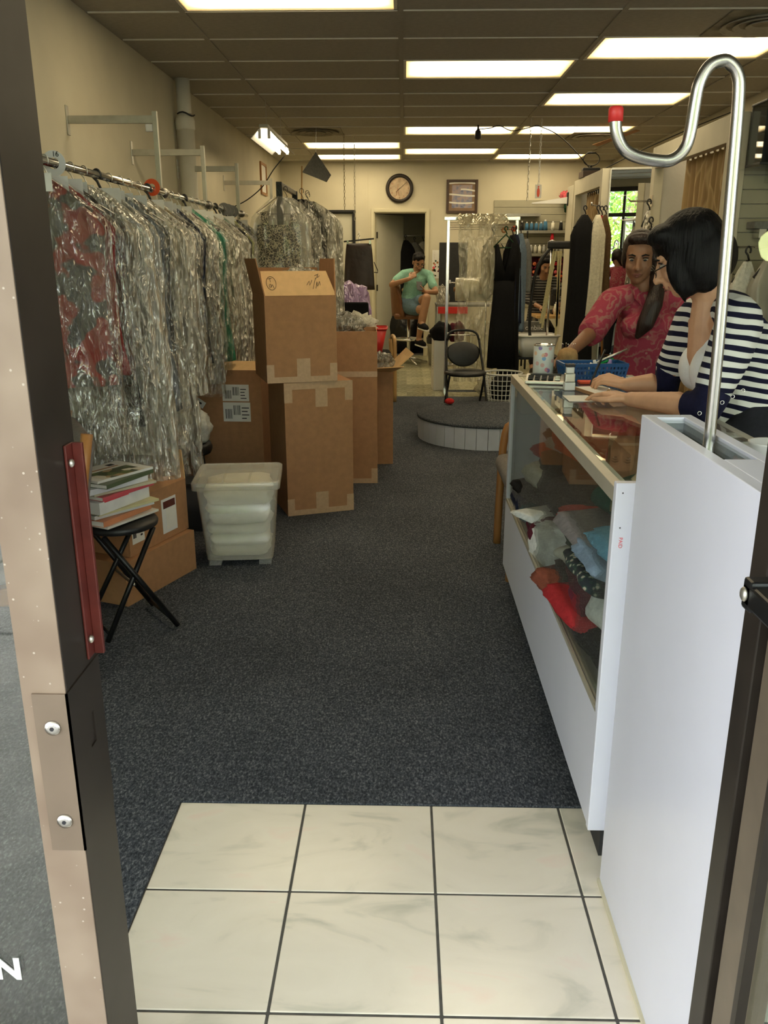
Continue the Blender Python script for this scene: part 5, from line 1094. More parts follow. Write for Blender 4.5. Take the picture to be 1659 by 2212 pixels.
MB().lathe([(0, .0), (RP - .025, 0), (RP - .025, .172)], 60).build('drum', 'dark_rubber', t); MB().lathe([(RP - .03, .172), (RP + .008, .172), (RP + .012, .185), (RP + .004, .196), (0, .198)], 60, cap=True).build('carpet_top', 'carpet', t, True)
cloth('red_felt', (.50, .03, .03))
t = thing('tomato_cushion', 'small red tomato pin cushion on the platform edge', 'pin cushion', (0.405, 7.27, 0.203))
g = MB(); g.loft([[((.04 * math.sin(p)) * (1 + .06 * math.cos(6 * a)) * math.cos(a), (.04 * math.sin(p)) * (1 + .06 * math.cos(6 * a)) * math.sin(a), .027 - .027 * math.cos(p)) for a in [2 * PI * q / 24 for q in range(24)]] for p in [PI * (i + .05) / 10.1 for i in range(11)]]); g.build('pad', 'red_felt', t, True); MB().ell((0, 0, .053), (.006, .006, .004), 8, 6).build('stalk', 'cloth_forest', t, True)
t = thing('laundry_basket', 'round white plastic laundry basket of dark cloth behind the counter end', 'basket', (1.00, 8.45, 0.004))
def hoop(r, z, w, m_='white_plastic', nm='hoop'): MB().tube([(r * math.cos(a), r * math.sin(a), z) for a in [2 * PI * k / 32 for k in range(32)]], w, 6, close=True).build(nm, m_, t, True)
hoop(.195, .32, .010, nm='rim'); 
for k in range(6): hoop(.15 + .04 * k / 6, .02 + .048 * k, .0035)
for k in range(26):
    a = 2 * PI * k / 26; MB().bar((.148 * math.cos(a), .148 * math.sin(a), .012), (.193 * math.cos(a), .193 * math.sin(a), .32), .007, .005).build('stave', 'white_plastic', t)
MB().cyl((0, 0, 0), (0, 0, .012), .15, n=28).build('base', 'white_plastic', t)
heap('dark_laundry', 'dark cloth inside the white laundry basket', 'cloth', 'black_cloth', (1.0, 8.45, .16), (.125, .125, .14), 23, .15)
# ------------------------------------------------------------------ wooden armchair, red basket, purple bag, black bag chair, skirt behind the cartons
t = thing('bentwood_chair', 'pale bentwood armchair half hidden behind the cartons', 'chair', (-0.375, 8.84, 0.004), math.radians(4)); bent_chair(t, 'wood_pale', 'black_cloth', low=True)
tS = thing('basket_stand', 'grey crate under the red basket behind the cartons', 'crate', (-0.36, 8.05, 0.004)); carton(tS, .34, .32, .495, tapeb=False, tapet=False, m_='g_grey')
t = thing('red_basket', 'red plastic basket of cloth scraps behind the cartons', 'basket', (-0.36, 8.05, 0.50)); 
g = MB(); g.loft([rrect(.28, .28, .0, .04), rrect(.40, .36, .30, .05)], cap=False); g.add(rrect(.28, .28, .0, .04), [tuple(range(24))]); g.build('tub', 'red_plastic', t, True, solid=.004)
g = MB(); g.loft([rrect(.40, .36, .285, .05), rrect(.42, .38, .30, .05), rrect(.40, .36, .305, .05)], cap=False); g.build('rim', 'red_plastic', t, True, solid=.004)
heap('white_scraps', 'white cloth scraps heaped in the red basket', 'cloth', 'bag_white', (-0.42, 8.0, .83), (.17, .14, .09), 31, .6, freq=3.5)
film('lilac_poly', (.45, .30, .62), .75, .98, 9, .8, .25)
tP = thing('bag_carton', 'brown carton under the lilac bag behind the cartons', 'box', (-0.66, 9.98, 0.004)); carton(tP, .42, .40, .64, tapeb=False, tapet=False)
heap('purple_bag', 'lilac plastic bag slumped behind the black chair back', 'bag', 'lilac_poly', (-0.64, 9.95, .86), (.24, .2, .28), 33, .3)
t = thing('black_office_chair', 'black chair back with a tan patch below the lilac bag', 'chair', (-0.535, 9.24, 0.004), PI)
MB().hexa([(-.17, -.04, .55), (.17, -.04, .55), (.17, .03, .55), (-.17, .03, .55), (-.155, .0, .97), (.14, .0, .97), (.14, .05, .97), (-.155, .05, .97)]).build('backrest', 'black_cloth', t, bevel=.02, seg=3); box('seat', 'black_cloth', t, -.2, .2, -.42, -.03, .42, .5, .03, 3); box('patch', 'cardboard_inner', t, .07, .12, .03, .052, .74, .86)
for x in (-.17, .17):
    for y in (-.4, .0): MB().cyl((x, y, 0), (x, y, .43), .013, n=8).build('leg', 'black_metal', t, True)
box('post', 'black_metal', t, -.03, .03, .0, .03, .40, .6)
mat('leather', (.022, .012, .010), .42, 0, .25, 10, .4, 18)
t = thing('leather_skirt', 'dark brown leather skirt on a clip hanger left of the doorway', 'garment', (-0.57, 11.0, 1.68))
MB().tube([(0, 0, 0), (.012, 0, .02), (0, 0, .038), (-.014, 0, .02)], .004, 6, smooth=3).build('hook', 'chrome', t, True); MB().bar((-.19, 0, -.055), (.19, -.02, -.02), .018, .018).build('hanger_bar', 'black_plastic', t); MB().tube([(0, 0, 0), (0, 0, -.045)], .004, 6).build('hanger_stem', 'chrome', t)
for x in (-.14, .14): box('clip', 'chrome', t, x - .012, x + .012, -.025, .02, -.085, -.04)
rings = []
for i in range(9):
    s_ = i / 8; w = .31 + .09 * s_ ** .7; rings.append([(w/2 * math.copysign(abs(math.cos(a)) ** .55, math.cos(a)), (.02 + .035 * s_) * math.copysign(abs(math.sin(a)) ** .8, math.sin(a)) + .007 * s_ * math.sin(6 * a + 1), -.075 - .565 * s_) for a in [2 * PI * k / 36 for k in range(36)]])
MB().loft(rings).build('skirt', 'leather', t, True); MB().tube([(.19, -.01, -.30), (.235, -.01, -.40), (.235, -.01, -.43), (.19, -.01, -.425)], .006, 6).build('belt_loop', 'leather', t, True)
t = thing('skirt_stand', 'slim post holding the leather skirt before the far wall', 'stand', (-0.57, 11.06, 0)); MB().cyl((0, 0, 0), (0, 0, 1.74), .010, n=8).build('post', 'white_paint', t, True); MB().tube([(0, 0, 1.74), (0, -.03, 1.75), (0, -.06, 1.715)], .006, 6).build('hook', 'white_paint', t, True); MB().lathe([(0, 0), (.14, 0), (.14, .015), (.02, .03)], 20).build('base', 'white_paint', t, True)
# clutter in the room behind the doorway
for k, (lab, m_, x, z, w, L_) in enumerate([('black garment hanging in the back room behind the man', 'black_cloth', .02, 1.75, .40, 1.2), ('pale grey garment hanging in the back room doorway', 'g_grey', .16, 1.72, .36, .9), ('dark red garment in the back room beside the door leaf', 'g_plum', -.10, 1.7, .34, 1.1), ('white plastic-wrapped garment in the back room', 'g_white', .30, 1.74, .36, .8)]):
    plain_garment(lab, m_, x, YB + .75 + .08 * k, z, w, L_, 720 + k, .5, .12, group='clothes in the back room')
tag(MB().cyl((-1.28, YB + .85, 1.76), (1.18, YB + .85, 1.76), .012, n=8).build('closet_rod', 'steel', None, True), 'clothes rod across the dim back room', 'rail')
heap('black_bag', 'black bag on the back room floor behind the stool', 'bag', 'black_bag', (0.02, YB + .55, .32), (.30, .26, .40), 41, .2)
# ------------------------------------------------------------------ thread wall: slat panel, shelves, cones and spools
sw = thing('slat_panel', 'grey slotted wall panel carrying thread shelves on the far wall', 'slatwall', (0, YB, 0))
mat('slat_board', (.36, .34, .25), .6, 0, .05, 8)
zz = 2.228
while zz > .75: box('slat', 'slat_board', sw, 1.295, 2.93, -.02, -.001, zz - .098, zz - .002, .002); zz -= .1
box('panel_backing', 'ink', sw, 1.295, 2.93, -.004, 0, .75, 2.22)
def shelf_(x0, x1, z, d, lab):
    t = thing('thread_shelf', lab, 'shelf', (0, YB - .021, 0)); box('board', 'steel', t, x0, x1, -d, 0, z - .012, z, .001); box('lip', 'steel', t, x0, x1, -d - .004, -d, z - .02, z + .018)
shelf_(1.62, 2.42, 1.79, .17, 'upper grey shelf of large thread cones on the slotted wall'); shelf_(1.62, 2.45, 1.475, .16, 'lower grey shelf of pale thread spools on the slotted wall')
shelf_(1.30, 1.95, 2.02, .14, 'empty top shelf on the slotted wall behind the white chain')
def spool(lab, m_, x, y, z, r, h, cone=.75, lie=False, group='thread cones on the thread wall', name='thread_cone'):
    t = thing(name, lab, 'thread', (x, y, z), 0, group)
    if lie: t.rotation_euler = (PI/2, 0, 0)
    MB().tube([(0, 0, .004), (0, 0, h * .86)], [r, r * cone], 14).build('thread', m_, t, True)
    MB().lathe([(0, 0), (r * .8, 0), (r * .8, .004)], 12).build('base', 'white_plastic', t)
    MB().lathe([(r * cone * .45, h * .86), (r * cone * .5, h), (r * cone * .25, h), (r * cone * .22, h * .9)], 12, cap=False).build('tube_end', 'white_plastic' if not lie else m_, t, True)
NTH_ = ['first', 'second', 'third', 'fourth', 'fifth', 'sixth', 'seventh', 'eighth', 'ninth', 'tenth', 'eleventh', 'twelfth', 'thirteenth']
TH = {'th_blue': (.06, .16, .27), 'th_white': (.72, .70, .58), 'th_black': (.02, .02, .02), 'th_grey': (.32, .32, .30), 'th_stone': (.48, .46, .38), 'th_red': (.45, .02, .03), 'th_orange': (.75, .12, .03), 'th_pink': (.62, .12, .14), 'th_wine': (.15, .01, .03), 'th_cream': (.75, .66, .46), 'th_coral': (.80, .22, .10)}
for k, c in TH.items(): cloth(k, c)
YS = YB - .021 - .09
cones = [('th_black', 1.695, .15, 'dark cone at the left end of the upper thread shelf')] + [('th_blue', 1.765 + .068 * k, .135, 'slate blue thread cone, %s of the blue row on the upper shelf' % NTH_[k]) for k in range(5)] + [('th_blue', 2.03, .165, 'taller blue thread cone ending the blue row'), ('th_white', 2.14, .145, 'wide cream thread cone right of the blue row'), ('th_black', 2.255, .15, 'black thread cone between two cream cones'), ('th_white', 2.345, .15, 'cream thread cone at the right of the upper shelf')]
for m_, x, h, lab in cones: spool(lab, m_, x, YS, 1.79, .030 if h < .16 else .034, h)
for k in range(13):
    m_ = ['th_grey', 'th_stone', 'th_white'][k % 3]; spool('%s thread spool, %s from the left on the lower thread shelf' % ({'th_grey': 'grey', 'th_stone': 'stone coloured', 'th_white': 'off-white'}[m_], NTH_[k]), m_, 1.655 + .062 * k, YS, 1.475, .025, .135, .9, name='thread_spool', group='spools on the lower thread shelf')
spool('tall red thread cone standing above the spool row', 'th_red', 2.13, YS - .05, 1.62, .032, .17, .6); box('cone_riser', 'steel', bpy.data.objects['thread_shelf.001'], 2.06, 2.20, -.20, -.08, 1.60, 1.62)
q = random.Random(12)
NTH = ['first', 'second', 'third', 'fourth', 'fifth', 'sixth', 'seventh', 'eighth', 'ninth', 'tenth', 'eleventh', 'twelfth', 'thirteenth']
SN = {'th_red': 'red', 'th_orange': 'orange', 'th_pink': 'pink', 'th_wine': 'wine red', 'th_cream': 'cream', 'th_coral': 'coral'}
pegb = thing('peg_board', 'dark red board of pegs behind the lying spools', 'board', (0, YB - .021, 0)); box('board', 'cloth_maroon', pegb, 1.62, 2.46, -.02, 0, 1.08, 1.44)
for j in range(6):
    for k in range(13):
        if q.random() < .16: continue
        m_ = q.choice(['th_red', 'th_wine', 'th_orange', 'th_pink', 'th_cream', 'th_coral', 'th_red', 'th_wine'])
        spool('%s thread spool end-on, %s from the left in the %s peg row' % (SN[m_], NTH[k], ['bottom', 'second lowest', 'third lowest', 'third highest', 'second highest', 'top'][j]), m_, 1.655 + .0625 * k + (.02 if j % 2 else 0), YB - .041, 1.115 + .058 * j, .021 + .006 * q.random(), .09, .95, True, 'spools on the peg board', 'peg_spool')
heap('pink_flower_bunch', 'dark pink artificial flowers on top of the slotted wall', 'flowers', 'th_pink', (2.30, YB - .12, 2.26), (.07, .07, .07), 51, .8, freq=4); tag(heap('dark_leaves', 'x', 'x', 'cloth_forest', (2.34, YB - .10, 2.15), (.05, .05, .12), 52, .7, freq=4), 'dark leaves hanging below the pink artificial flowers', 'leaves')
t = thing('display_wedge', 'pale wedge-shaped bracket shelf over the thread wall', 'shelf', (0, 10.15, 0)); MB().hexa([(1.45, -.03, 2.02), (1.845, -.03, 2.02), (1.845, .03, 2.02), (1.45, .03, 2.02), (1.45, -.03, 2.03), (1.845, -.03, 2.09), (1.845, .03, 2.09), (1.45, .03, 2.03)]).build('wedge', 'white_plastic', t); box('end_bar', 'black_metal', t, 1.845, 1.86, -.03, .03, 2.0, 2.14)
# sewing corner
t = thing('sewing_table', 'wooden sewing table with machine in front of the thread wall', 'table', (2.05, 10.9, 0.0)); box('top', 'wood_pale', t, -.40, .45, -.28, .25, .71, .745, .004)
for x in (-.36, .41):
    for y in (-.25, .22): box('leg', 'steel', t, x - .015, x + .015, y - .015, y + .015, 0, .71)
t = thing('sewing_machine', 'black sewing machine on the wooden table', 'sewing machine', (2.08, 11.0, .745)); box('bed', 'black_plastic', t, -.2, .2, -.08, .08, 0, .05, .01); box('pillar', 'black_plastic', t, .1, .2, -.06, .06, .05, .30, .015); box('arm', 'black_plastic', t, -.2, .2, -.055, .055, .22, .32, .02); MB().cyl((.2, 0, .26), (.23, 0, .26), .06, n=18).build('hand_wheel', 'steel', t, True); box('head', 'black_plastic', t, -.21, -.13, -.05, .05, .10, .24, .01); MB().cyl((-.17, 0, .05), (-.17, 0, .1), .004, n=6).build('needle_bar', 'chrome', t)
spool('white thread cone standing on the sewing machine table', 'th_white', 1.90, 10.72, .745, .035, .16, group='cone on the sewing table'); tag(box('orange_tag_block', 'orange_tag', None, 2.02, 2.12, 10.64, 10.70, .746, .77), 'orange tag on the front edge of the sewing table', 'tag')
t = thing('garment_steamer', 'garment steamer stand with a chrome pole and black hose', 'steamer', (1.565, 9.3, 0))
MB().cyl((0, 0, .25), (0, 0, 1.56), .013, n=10).build('pole', 'chrome', t, True); box('base', 'black_plastic', t, -.16, .16, -.14, .14, .04, .26, .04, 3); MB().tube([(-.05, 0, 1.55), (-.02, 0, 1.60), (.02, 0, 1.60), (.05, 0, 1.55), (.05, 0, 1.40)], .008, 8, smooth=3).build('head_hook', 'chrome', t, True); box('steam_head', 'black_plastic', t, -.05, .20, -.04, .03, 1.52, 1.60, .02, 3)
MB().tube([(.0, -.02, 1.55), (-.14, -.02, 1.35), (-.19, -.02, 1.05), (-.20, -.02, .75), (-.17, -.02, .55), (-.05, -.02, .3)], .017, 10, smooth=5).build('hose', 'black_plastic', t, True)
cloth('tape_yellow', (.62, .56, .32))
t = thing('measuring_tapes', 'yellowed measuring tapes draped on the steamer pole', 'measuring tape', (1.60, 9.26, 0))
for k, (x, z0, x2) in enumerate(((.03, .72, .06), (.055, .60, .05), (-.02, .75, -.12), (.0, .7, -.10))): MB().hexa([(x2 - .012, 0, z0), (x2 + .012, 0, z0), (x2 + .012, .002, z0), (x2 - .012, .002, z0), (x - .012, 0, 1.50), (x + .012, 0, 1.50), (x + .012, .002, 1.50), (x - .012, .002, 1.50)]).build('tape', 'tape_yellow', t)
t = thing('white_bin', 'white plastic bin of sewing notions in front of the tote', 'bin', (1.44, 9.35, .40), .15); g = MB(); g.loft([rrect(.34, .28, 0, .04), rrect(.46, .36, .22, .05)], cap=False); g.add(rrect(.34, .28, 0, .04), [tuple(range(24))]); g.build('tub', 'white_plastic', t, True, solid=.004); g = MB(); g.loft([rrect(.46, .36, .21, .05), rrect(.49, .39, .22, .05), rrect(.47, .37, .23, .05)], cap=False); g.build('rim', 'white_plastic', t, True, solid=.005)
t2 = thing('bin_cart', 'low dark trolley carrying the white bin', 'cart', (1.44, 9.40, 0)); box('deck', 'black_metal', t2, -.26, .26, -.2, .2, .37, .395)
for x in (-.24, .24):
    for y in (-.18, .18): box('leg', 'black_metal', t2, x - .012, x + .012, y - .012, y + .012, 0, .37)
for k, (c, x, y, lab) in enumerate((('sky', -.08, -.05, 'pale blue cloth in the white bin'), ('silver', .05, -.08, 'silver grey cloth in the white bin'), ('brick', -.02, .06, 'brown cloth in the white bin'))): folded('folded_cloth', lab, 'cloth_' + c, 1.44 + x, 9.35 + y, .43 + .04 * k, .2, .14, .07, .3 * k, 80 + k)['group'] = 'cloth in the white bin'
t = thing('tote_bag', 'dark grey shopping tote with pale lettering behind the white bin', 'bag', (1.49, 9.75, .40)); g = MB(); g.hexa([(-.13, -.06, 0), (.13, -.06, 0), (.13, .06, 0), (-.13, .06, 0), (-.12, -.04, .34), (.12, -.04, .34), (.12, .04, .34), (-.12, .04, .34)]); g.build('bag', 'g_grey', t, bevel=.01); text('lettering', 'ombiic', .075, 'white_ink', t, (-.01, -.055, .27), (PI/2 - .06, 0, .0), .001); t3 = thing('tote_shelf', 'dark low shelf under the tote', 'shelf', (1.49, 9.78, 0)); box('board', 'black_metal', t3, -.2, .2, -.14, .14, .37, .395)
for x in (-.18, .18): box('leg', 'black_metal', t3, x - .012, x + .012, -.12, .12, 0, .37)
# ------------------------------------------------------------------ fitting booths along the right wall
mat('booth_paint', (.52, .50, .45), .7, 0, .06, 6, .15, 50); mat('booth_trim', (.58, .54, .42), .55, 0, .05, 6)
def curtain_mat():
    m, nt, b = base('curtain_damask'); L = nt.links; tc = nd(nt, 'ShaderNodeTexCoord')
    w = nd(nt, 'ShaderNodeTexWave'); w.wave_type = 'BANDS'; w.bands_direction = 'Y'; w.inputs['Scale'].default_value = 1.9; w.inputs['Distortion'].default_value = 9; w.inputs['Detail'].default_value = 1.5; w.inputs['Detail Scale'].default_value = 1.2
    L.new(tc.outputs['Object'], w.inputs['Vector']); r = ramp(nt, [(.35, (.30, .19, .08)), (.55, (.50, .36, .18)), (.75, (.36, .24, .105))]); L.new(w.outputs[0], r.inputs[0]); L.new(r.outputs[0], b.inputs['Base Color']); b.inputs['Roughness'].default_value = .7
curtain_mat()
def booth(lab, y0, y1, zt, slat):
    t = thing('fitting_booth', lab, 'fitting room', (1.9, y0, 0)); D = y1 - y0
    box('corner_post', 'booth_trim', t, -.04, .05, -.03, .06, 0, zt, .003); box('corner_post', 'booth_trim', t, -.03, .04, D - .06, D + .02, 0, zt, .003)
    box('header', 'booth_trim', t, -.03, .03, .06, D - .06, zt - .15, zt, .003)
    box('side_wall', 'booth_paint', t, .05, 1.05, .0, .03, 0, zt); box('side_wall', 'booth_paint', t, .04, 1.05, D - .03, D, 0, zt)
    return t
b1 = booth('nearer fitting booth with patterned gold curtain behind the striped woman', 5.22, 6.82, 2.22, True)
b2 = booth('farther fitting booth carrying the mirror and a wooden box on top', 8.50, 9.85, 2.235, False)
box('front_board', 'booth_trim', b2, -.04, .0, 1.36, 1.72, 0, 2.20, .004)
def curtain(lab, y0, y1, zt, zb, folds, x=1.95, pull=0.0):
    t = thing('booth_curtain', lab, 'curtain', (x, y0, 0)); L_ = y1 - y0
    def fn(u, v):
        z = zt - (zt - zb) * v; y = L_ * (u + pull * v * v * u * 1.2)
        return (.030 * math.sin(u * folds * 2 * PI) * (.5 + .5 * v) + .01 * nz(u * 8, v * 3), y, z + .015 * math.cos(u * folds * 2 * PI) * (v < .02))
    MB().grid(fn, int(folds * 10), 14).build('drape', 'curtain_damask', t, True, solid=.002)
    for k in range(int(folds) + 1):
        y = L_ * k / int(folds); MB().tube([(.022 * math.sin(a), y, zt + .052 + .026 * math.cos(a)) for a in [q * PI / 6 for q in range(12)]], .0035, 6, close=True).build('ring', 'bronze', t, True); MB().bar((0, y, zt + .026), (0, y, zt - .01), .012, .003).build('clip', 'bronze', t)
    return t
curtain('gold brown patterned curtain of the nearer booth', 5.32, 6.24, 2.08, .45, 9, pull=.12); curtain('narrow gold brown curtain of the farther booth', 9.0, 9.5, 2.06, .5, 5)
tag(MB().cyl((1.95, 5.25, 2.143), (1.95, 6.79, 2.143), .011, n=10).build('curtain_rod', 'brass', None, True), 'brass curtain rod with rings on the nearer booth', 'rod'); tag(MB().cyl((1.95, 8.53, 2.123), (1.95, 9.82, 2.123), .010, n=10).build('curtain_rod', 'chrome', None, True), 'chrome curtain rod on the farther booth', 'rod')
# slotted side facing the door, with doll case and satin garments
sl = thing('slotted_side', 'grey slotted board on the near side of the first booth', 'slatwall', (0, 5.219, 0)); zz = 2.20
while zz > .3: box('slat', 'slat_board', sl, 1.952, 2.93, -.02, -.0005, zz - .076, zz - .002, .0015); zz -= .0785
t = thing('doll_case', 'clear topped black display case with a doll in a pink gown', 'display case', (2.09, 5.02, 1.93))
box('back', 'black_plastic', t, -.16, .16, .10, .11, 0, .30); box('base', 'black_plastic', t, -.165, .165, -.10, .11, -.015, .0, .003); box('side', 'case_glass', t, -.16, -.156, -.095, .10, 0, .30); box('side', 'case_glass', t, .156, .16, -.095, .10, 0, .30); box('top', 'black_plastic', t, -.165, .165, -.10, .11, .30, .312, .003)
t2 = thing('costume_doll', 'small doll in a pink gown inside the black case', 'doll', (2.10, 5.02, 1.931)); cloth('pink_satin', (.62, .27, .21))
g = MB(); g.lathe([(0, .05), (.075, .055), (.07, .09), (.055, .13), (.03, .17), (.022, .20), (.012, .205)], 22); g.ell((-.05, -.02, .12), (.03, .02, .05), 12, 8); g.ell((.05, -.02, .12), (.03, .02, .05), 12, 8); g.build('gown', 'pink_satin', t2, True); mat('doll_skin', (.62, .45, .33), .5, 0, .03, 10); MB().ell((0, 0, .225), (.020, .022, .025), 14, 10).build('head', 'doll_skin', t2, True); MB().ell((0, .006, .236), (.024, .024, .024), 14, 10).build('hair', 'ink', t2, True); MB().lathe([(0, 0), (.06, 0), (.065, .03), (.05, .055), (0, .056)], 18).build('stand', 'black_plastic', t2, True); MB().tube([(.02 * math.cos(a), -.01, .252 + .012 * math.sin(a)) for a in [k * PI / 6 for k in range(7)]], .003, 6).build('crown', 'brass', t2)
t = thing('bracket_shelf', 'clear acrylic bracket shelf under the doll case', 'shelf', (2.09, 5.199, 1.912)); box('board', 'case_glass', t, -.17, .2, -.30, 0, -.005, .0015); box('bracket', 'case_glass', t, -.02, .02, -.14, -.001, -.07, -.006)
t = thing('dark_tray_shelf', 'dark empty tray shelf on the slotted side board', 'shelf', (2.20, 5.199, 1.60)); box('tray', 'g_grey', t, -.20, .2, -.12, 0, -.01, .03, .004); box('hook', 'chrome', t, -.16, -.12, -.10, -.001, -.06, -.011)
cloth('silver_satin', (.34, .32, .26)); mat('satin', (.36, .34, .29), .32, 0, .15, 4)
for k, (x, y, z, w, L_, m_, lab) in enumerate([(1.96, 5.02, 1.47, .20, .50, 'g_white', 'white lace-edged garment on the slotted side, leftmost'), (2.07, 4.96, 1.50, .24, .72, 'satin', 'silver satin garment hanging on the slotted side board'), (2.22, 4.92, 1.50, .28, .76, 'silver_satin', 'taupe satin garment at the right picture edge')]):
    plain_garment(lab, m_, x, y, z, w, L_, 740 + k, .25, .09, group='garments on the slotted side', hm='black_plastic'); 
for x, wh in ((1.97, 'left'), (2.08, 'middle'), (2.22, 'right')): tag(MB().tube([(x, 5.2, 1.49), (x, 4.90, 1.487), (x, 4.88, 1.50)], .006, 8).build('wall_hook', 'chrome', None, True), wh + ' chrome face-out hook on the slotted side board', 'hook', 'hooks on the slotted side board')
# mirror on the farther booth (turned a little towards the aisle)
m, nt, b = base('mirror_glass'); b.inputs['Metallic'].default_value = 1; b.inputs['Roughness'].default_value = .0; b.inputs['Base Color'].default_value = (.90, .92, .90, 1)
t = thing('wall_mirror', 'tall mirror beside the far booth reflecting the street trees', 'mirror', (1.93, 8.46, 1.22), math.radians(-13))
box('glass', 'mirror_glass', t, 0.012, .62, -.006, 0, -1.0, 1.0); f = MB(); f.box(0, .012, -.012, .004, -1.012, 1.012); f.box(.62, .632, -.012, .004, -1.012, 1.012); f.box(.012, .62, -.012, .004, 1.0, 1.018); f.box(.012, .62, -.012, .004, -1.012, -1.0); f.build('frame', 'galvanised', t); box('backing', 'cardboard', t, .01, .625, 0, .004, -1, 1)
# clothes hanging on the far booth hook
t = thing('booth_hook', 'chrome arm with pegs on the front of the farther booth', 'hook', (0, 0, 0)); MB().tube([(1.86, 8.45, 1.89), (1.80, 8.30, 1.892), (1.72, 8.18, 1.895), (1.715, 8.17, 1.915)], .008, 8).build('arm', 'chrome', t, True); box('plate', 'chrome', t, 1.855, 1.862, 8.47, 8.53, 1.84, 1.94)
for lab, m_, x, y, w, L_, th, rot, s_ in [('long black coat hanging on the far booth hook', 'black_cloth', 1.665, 8.20, .25, 1.50, .15, .25, 751), ('cream long-sleeved garment on the far booth hook', 'g_cream', 1.785, 8.19, .15, .98, .10, .2, 752), ('dark grey garment between the cream one and the mirror', 'g_brown', 1.862, 8.24, .13, 1.10, .09, .2, 753), ('red dotted blouse tucked behind the cream garment', 'g_red', 1.845, 8.32, .10, .40, .05, .2, 754)]:
    plain_garment(lab, m_, x, y, 1.87, w, L_, s_, rot, th, group='clothes on the far booth hook', flare=1.15)
t = thing('peg_hook', 'chrome peg hook on the corner of the nearer booth by the mirror', 'hook', (0, 0, 0)); MB().tube([(1.86, 6.76, 1.84), (1.70, 6.72, 1.838), (1.68, 6.715, 1.86)], .007, 8).build('arm', 'chrome', t, True); box('plate', 'chrome', t, 1.863, 1.87, 6.73, 6.79, 1.80, 1.88)
plain_garment('clear and white plastic covers hanging from the peg hook', 'poly_3', 1.835, 6.70, 1.83, .11, .7, 760, .2, .06, group='covers on the peg hook'); plain_garment('dark trousers in the plastic covers on the peg hook', 'black_cloth', 1.845, 6.64, 1.70, .07, .8, 761, .2, .04, group='covers on the peg hook')
# antenna on a wooden box on the far booth
tag(box('wooden_box', 'wood_dark', None, 1.86, 2.06, 9.38, 9.62, 2.237, 2.30, .003), 'small wooden box on top of the farther booth', 'box')
t = thing('tv_antenna', 'black loop antenna standing on the wooden box', 'antenna', (1.96, 9.5, 2.301)); box('base', 'black_plastic', t, -.09, .09, -.05, .05, 0, .035, .012, 3); MB().tube([(.085 * math.cos(a), 0, .12 + .065 * math.sin(a)) for a in [2 * PI * k / 26 for k in range(26)]], .005, 7, close=True).build('loop', 'black_plastic', t, True); MB().tube([(-.045, 0, .181), (.045, 0, .181)], .009, 8).build('loop_grip', 'black_plastic', t, True); MB().cyl((0, 0, .03), (0, 0, .06), .014, n=10).build('stem', 'black_plastic', t, True)
# things right of the counter
heap('black_handbag', 'dark bag behind the striped woman at the right edge', 'bag', 'black_cloth', (1.38, 3.35, .86), (.16, .15, .24), 61, .15); t = thing('side_table', 'white side table behind the counter at the right edge', 'table', (1.42, 3.05, 0.004)); box('top', 'laminate', t, -.22, .26, -.62, .5, .60, .63, .003)
for x in (-.19, .23):
    for y in (-.58, .46): box('leg', 'steel', t, x - .015, x + .015, y - .015, y + .015, 0, .60)
o = heap('red_cloth', 'red cloth on the side table at the right edge', 'cloth', 'cloth_crimson', (1.36, 2.72, .76), (.17, .18, .16), 63, .2)
mat('petal', (.80, .80, .40), .5, 0, .06, 8)
t = thing('orchid_flower', 'pale yellow orchid bloom reaching in at the right picture edge', 'flower', (0.745, 1.78, 1.455))
for k in range(5):
    a = PI/2 + k * 2 * PI / 5; g = MB()
    def pf(u, v, a=a): 
        r = .034 * v; w = .024 * math.sin(PI * min(1, v * .80 + .12)) * (u - .5) * 2; x = r * math.cos(a) - w * math.sin(a); z = r * math.sin(a) + w * math.cos(a); return (x, -.006 * v * v + .004 * (u - .5) ** 2, z)
    g.grid(pf, 6, 8).build('petal', 'petal', t, True, solid=.0012)
MB().ell((0, -.006, 0), (.007, .008, .007), 10, 8).build('throat', 'wood_honey', t, True); MB().tube([(0, .005, 0), (.03, .03, -.06), (.06, .05, -.18), (.078, .07, -.32), (.085, .08, -.43)], .003, 6, smooth=4).build('stem', 'cloth_forest', t, True)
t = thing('plant_pot', 'pale plant pot of the orchid beside the end screen', 'pot', (0.83, 1.86, CT + .002)); MB().lathe([(0, -.31), (.03, -.31), (.035, -.30)], 6, c=(0, 0, .31)).build('saucer', 'white_plastic', t); MB().lathe([(.035, .005), (.048, .07), (.050, .075), (.044, .075), (.03, .06), (0, .06)], 18).build('pot', 'white_plastic', t, True)
t = thing('wooden_armchair', 'honey wood chair with grey woven seat tucked behind the counter far end', 'chair', (0.755, 3.868, 0.004), math.radians(-90)); bent_chair(t, 'wood_honey', 'grey_weave', low=True)
# ------------------------------------------------------------------ people
mat('skin_fair', (.60, .325, .19), .5, 0, .06, 30, .05, 200); mat('skin_tan', (.25, .12, .065), .5, 0, .06, 30, .05, 200); mat('skin_mid', (.38, .20, .11), .5, 0, .06, 30, .05, 200)
mat('lip', (.36, .11, .09), .4, 0, .05, 20); mat('lip_dark', (.20, .06, .05), .45, 0, .05, 20); mat('eye_white', (.42, .38, .34), .3, 0, .02, 10)
mat('hair_black', (.004, .0032, .0032), .55, 0, .4, 50, .6, 120, stretch=(1, 1, .08), spec=.18); mat('hair_brown', (.018, .009, .007), .45, 0, .4, 50, .6, 120, stretch=(1, 1, .08), spec=.4); mat('nail', (.66, .38, .30), .3, 0, .02, 10)
def frame_of(fwd, up=(0, 0, 1)):
    f = Vector(fwd).normalized(); u = Vector(up); r = f.cross(u).normalized(); u = r.cross(f).normalized(); return r, f, u
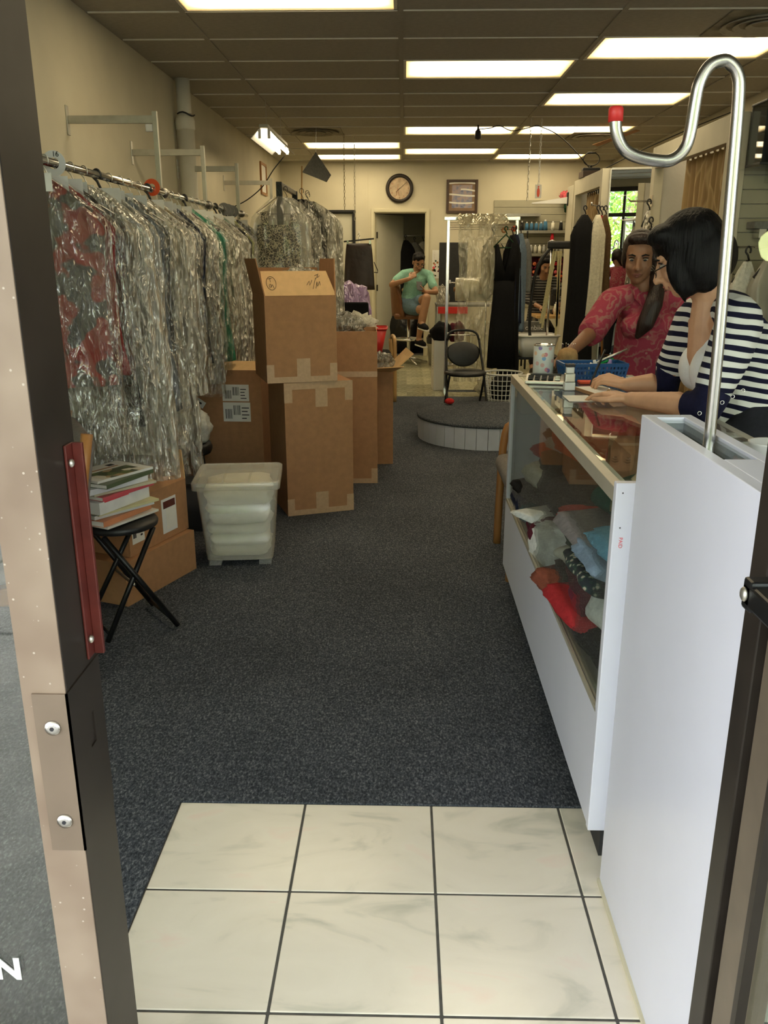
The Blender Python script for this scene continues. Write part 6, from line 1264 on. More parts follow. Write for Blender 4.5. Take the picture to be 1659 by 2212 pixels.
def rot_of(r, f, u): return Matrix((r, f, u)).transposed().to_euler()
def head_shape(c, fwd, up=(0, 0, 1), s=1.0):
    """skin shapes of a head centred at c; returns ellipsoids, chains and a placing function"""
    r, f, u = frame_of(fwd, up); c = Vector(c); R = rot_of(r, f, u)
    P = lambda x, y, z: c + (r * x + f * y + u * z) * s
    E_ = lambda x, y, z, a, b, d: (P(x, y, z), (a * s, b * s, d * s), R)
    el = [E_(0, -.012, .032, .074, .092, .082), E_(0, .022, -.030, .062, .066, .082), E_(0, .050, -.090, .030, .030, .024), E_(0, .030, -.075, .048, .045, .030), E_(0, .066, .020, .048, .020, .013),
          E_(.034, .062, -.034, .022, .020, .020), E_(-.034, .062, -.034, .022, .020, .020), E_(0, .082, -.062, .024, .013, .016)]
    for sx in (-1, 1): el.append(E_(sx * .074, -.008, -.012, .010, .020, .032))
    ch = [([P(0, .084, .004), P(0, .096, -.018), P(0, .106, -.036)], [.009 * s, .010 * s, .013 * s]), ([P(-.012, .092, -.040), P(.012, .092, -.040)], [.009 * s, .009 * s])]
    return el, ch, P, R
def face_parts(t, P, R, s, brow='hair_black', lipm='lip', glasses=None, closed=False):
    for sx in (-1, 1):
        e = MB(); e.ell(P(sx * .031, .0725, .002), (.0125 * s, .0085 * s, .0048 * s), 12, 8, R); eo = e.build('eye', 'eye_white', t, True)
        MB().ell(P(sx * .030, .0800, .000), (.0078 * s, .0026 * s, .0047 * s), 10, 6, R).build('iris', 'ink', eo, True)
        MB().tube([P(sx * .018, .080, .011), P(sx * .031, .080, .0125), P(sx * .044, .072, .009)], .0024 * s, 6).build('eyelid', 'hair_brown', eo, True)
        MB().tube([P(sx * .014, .086, .020), P(sx * .030, .086, .026), P(sx * .047, .074, .021)], [.003 * s, .0042 * s, .002 * s], 6).build('eyebrow', brow, t, True)
    l = MB(); l.tube([P(-.023, .079, -.0655), P(-.008, .0930, -.061), P(0, .0930, -.0625), P(.008, .0930, -.061), P(.023, .079, -.0655)], [.002 * s, .0045 * s, .0045 * s, .0045 * s, .002 * s], 7); l.tube([P(-.021, .079, -.068), P(0, .0918, -.0725), P(.021, .079, -.068)], [.002 * s, .0055 * s, .002 * s], 7); l.build('lips', lipm, t, True)
    if glasses:
        g = MB()
        for sx in (-1, 1):
            g.tube([P(sx * (.033 + .021 * math.cos(a)), .104 - .006 * abs(math.cos(a)), -.006 + .017 * math.sin(a)) for a in [2 * PI * k / 20 for k in range(20)]], .0011 * s, 6, close=True)
            g.tube([P(sx * .055, .098, -.002), P(sx * .075, .05, .002), P(sx * .080, -.01, -.002)], .0020 * s, 6)
        g.tube([P(-.012, .106, -.002), P(0, .110, .001), P(.012, .106, -.002)], .0018 * s, 6); g.build('glasses', glasses, t, True)
def hand_chains(w, d, pn, curls, s=1.0, thumb_side=1, spread=.05, thumb=(.55, .35)):
    """palm and five fingers from the wrist w: d points to the knuckles, pn is the way the palm faces"""
    d = Vector(d).normalized(); pn = Vector(pn); pn = (pn - d * pn.dot(d)).normalized(); lat = d.cross(pn).normalized() * thumb_side; w = Vector(w); ch = []; tips = []
    kn = [(-.030, .086), (-.010, .092), (.011, .090), (.030, .080)]; ln = [(.040, .024, .020), (.045, .028, .021), (.041, .026, .021), (.032, .020, .018)]
    for k in range(4):
        lo, al = kn[k]; kp = w + (d * al - lat * lo) * s; ch.append(([w + (d * .012 - lat * lo * .55) * s, kp], [.0135 * s, .0108 * s]))
        dr = (d - lat * lo * spread * 20).normalized(); a = 0; p = kp; pts = [kp]; c3 = curls[k]
        for q in range(3):
            a += c3[q]; dd = dr * math.cos(a) + pn * math.sin(a); p = p + dd * ln[k][q] * s; pts.append(p)
        ch.append((pts, [.0090 * s, .0082 * s, .0076 * s, .0064 * s])); tips.append((pts[-1], dd))
    tb = w + (d * .022 + lat * .020) * s; t1 = tb + (d * .55 + lat * .70 + pn * thumb[0] * .5).normalized() * .042 * s; t2 = t1 + (d * .85 + lat * .25 + pn * thumb[1]).normalized() * .032 * s; t3 = t2 + (d * .95 + lat * -.05 + pn * thumb[1]).normalized() * .026 * s
    ch.append(([tb, t1, t2, t3], [.0145 * s, .0115 * s, .0100 * s, .0078 * s])); tips.append((t3, (t3 - t2).normalized()))
    ch.append(([w - d * .02 * s, w + d * .05 * s], [.021 * s, .0175 * s])); ch.append(([w + (d * .03 + lat * .018) * s, w + (d * .065 + lat * .022) * s], [.014 * s, .012 * s])); ch.append(([w + (d * .03 - lat * .018) * s, w + (d * .065 - lat * .022) * s], [.014 * s, .012 * s]))
    return ch, tips, lat, pn
RELAX = [(.25, .35, .25), (.3, .4, .3), (.35, .45, .3), (.4, .5, .35)]
# ---- striped woman writing at the counter -----------------------------------------------------------
def stripes():
    m, nt, b = base('stripe_knit'); L = nt.links; tc = nd(nt, 'ShaderNodeTexCoord'); mp = nd(nt, 'ShaderNodeMapping'); mp.inputs['Rotation'].default_value = (0, math.radians(-9), 0); L.new(tc.outputs['Object'], mp.inputs[0])
    n = nd(nt, 'ShaderNodeTexNoise'); n.inputs['Scale'].default_value = 5; L.new(mp.outputs[0], n.inputs['Vector']); sc = nd(nt, 'ShaderNodeVectorMath', operation='SCALE'); sc.inputs['Scale'].default_value = .030; L.new(n.outputs[1], sc.inputs[0]); ad = nd(nt, 'ShaderNodeVectorMath', operation='ADD'); L.new(mp.outputs[0], ad.inputs[0]); L.new(sc.outputs[0], ad.inputs[1])
    s = nd(nt, 'ShaderNodeSeparateXYZ'); L.new(ad.outputs[0], s.inputs[0]); mu = nd(nt, 'ShaderNodeMath', operation='MULTIPLY'); mu.inputs[1].default_value = 1 / .031; L.new(s.outputs[2], mu.inputs[0]); fr2 = nd(nt, 'ShaderNodeMath', operation='FRACT'); L.new(mu.outputs[0], fr2.inputs[0])
    r = ramp(nt, [(0, (.010, .010, .028)), (.46, (.010, .010, .028)), (.49, (.74, .73, .69)), (.97, (.74, .73, .69)), (1, (.010, .010, .028))]); L.new(fr2.outputs[0], r.inputs[0]); L.new(r.outputs[0], b.inputs['Base Color']); b.inputs['Roughness'].default_value = .9; b.inputs['Specular IOR Level'].default_value = .15
    n2 = nd(nt, 'ShaderNodeTexNoise'); n2.inputs['Scale'].default_value = 12; L.new(tc.outputs['Object'], n2.inputs['Vector']); bp = nd(nt, 'ShaderNodeBump'); bp.inputs['Strength'].default_value = .5; bp.inputs['Distance'].default_value = .02; L.new(n2.outputs[0], bp.inputs['Height']); L.new(bp.outputs[0], b.inputs['Normal'])
stripes(); cloth('navy_knit', (.012, .012, .035)); cloth('white_top', (.80, .80, .80), .02); cloth('dark_trousers', (.02, .02, .025))
t = thing('person', 'woman in a navy and white striped cardigan writing on the glass counter', 'person', (1.10, 2.76, 0.004)); O = Vector((1.10, 2.76, .004)); V = lambda x, y, z: Vector((x, y, z)) - O
hc = V(.885, 2.755, 1.440); hf = (-.80, .30, -.42)
el, ch, P, R = head_shape(hc, hf, (-.25, 0, 1), 1.03)
shN, shF = V(1.005, 2.585, 1.245), V(.985, 2.925, 1.235); eN, eF = V(.925, 2.535, .998), V(.945, 3.02, 1.0); wN, wF = V(.755, 2.792, .978), V(.808, 3.045, .990)
hN, tipN, _, _ = hand_chains(wN, V(.668, 2.895, .992) - V(.755, 2.792, .978), (0, 0, -1), [(.32, .34, .2), (.36, .38, .22), (.42, .42, .25), (.5, .45, .3)], .98, thumb_side=1, spread=.11, thumb=(.3, .15))
hF, tipF, latF, pnF = hand_chains(wF, V(.735, 3.095, 1.008) - V(.808, 3.045, .990), (.15, .25, -1), [(.5, .7, .3), (.6, .8, .4), (.7, .9, .5), (.75, .9, .5)], .98, thumb_side=-1, spread=.06, thumb=(.9, .7))
neck = [([V(.965, 2.755, 1.30), V(.972, 2.755, 1.21), V(.972, 2.755, 1.12)], [.046, .056, .052]), ([V(1.025, 2.755, 1.22), V(.968, 2.755, 1.31), V(.915, 2.755, 1.40)], [.046, .048, .054])]
torso = [([V(1.13, 2.76, .86), V(1.12, 2.76, .98), V(1.07, 2.755, 1.10), V(1.035, 2.755, 1.18)], [.10, .09, .085, .068]), ([shN, V(1.0, 2.755, 1.225), shF], [.045, .045, .045])]
armN = [([shN, eN, eN + (wN - eN) * .35, wN], [.045, .036, .039, .025])]; armF = [([shF, eF, eF + (wF - eF) * .35, wF], [.045, .036, .039, .025])]
legs = [([V(1.13, 2.66, .86), V(1.15, 2.64, .48), V(1.18, 2.64, .09)], [.095, .062, .042]), ([V(1.13, 2.86, .86), V(1.15, 2.88, .48), V(1.18, 2.88, .09)], [.095, .062, .042]), ([V(1.19, 2.64, .05), V(1.02, 2.63, .035)], [.042, .034]), ([V(1.19, 2.88, .05), V(1.02, 2.89, .035)], [.042, .034])]
body = blob('body', neck + torso + armN + armF + legs + ch + hN + hF, el, 'skin_fair', t, .0042, 5)
face_parts(t, P, R, 1.03, 'hair_black', 'lip', 'bronze')
for tip, dd in tipN[:4] + tipF[:2]: MB().ell(tip + Vector((0, 0, .0055)) - dd * .001, (.0048, .0048, .0016), 8, 5).build('nail', 'nail', t, True)
# bobbed hair
hel = [(P(0, -.022, .040), (.090, .106, .092), R), (P(.0, -.060, -.02), (.086, .082, .105), R), (P(.062, -.025, -.035), (.034, .066, .095), R), (P(-.062, -.025, -.035), (.034, .066, .095), R), (P(.068, .030, -.045), (.022, .042, .075), R), (P(-.068, .030, -.045), (.022, .042, .075), R), (P(.03, .045, .085), (.055, .045, .034), R), (P(-.03, .045, .085), (.055, .045, .034), R)]
blob('hair', [([P(-.077, .030, -.05), P(-.070, .046, -.095), P(-.060, .05, -.125)], [.018, .013, .006]), ([P(.077, .030, -.05), P(.070, .046, -.095), P(.060, .05, -.125)], [.018, .013, .006])], hel, 'hair_black', t, .007, 3, warp=lambda v: v + Vector((nz(v.x * 30, v.y * 30, v.z * 6), nz(v.x * 30 + 9, v.y * 30, v.z * 6), 0)) * .006)
# white top and open cardigan with long back
blob('white_top', [([V(1.155, 2.76, .87), V(1.125, 2.76, .98), V(1.055, 2.755, 1.10), V(1.015, 2.755, 1.15)], [.115, .115, .120, .085])], [(V(.975, 2.70, 1.085), (.06, .07, .08)), (V(.975, 2.81, 1.085), (.06, .07, .08))], 'white_top', t, .01, 4)
cel = [([V(1.155, 2.76, .80), V(1.15, 2.76, .92), V(1.115, 2.76, 1.05), V(1.065, 2.755, 1.16), V(1.025, 2.755, 1.225)], [.150, .142, .137, .128, .108]), ([V(1.01, 2.59, 1.25), V(1.02, 2.67, 1.268), V(1.03, 2.755, 1.275), V(1.02, 2.84, 1.262), V(.99, 2.92, 1.24)], [.068, .066, .062, .066, .068])]
sle = [([V(1.01, 2.588, 1.245), V(.975, 2.562, 1.14), eN + Vector((.012, .004, .055))], [.072, .068, .058]), ([V(.99, 2.922, 1.235), eF + Vector((.01, 0, .05))], [.070, .056])]
cdg = blob('cardigan', cel[:1], [], 'stripe_knit', t, .009, 3, cuts=[(V(.962, 2.755, 1.16), Vector((-1, 0, .12)))], hollow=True)
blob('cardigan_yoke', cel[1:], [], 'stripe_knit', cdg, .009, 3, cuts=[(V(.925, 2.755, 1.25), Vector((-1, 0, .25)))], hollow=True)
for q_ in sle: blob('sleeve', [q_], [], 'stripe_knit', cdg, .009, 4)
blob('cuff', [([eN + Vector((.006, -.0, .035)), eN, eN + (wN - eN) * .28], [.058, .056, .043])], [], 'navy_knit', t, .008, 3, cuts=[(eN + (wN - eN) * .24, (wN - eN).normalized())]); blob('cuff', [([eF + Vector((.0, 0, .04)), eF, eF + (wF - eF) * .3], [.056, .052, .044])], [], 'navy_knit', t, .008, 3, cuts=[(eF + (wF - eF) * .26, (wF - eF).normalized())])
cu = [o for o in t.children if o.name.startswith('cuff')][0]
for k in range(5):
    c_ = eN + Vector((-.040 + .030 * k, -.052 + .004 * abs(k - 2), -.012 + .017 * k)); MB().tube([c_ + Vector((.0055 * math.cos(a), -.004, .0055 * math.sin(a))) for a in [2 * PI * q / 12 for q in range(12)]], .0012, 5, close=True).build('snap_button', 'chrome', cu, True)
blob('trousers', [([V(1.135, 2.68, .90), V(1.135, 2.66, .84), V(1.15, 2.64, .48), V(1.18, 2.64, .10)], [.11, .105, .075, .06]), ([V(1.135, 2.84, .90), V(1.135, 2.86, .84), V(1.15, 2.88, .48), V(1.18, 2.88, .10)], [.11, .105, .075, .06])], [], 'dark_trousers', t, .012, 4)
for y in (2.64, 2.88): MB().ell(V(1.10, y, .04), (.13, .048, .04), 14, 8).build('shoe', 'black_plastic', t, True)
rg = tipF[2][0] if False else (wN + (V(.66, 2.905, .975) - wN).normalized() * .10)
rq = MB().tube([hN[5][0][0] + Vector((.0, .010, .0)) + Vector((.0105 * math.cos(a) * .6, .0105 * math.cos(a) * -.6, .0105 * math.sin(a))) for a in [2 * PI * q / 14 for q in range(14)]], .0014, 6, close=True).build('ring', 'brass', t, True); MB().ell(hN[5][0][0] + Vector((0, .010, .0135)), (.0042, .0042, .003), 8, 6).build('ring_stone', 'chrome', rq, True)
pt = tipF[0][0] + O
tag(MB().tube([(pt.x - .020, pt.y - .004, CT + .014), (pt.x - .017, pt.y - .003, CT + .022), (pt.x + .032, pt.y + .018, CT + .145)], [.0008, .0042, .0042], 8).build('pen', 'black_plastic', None, True), 'black pen held in the right hand of the striped woman', 'pen')
# ---- pink shirted woman behind the counter ------------------------------------------------------------
def paisley():
    m, nt, b = base('pink_paisley'); L = nt.links; tc = nd(nt, 'ShaderNodeTexCoord')
    v = nd(nt, 'ShaderNodeTexVoronoi'); v.inputs['Scale'].default_value = 9; v.inputs['Randomness'].default_value = .8; n = nd(nt, 'ShaderNodeTexNoise'); n.inputs['Scale'].default_value = 14; n.inputs['Detail'].default_value = 3; L.new(tc.outputs['Object'], n.inputs['Vector'])
    mx = nd(nt, 'ShaderNodeMix', data_type='RGBA'); mx.inputs[0].default_value = .12; L.new(tc.outputs['Object'], mx.inputs[6]); L.new(n.outputs[1], mx.inputs[7]); L.new(mx.outputs[2], v.inputs['Vector'])
    mu = nd(nt, 'ShaderNodeMath', operation='MULTIPLY'); mu.inputs[1].default_value = 26; L.new(v.outputs[0], mu.inputs[0]); si = nd(nt, 'ShaderNodeMath', operation='SINE'); L.new(mu.outputs[0], si.inputs[0])
    m3 = nd(nt, 'ShaderNodeMath', operation='MULTIPLY'); L.new(si.outputs[0], m3.inputs[0]); L.new(n.outputs[0], m3.inputs[1])
    r = ramp(nt, [(0, (.30, .030, .06)), (.16, (.32, .04, .065)), (.36, (.34, .09, .095)), (.6, (.31, .14, .12))]); L.new(m3.outputs[0], r.inputs[0]); L.new(r.outputs[0], b.inputs['Base Color']); b.inputs['Roughness'].default_value = .85
    bp = nd(nt, 'ShaderNodeBump'); bp.inputs['Strength'].default_value = .4; bp.inputs['Distance'].default_value = .01; L.new(n.outputs[0], bp.inputs['Height']); L.new(bp.outputs[0], b.inputs['Normal'])
paisley()
t = thing('person', 'woman in a pink paisley shirt with a long dark ponytail behind the counter', 'person', (1.16, 4.16, 0.004)); O = Vector((1.16, 4.16, .004)); V = lambda x, y, z: Vector((x, y, z)) - O
hc = V(1.095, 4.08, 1.432); el, ch, P, R = head_shape(hc, (-.30, -.93, -.16), (.0, 0, 1), .98)
sR, sL = V(.985, 4.10, 1.235), V(1.325, 4.16, 1.225); eR, eL = V(.890, 4.03, 1.098), V(1.43, 4.12, .98); wR, wL = V(.742, 3.80, 1.022), V(1.40, 3.94, .93)
hR, _, _, _ = hand_chains(wR, V(.70, 3.68, 1.00) - V(.742, 3.80, 1.022), (.2, 0, -1), RELAX, .95, thumb_side=-1); hL, _, _, _ = hand_chains(wL, (-.2, -1, -.3), (0, 0, -1), RELAX, .95, thumb_side=1)
body = blob('body', [([V(1.15, 4.13, 1.23), V(1.12, 4.105, 1.31), V(1.105, 4.10, 1.40)], [.06, .048, .05]), ([V(1.17, 4.17, .85), V(1.17, 4.17, 1.0), V(1.16, 4.15, 1.17)], [.10, .09, .09]), ([sR, V(1.155, 4.13, 1.225), sL], [.044, .055, .044]), ([sR, eR, wR], [.045, .038, .025]), ([sL, eL, wL], [.045, .038, .025]),
   ([V(1.08, 4.17, .85), V(1.08, 4.18, .45), V(1.08, 4.2, .09)], [.095, .062, .042]), ([V(1.26, 4.17, .85), V(1.26, 4.18, .45), V(1.26, 4.2, .09)], [.095, .062, .042]), ([V(1.08, 4.2, .05), V(1.07, 4.06, .035)], [.042, .034]), ([V(1.26, 4.2, .05), V(1.27, 4.06, .035)], [.042, .034])] + ch + hR + hL, el, 'skin_tan', t, .0062, 5)
face_parts(t, P, R, .98, 'hair_black', 'lip_dark')
blob('hair', [([P(.0, -.085, .02), P(-.055, -.06, -.06), P(-.095, .02, -.13), P(-.085, .085, -.20), P(-.055, .125, -.29), P(-.025, .135, -.345)], [.045, .04, .036, .042, .040, .014])], [(P(0, -.026, .040), (.083, .094, .086), R), (P(0, .040, .092), (.060, .040, .026), R), (P(.066, -.015, .0), (.018, .045, .055), R), (P(-.066, -.015, .0), (.018, .045, .055), R)], 'hair_brown', t, .007, 4)
shirt = blob('shirt', [([V(1.17, 4.17, .80), V(1.17, 4.17, .95), V(1.165, 4.16, 1.10), V(1.155, 4.14, 1.20)], [.155, .140, .138, .118]), ([V(.995, 4.10, 1.238), V(1.09, 4.115, 1.262), V(1.155, 4.125, 1.268), V(1.22, 4.14, 1.26), V(1.315, 4.16, 1.228)], [.060, .056, .052, .056, .060]), ([V(.990, 4.10, 1.235), eR + (wR - eR) * .06], [.066, .066]), ([sL, eL], [.066, .062])], [(V(1.10, 4.06, 1.12), (.075, .06, .06)), (V(1.22, 4.07, 1.12), (.075, .06, .06))], 'pink_paisley', t, .009, 4, cuts=[(eR + (wR - eR) * .16, (wR - eR).normalized())])
for s_ in (-1, 1): MB().hexa([tuple(V(1.13 + s_ * .01, 4.035, 1.205)), tuple(V(1.13 + s_ * .05, 4.03, 1.245)), tuple(V(1.13 + s_ * .055, 4.045, 1.25)), tuple(V(1.13 + s_ * .012, 4.05, 1.21)), tuple(V(1.13 + s_ * .04, 4.04, 1.30)), tuple(V(1.13 + s_ * .065, 4.06, 1.305)), tuple(V(1.13 + s_ * .065, 4.075, 1.305)), tuple(V(1.13 + s_ * .04, 4.055, 1.30))]).build('collar', 'pink_paisley', shirt, bevel=.003)
for k in range(4): MB().ell(V(1.145, 4.006 + (0 if k else .01), 1.15 - .075 * k), (.006, .003, .006), 10, 6).build('button', 'cloth_rose', shirt, True)
blob('trousers', [([V(1.09, 4.17, .86), V(1.08, 4.18, .45), V(1.08, 4.2, .10)], [.12, .075, .06]), ([V(1.25, 4.17, .86), V(1.26, 4.18, .45), V(1.26, 4.2, .10)], [.12, .075, .06])], [], 'dark_trousers', t, .012, 4)
for x in (1.08, 1.26): MB().ell(V(x, 4.12, .04), (.046, .13, .04), 14, 8).build('shoe', 'black_plastic', t, True)
# ---- man on the bar stool at the back -------------------------------------------------------------------
cloth('teal_shirt', (.25, .48, .38)); cloth('blue_shorts', (.12, .19, .24)); mat('stool_leather', (.16, .062, .020), .4, 0, .12, 12, .1, 40)
st = thing('swivel_stool', 'brown leather swivel bar chair with chrome column under the seated man', 'chair', (0.07, 11.92, 0), math.radians(0))
MB().cyl((0, 0, .08), (0, 0, .62), .022, n=14).build('column', 'chrome', st, True); MB().cyl((0, 0, .30), (0, 0, .36), .03, n=14).build('collar', 'chrome', st, True)
for k in range(4): a = .4 + k * PI/2; MB().tube([(0, 0, .09), (.16 * math.cos(a), .16 * math.sin(a), .05), (.29 * math.cos(a), .29 * math.sin(a), .012)], [.02, .014, .012], 8).build('foot', 'chrome', st, True)
MB().tube([(.20 * math.cos(a), .20 * math.sin(a) - .0, .34) for a in [2 * PI * k / 28 for k in range(28)]], .013, 8, close=True).build('foot_ring', 'chrome', st, True); MB().bar((-.2, 0, .34), (.2, 0, .34), .014).build('ring_spoke', 'chrome', st)
MB().box(-.20, .20, -.21, .21, .62, .70).build('seat', 'stool_leather', st, True, bevel=.03, seg=3)
g = MB(); rings = []
for i in range(9):
    s_ = i / 8; z = .66 + .44 * s_; rings.append([(-.215 - .03 * s_ + .16 * (abs(u) ** 2.2) * (1 - .4 * s_), u * .23, z - .05 * abs(u) ** 3 * s_) for u in [-1 + 2 * k / 12 for k in range(13)]])
g.loft(rings, closed=False, cap=False); g.build('backrest', 'stool_leather', st, True, solid=.04)
t = thing('person', 'man in a mint t-shirt and shorts sitting on the stool with a phone', 'person', (0.10, 11.85, 0.705)); O = Vector((0.10, 11.85, .705)); V = lambda x, y, z: Vector((x, y, z)) - O
hc = V(.195, 11.70, 1.375); el, ch, P, R = head_shape(hc, (.22, -.85, -.48), (0, 0, 1), 1.0)
sR, sL = V(-.015, 11.76, 1.205), V(.345, 11.72, 1.195); eR, wR = V(-.165, 11.62, 1.085), V(.075, 11.52, 1.165); eL, wL = V(.425, 11.58, .985), V(.285, 11.44, 1.0)
hR, _, _, _ = hand_chains(wR, V(.165, 11.56, 1.245) - wR, (.1, 1, -.4), [(.5, .7, .4), (.3, .5, .3), (.8, .9, .5), (.9, 1., .5)], .98, thumb_side=1); hL, _, _, _ = hand_chains(wL, (-.9, -.05, .35), (0, .3, .95), [(.5, .6, .4)] * 4, .98, thumb_side=-1)
kR, aR = V(.30, 11.36, .925), V(.235, 11.33, .60); kL, aL = V(.27, 11.46, .76), V(.20, 11.50, .37)
hipR, hipL = V(.02, 11.82, .80), V(.17, 11.84, .80)
body = blob('body', [([V(.165, 11.76, 1.21), V(.185, 11.725, 1.31), V(.19, 11.715, 1.36)], [.065, .055, .055]), ([V(.09, 11.85, .82), V(.10, 11.84, .95), V(.15, 11.78, 1.14)], [.11, .10, .10]), ([sR, V(.165, 11.75, 1.20), sL], [.048, .058, .048]), ([sR, eR, wR], [.052, .043, .027]), ([sL, eL, wL], [.052, .043, .027]),
   ([hipL, kR], [.088, .060]), ([kR, kR + (aR - kR) * .35, aR], [.056, .055, .033]), ([hipR, kL], [.088, .060]), ([kL, kL + (aL - kL) * .35, aL], [.056, .055, .033]), ([aR, V(.285, 11.24, .555)], [.036, .03]), ([aL, V(.26, 11.40, .325)], [.036, .03])] + ch + hR + hL, el, 'skin_mid', t, .0068, 4)
face_parts(t, P, R, 1.0, 'hair_black', 'lip_dark', 'black_metal')
blob('hair', [], [(P(0, -.022, .050), (.082, .092, .080), R), (P(0, .045, .098), (.062, .042, .030), R), (P(.03, .06, .080), (.035, .026, .026), R), (P(0, -.065, .0), (.070, .045, .07), R)], 'hair_black', t, .008, 3, warp=lambda v: v + Vector((nz(v.x * 25, v.y * 25, v.z * 25), nz(v.x * 25 + 7, v.y * 25, v.z * 25), nz(v.x * 25, v.y * 25 + 5, v.z * 25))) * .012)
ts_ = blob('t_shirt', [([V(.095, 11.85, .82), V(.105, 11.84, .95), V(.15, 11.785, 1.14)], [.150, .132, .134]), ([V(-.01, 11.76, 1.21), V(.10, 11.755, 1.235), V(.165, 11.75, 1.24), V(.24, 11.74, 1.235), V(.34, 11.722, 1.20)], [.068, .062, .055, .062, .068]), ([V(-.015, 11.76, 1.205), V(-.105, 11.685, 1.135)], [.063, .063]), ([V(.24, 11.75, 1.14), sL, sL + (eL - sL) * .6], [.09, .066, .062]), ([V(.08, 11.77, 1.15), V(-.015, 11.76, 1.205)], [.09, .066])], [], 'teal_shirt', t, .01, 4)
blob('shorts', [([V(.095, 11.86, .80), V(.09, 11.85, .86)], [.155, .15]), ([hipL, hipL + (kR - hipL) * .55], [.115, .100]), ([hipR, hipR + (kL - hipR) * .62], [.115, .100])], [], 'blue_shorts', t, .011, 4)
for (a_, tip) in ((aR, V(.30, 11.22, .545)), (aL, V(.275, 11.385, .315))):
    s1 = blob('shoe', [([a_ + Vector((-.01, .03, -.03)), a_ + (tip - a_) * .5 + Vector((0, 0, -.01)), tip], [.046, .044, .036])], [], 'black_cloth', t, .008, 3)
    b0 = a_ + Vector((-.02, .05, -.068)); b1 = tip + Vector((.02, -.025, -.035)); MB().bar(b0, b1, .075, .022).build('sole', 'white_plastic', s1, bevel=.008)
o = tag(MB().box(-.038, .038, -.004, .004, -.07, .07).build('mobile_phone', 'black_plastic', None, bevel=.006, loc=(.205, 11.395, 1.075), rot=(-.7, .1, .25)), 'dark mobile phone in the left hand of the seated man', 'phone')
# ---- seamstress at the sewing corner --------------------------------------------------------------------
def dark_stripes():
    m, nt, b = base('dark_stripe'); L = nt.links; tc = nd(nt, 'ShaderNodeTexCoord'); s = nd(nt, 'ShaderNodeSeparateXYZ'); L.new(tc.outputs['Object'], s.inputs[0]); mu = nd(nt, 'ShaderNodeMath', operation='MULTIPLY'); mu.inputs[1].default_value = 1 / .034; L.new(s.outputs[2], mu.inputs[0]); fr2 = nd(nt, 'ShaderNodeMath', operation='FRACT'); L.new(mu.outputs[0], fr2.inputs[0]); r = ramp(nt, [(0, (.012, .011, .012)), (.72, (.012, .011, .012)), (.78, (.20, .19, .17)), (1, (.20, .19, .17))]); L.new(fr2.outputs[0], r.inputs[0]); L.new(r.outputs[0], b.inputs['Base Color']); b.inputs['Roughness'].default_value = .9
dark_stripes()
ch_ = thing('work_chair', 'dark work chair under the woman at the sewing corner', 'chair', (1.80, 11.50, 0)); box('seat', 'black_cloth', ch_, -.2, .2, -.2, .2, .42, .48, .02, 3)
for x in (-.17, .17):
    for y in (-.17, .17): MB().cyl((x, y, 0), (x, y, .43), .014, n=8).build('leg', 'black_metal', ch_, True)
t = thing('person', 'woman in a black striped top bent over her sewing by the thread wall', 'person', (1.80, 11.48, 0.485)); O = Vector((1.80, 11.48, .485)); V = lambda x, y, z: Vector((x, y, z)) - O
hc = V(1.825, 11.28, 1.345); el, ch, P, R = head_shape(hc, (.18, -.82, -.55), (0, 0, 1), .98); sR, sL = V(1.66, 11.40, 1.13), V(1.98, 11.40, 1.13); eR, wR = V(1.60, 11.24, .90), V(1.76, 11.0, .82); eL, wL = V(2.06, 11.22, .92), V(1.95, 10.98, .82)
hR, _, _, _ = hand_chains(wR, (.4, -.9, -.1), (0, 0, -1), RELAX, .95, thumb_side=-1); hL, _, _, _ = hand_chains(wL, (-.3, -.9, -.1), (0, 0, -1), RELAX, .95, thumb_side=1)
blob('body', [([V(1.82, 11.40, 1.14), V(1.825, 11.32, 1.25), V(1.825, 11.30, 1.33)], [.06, .05, .05]), ([V(1.80, 11.50, .58), V(1.80, 11.49, .80), V(1.82, 11.42, 1.06)], [.11, .09, .09]), ([sR, V(1.82, 11.40, 1.14), sL], [.055, .07, .055]), ([sR, eR, wR], [.05, .04, .025]), ([sL, eL, wL], [.05, .04, .025]), ([V(1.72, 11.48, .56), V(1.70, 11.10, .52), V(1.70, 11.12, .10)], [.09, .06, .04]), ([V(1.88, 11.48, .56), V(1.90, 11.10, .52), V(1.90, 11.12, .10)], [.09, .06, .04]), ([V(1.70, 11.12, .06), V(1.70, 10.98, .04)], [.04, .03]), ([V(1.90, 11.12, .06), V(1.90, 10.98, .04)], [.04, .03])] + ch + hR + hL, el, 'skin_mid', t, .008, 4)
face_parts(t, P, R, .98, 'hair_black', 'lip_dark'); blob('hair', [([P(.07, -.01, .02), P(.076, .0, -.09), P(.06, .0, -.15)], [.03, .03, .014]), ([P(-.07, -.01, .02), P(-.076, .0, -.09), P(-.06, .0, -.15)], [.03, .03, .014])], [(P(0, -.024, .045), (.084, .094, .084), R), (P(0, -.06, -.04), (.075, .05, .09), R), (P(0, .042, .094), (.06, .04, .026), R)], 'hair_black', t, .009, 3)
blob('striped_top', [([V(1.80, 11.50, .62), V(1.80, 11.49, .80), V(1.82, 11.42, 1.06)], [.155, .14, .138]), ([V(1.665, 11.40, 1.135), V(1.82, 11.395, 1.165), V(1.975, 11.40, 1.135)], [.066, .058, .066]), ([sR, eR, eR + (wR - eR) * .5], [.066, .056, .045]), ([sL, eL, eL + (wL - eL) * .5], [.066, .056, .045])], [], 'dark_stripe', t, .011, 4)
blob('trousers', [([V(1.72, 11.48, .57), V(1.70, 11.10, .53), V(1.70, 11.12, .12)], [.105, .072, .055]), ([V(1.88, 11.48, .57), V(1.90, 11.10, .53), V(1.90, 11.12, .12)], [.105, .072, .055])], [], 'dark_trousers', t, .013, 4)
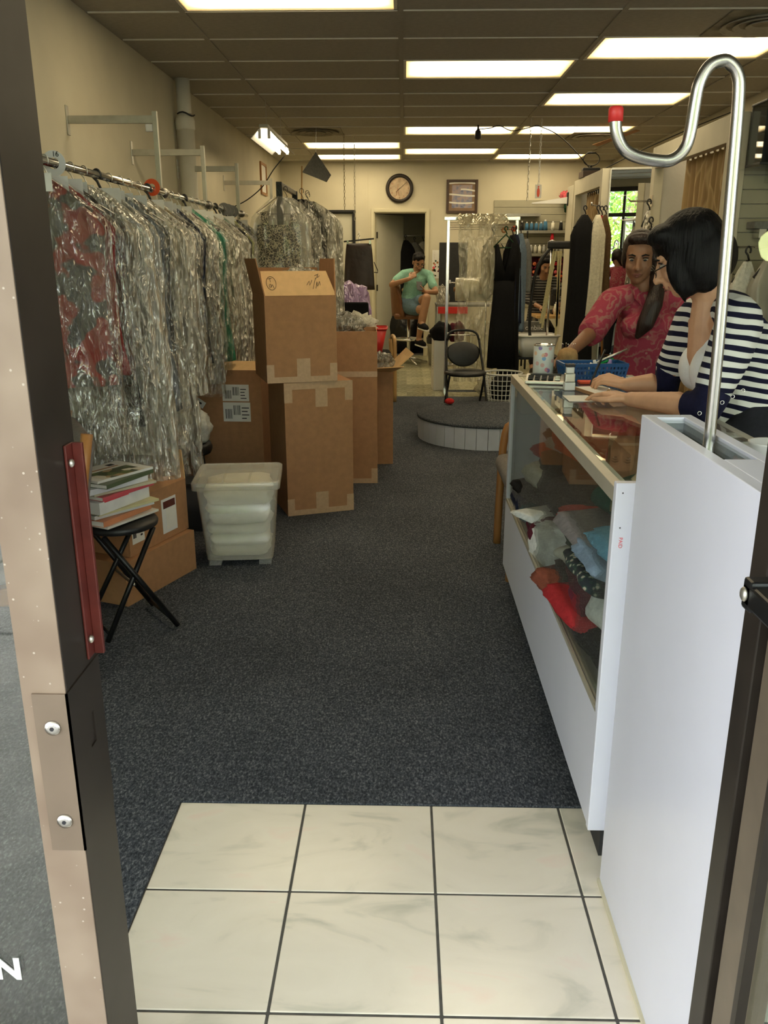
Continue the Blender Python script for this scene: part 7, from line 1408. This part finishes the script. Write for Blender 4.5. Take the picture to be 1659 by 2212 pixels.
# ------------------------------------------------------------------ street beyond the shop front (seen in the mirror and window)
mat('bark', (.30, .22, .15), .9, 0, .3, 14, .5, 30); 
m, nt, b = base('leaf'); b.inputs['Base Color'].default_value = (.22, .40, .05, 1); b.inputs['Roughness'].default_value = .5
L = nt.links; oi = nd(nt, 'ShaderNodeTexCoord'); nn = nd(nt, 'ShaderNodeTexNoise'); nn.inputs['Scale'].default_value = 1.2; L.new(oi.outputs['Object'], nn.inputs['Vector']); rr = ramp(nt, [(.35, (.10, .24, .03)), (.65, (.36, .52, .08))]); L.new(nn.outputs[0], rr.inputs[0]); L.new(rr.outputs[0], b.inputs['Base Color'])
tl = nd(nt, 'ShaderNodeBsdfTranslucent'); L.new(rr.outputs[0], tl.inputs[0]); mx = nd(nt, 'ShaderNodeMixShader'); mx.inputs[0].default_value = .45; L.new(b.outputs[0], mx.inputs[1]); L.new(tl.outputs[0], mx.inputs[2]); L.new(mx.outputs[0], nt.nodes['Material Output'].inputs[0])
def tree(lab, x, y, h, r, seed, n):
    q = random.Random(seed); t = thing('street_tree', lab, 'tree', (x, y, -.16), 0, 'street trees')
    tr = MB(); tr.tube([(0, 0, 0), (.05, 0, h * .25), (-.15, .05, h * .5), (.1, 0, h * .8)], [.16, .13, .10, .05], 10, smooth=4)
    for k in range(7):
        a = q.random() * 6.28; z = h * (.32 + .06 * k); l_ = r * (.5 + .4 * q.random()); tr.tube([(-.05, 0, z), (l_ * .5 * math.cos(a), l_ * .5 * math.sin(a), z + l_ * .25), (l_ * math.cos(a), l_ * math.sin(a), z + l_ * .4)], [.06, .035, .012], 6)
    tr.build('trunk', 'bark', t, True); lv = MB()
    for k in range(n):
        while True:
            p = Vector((q.uniform(-1, 1), q.uniform(-1, 1), q.uniform(-1, 1)))
            if p.length < 1 and q.random() < .35 + .65 * p.length: break
        c = Vector((p.x * r, p.y * r, h * .62 + p.z * h * .42)); s_ = .05 + .05 * q.random(); u = Vector((q.uniform(-1, 1), q.uniform(-1, 1), q.uniform(-.6, .6))).normalized(); w = u.orthogonal().normalized(); w2 = u.cross(w)
        lv.add([c - w * s_, c - w2 * s_ * .45, c + w * s_, c + w2 * s_ * .45], [(0, 1, 2, 3)])
    me = bpy.data.meshes.new('crown'); me.from_pydata(lv.v, [], lv.f); o = obj('crown', me, 'leaf', t); o['kind'] = 'stuff'
tree('leafy street tree seen largest in the mirror', -1.0, -7.4, 5.2, 2.2, 1, 5200); tree('second street tree behind in the mirror', -3.6, -13.5, 6.0, 2.8, 2, 5200); tree('third street tree at the left of the street', -7.4, -9.0, 5.5, 2.4, 3, 4000)
tree('street tree at the right of the street', 4.6, -9.5, 5.8, 2.7, 4, 4000)
mat('car_paint', (.82, .83, .84), .2, .1, .02, 5); mat('car_glass', (.03, .035, .04), .08, 0, .1, 5)
def car(lab, x, y, rz):
    t = thing('parked_car', lab, 'car', (x, y, -.16), rz, 'parked cars')
    pr = [(-2.1, .35), (-2.15, .7), (-1.95, .9), (-1.2, .98), (-.6, 1.42), (.75, 1.45), (1.45, 1.0), (2.05, .92), (2.15, .6), (2.1, .35)]
    g = MB(); g.loft([[(px, yy * (.92 if pz > 1.1 else 1), pz) for px, pz in pr] for yy in (-.85, .85)]); g.build('body', 'car_paint', t, bevel=.05, seg=3)
    g = MB(); gp = [(-1.08, 1.0), (-.56, 1.36), (.70, 1.39), (1.28, 1.02)]; g.loft([[(px, yy, pz) for px, pz in gp] for yy in (-.865, .865)]); g.build('side_window', 'car_glass', t)
    for px in (-1.35, 1.35):
        for yy in (-.78, .78): MB().cyl((px, yy - .1, .32), (px, yy + .1, .32), .32, n=22).build('wheel', 'dark_rubber', t, True)
    for yy in (-.95, .95): MB().ell((.95, yy, 1.02), (.07, .10, .07), 10, 6).build('wing_mirror', 'black_plastic', t, True)
car('white car parked across the sidewalk, seen in the mirror', -0.6, -4.6, .05); car('white car parked farther along the street', -6.0, -4.7, 0)
struct(MB().box(-30, 30, -26.4, -26, -.2, 7).build('wall_across_street', 'booth_trim', None))
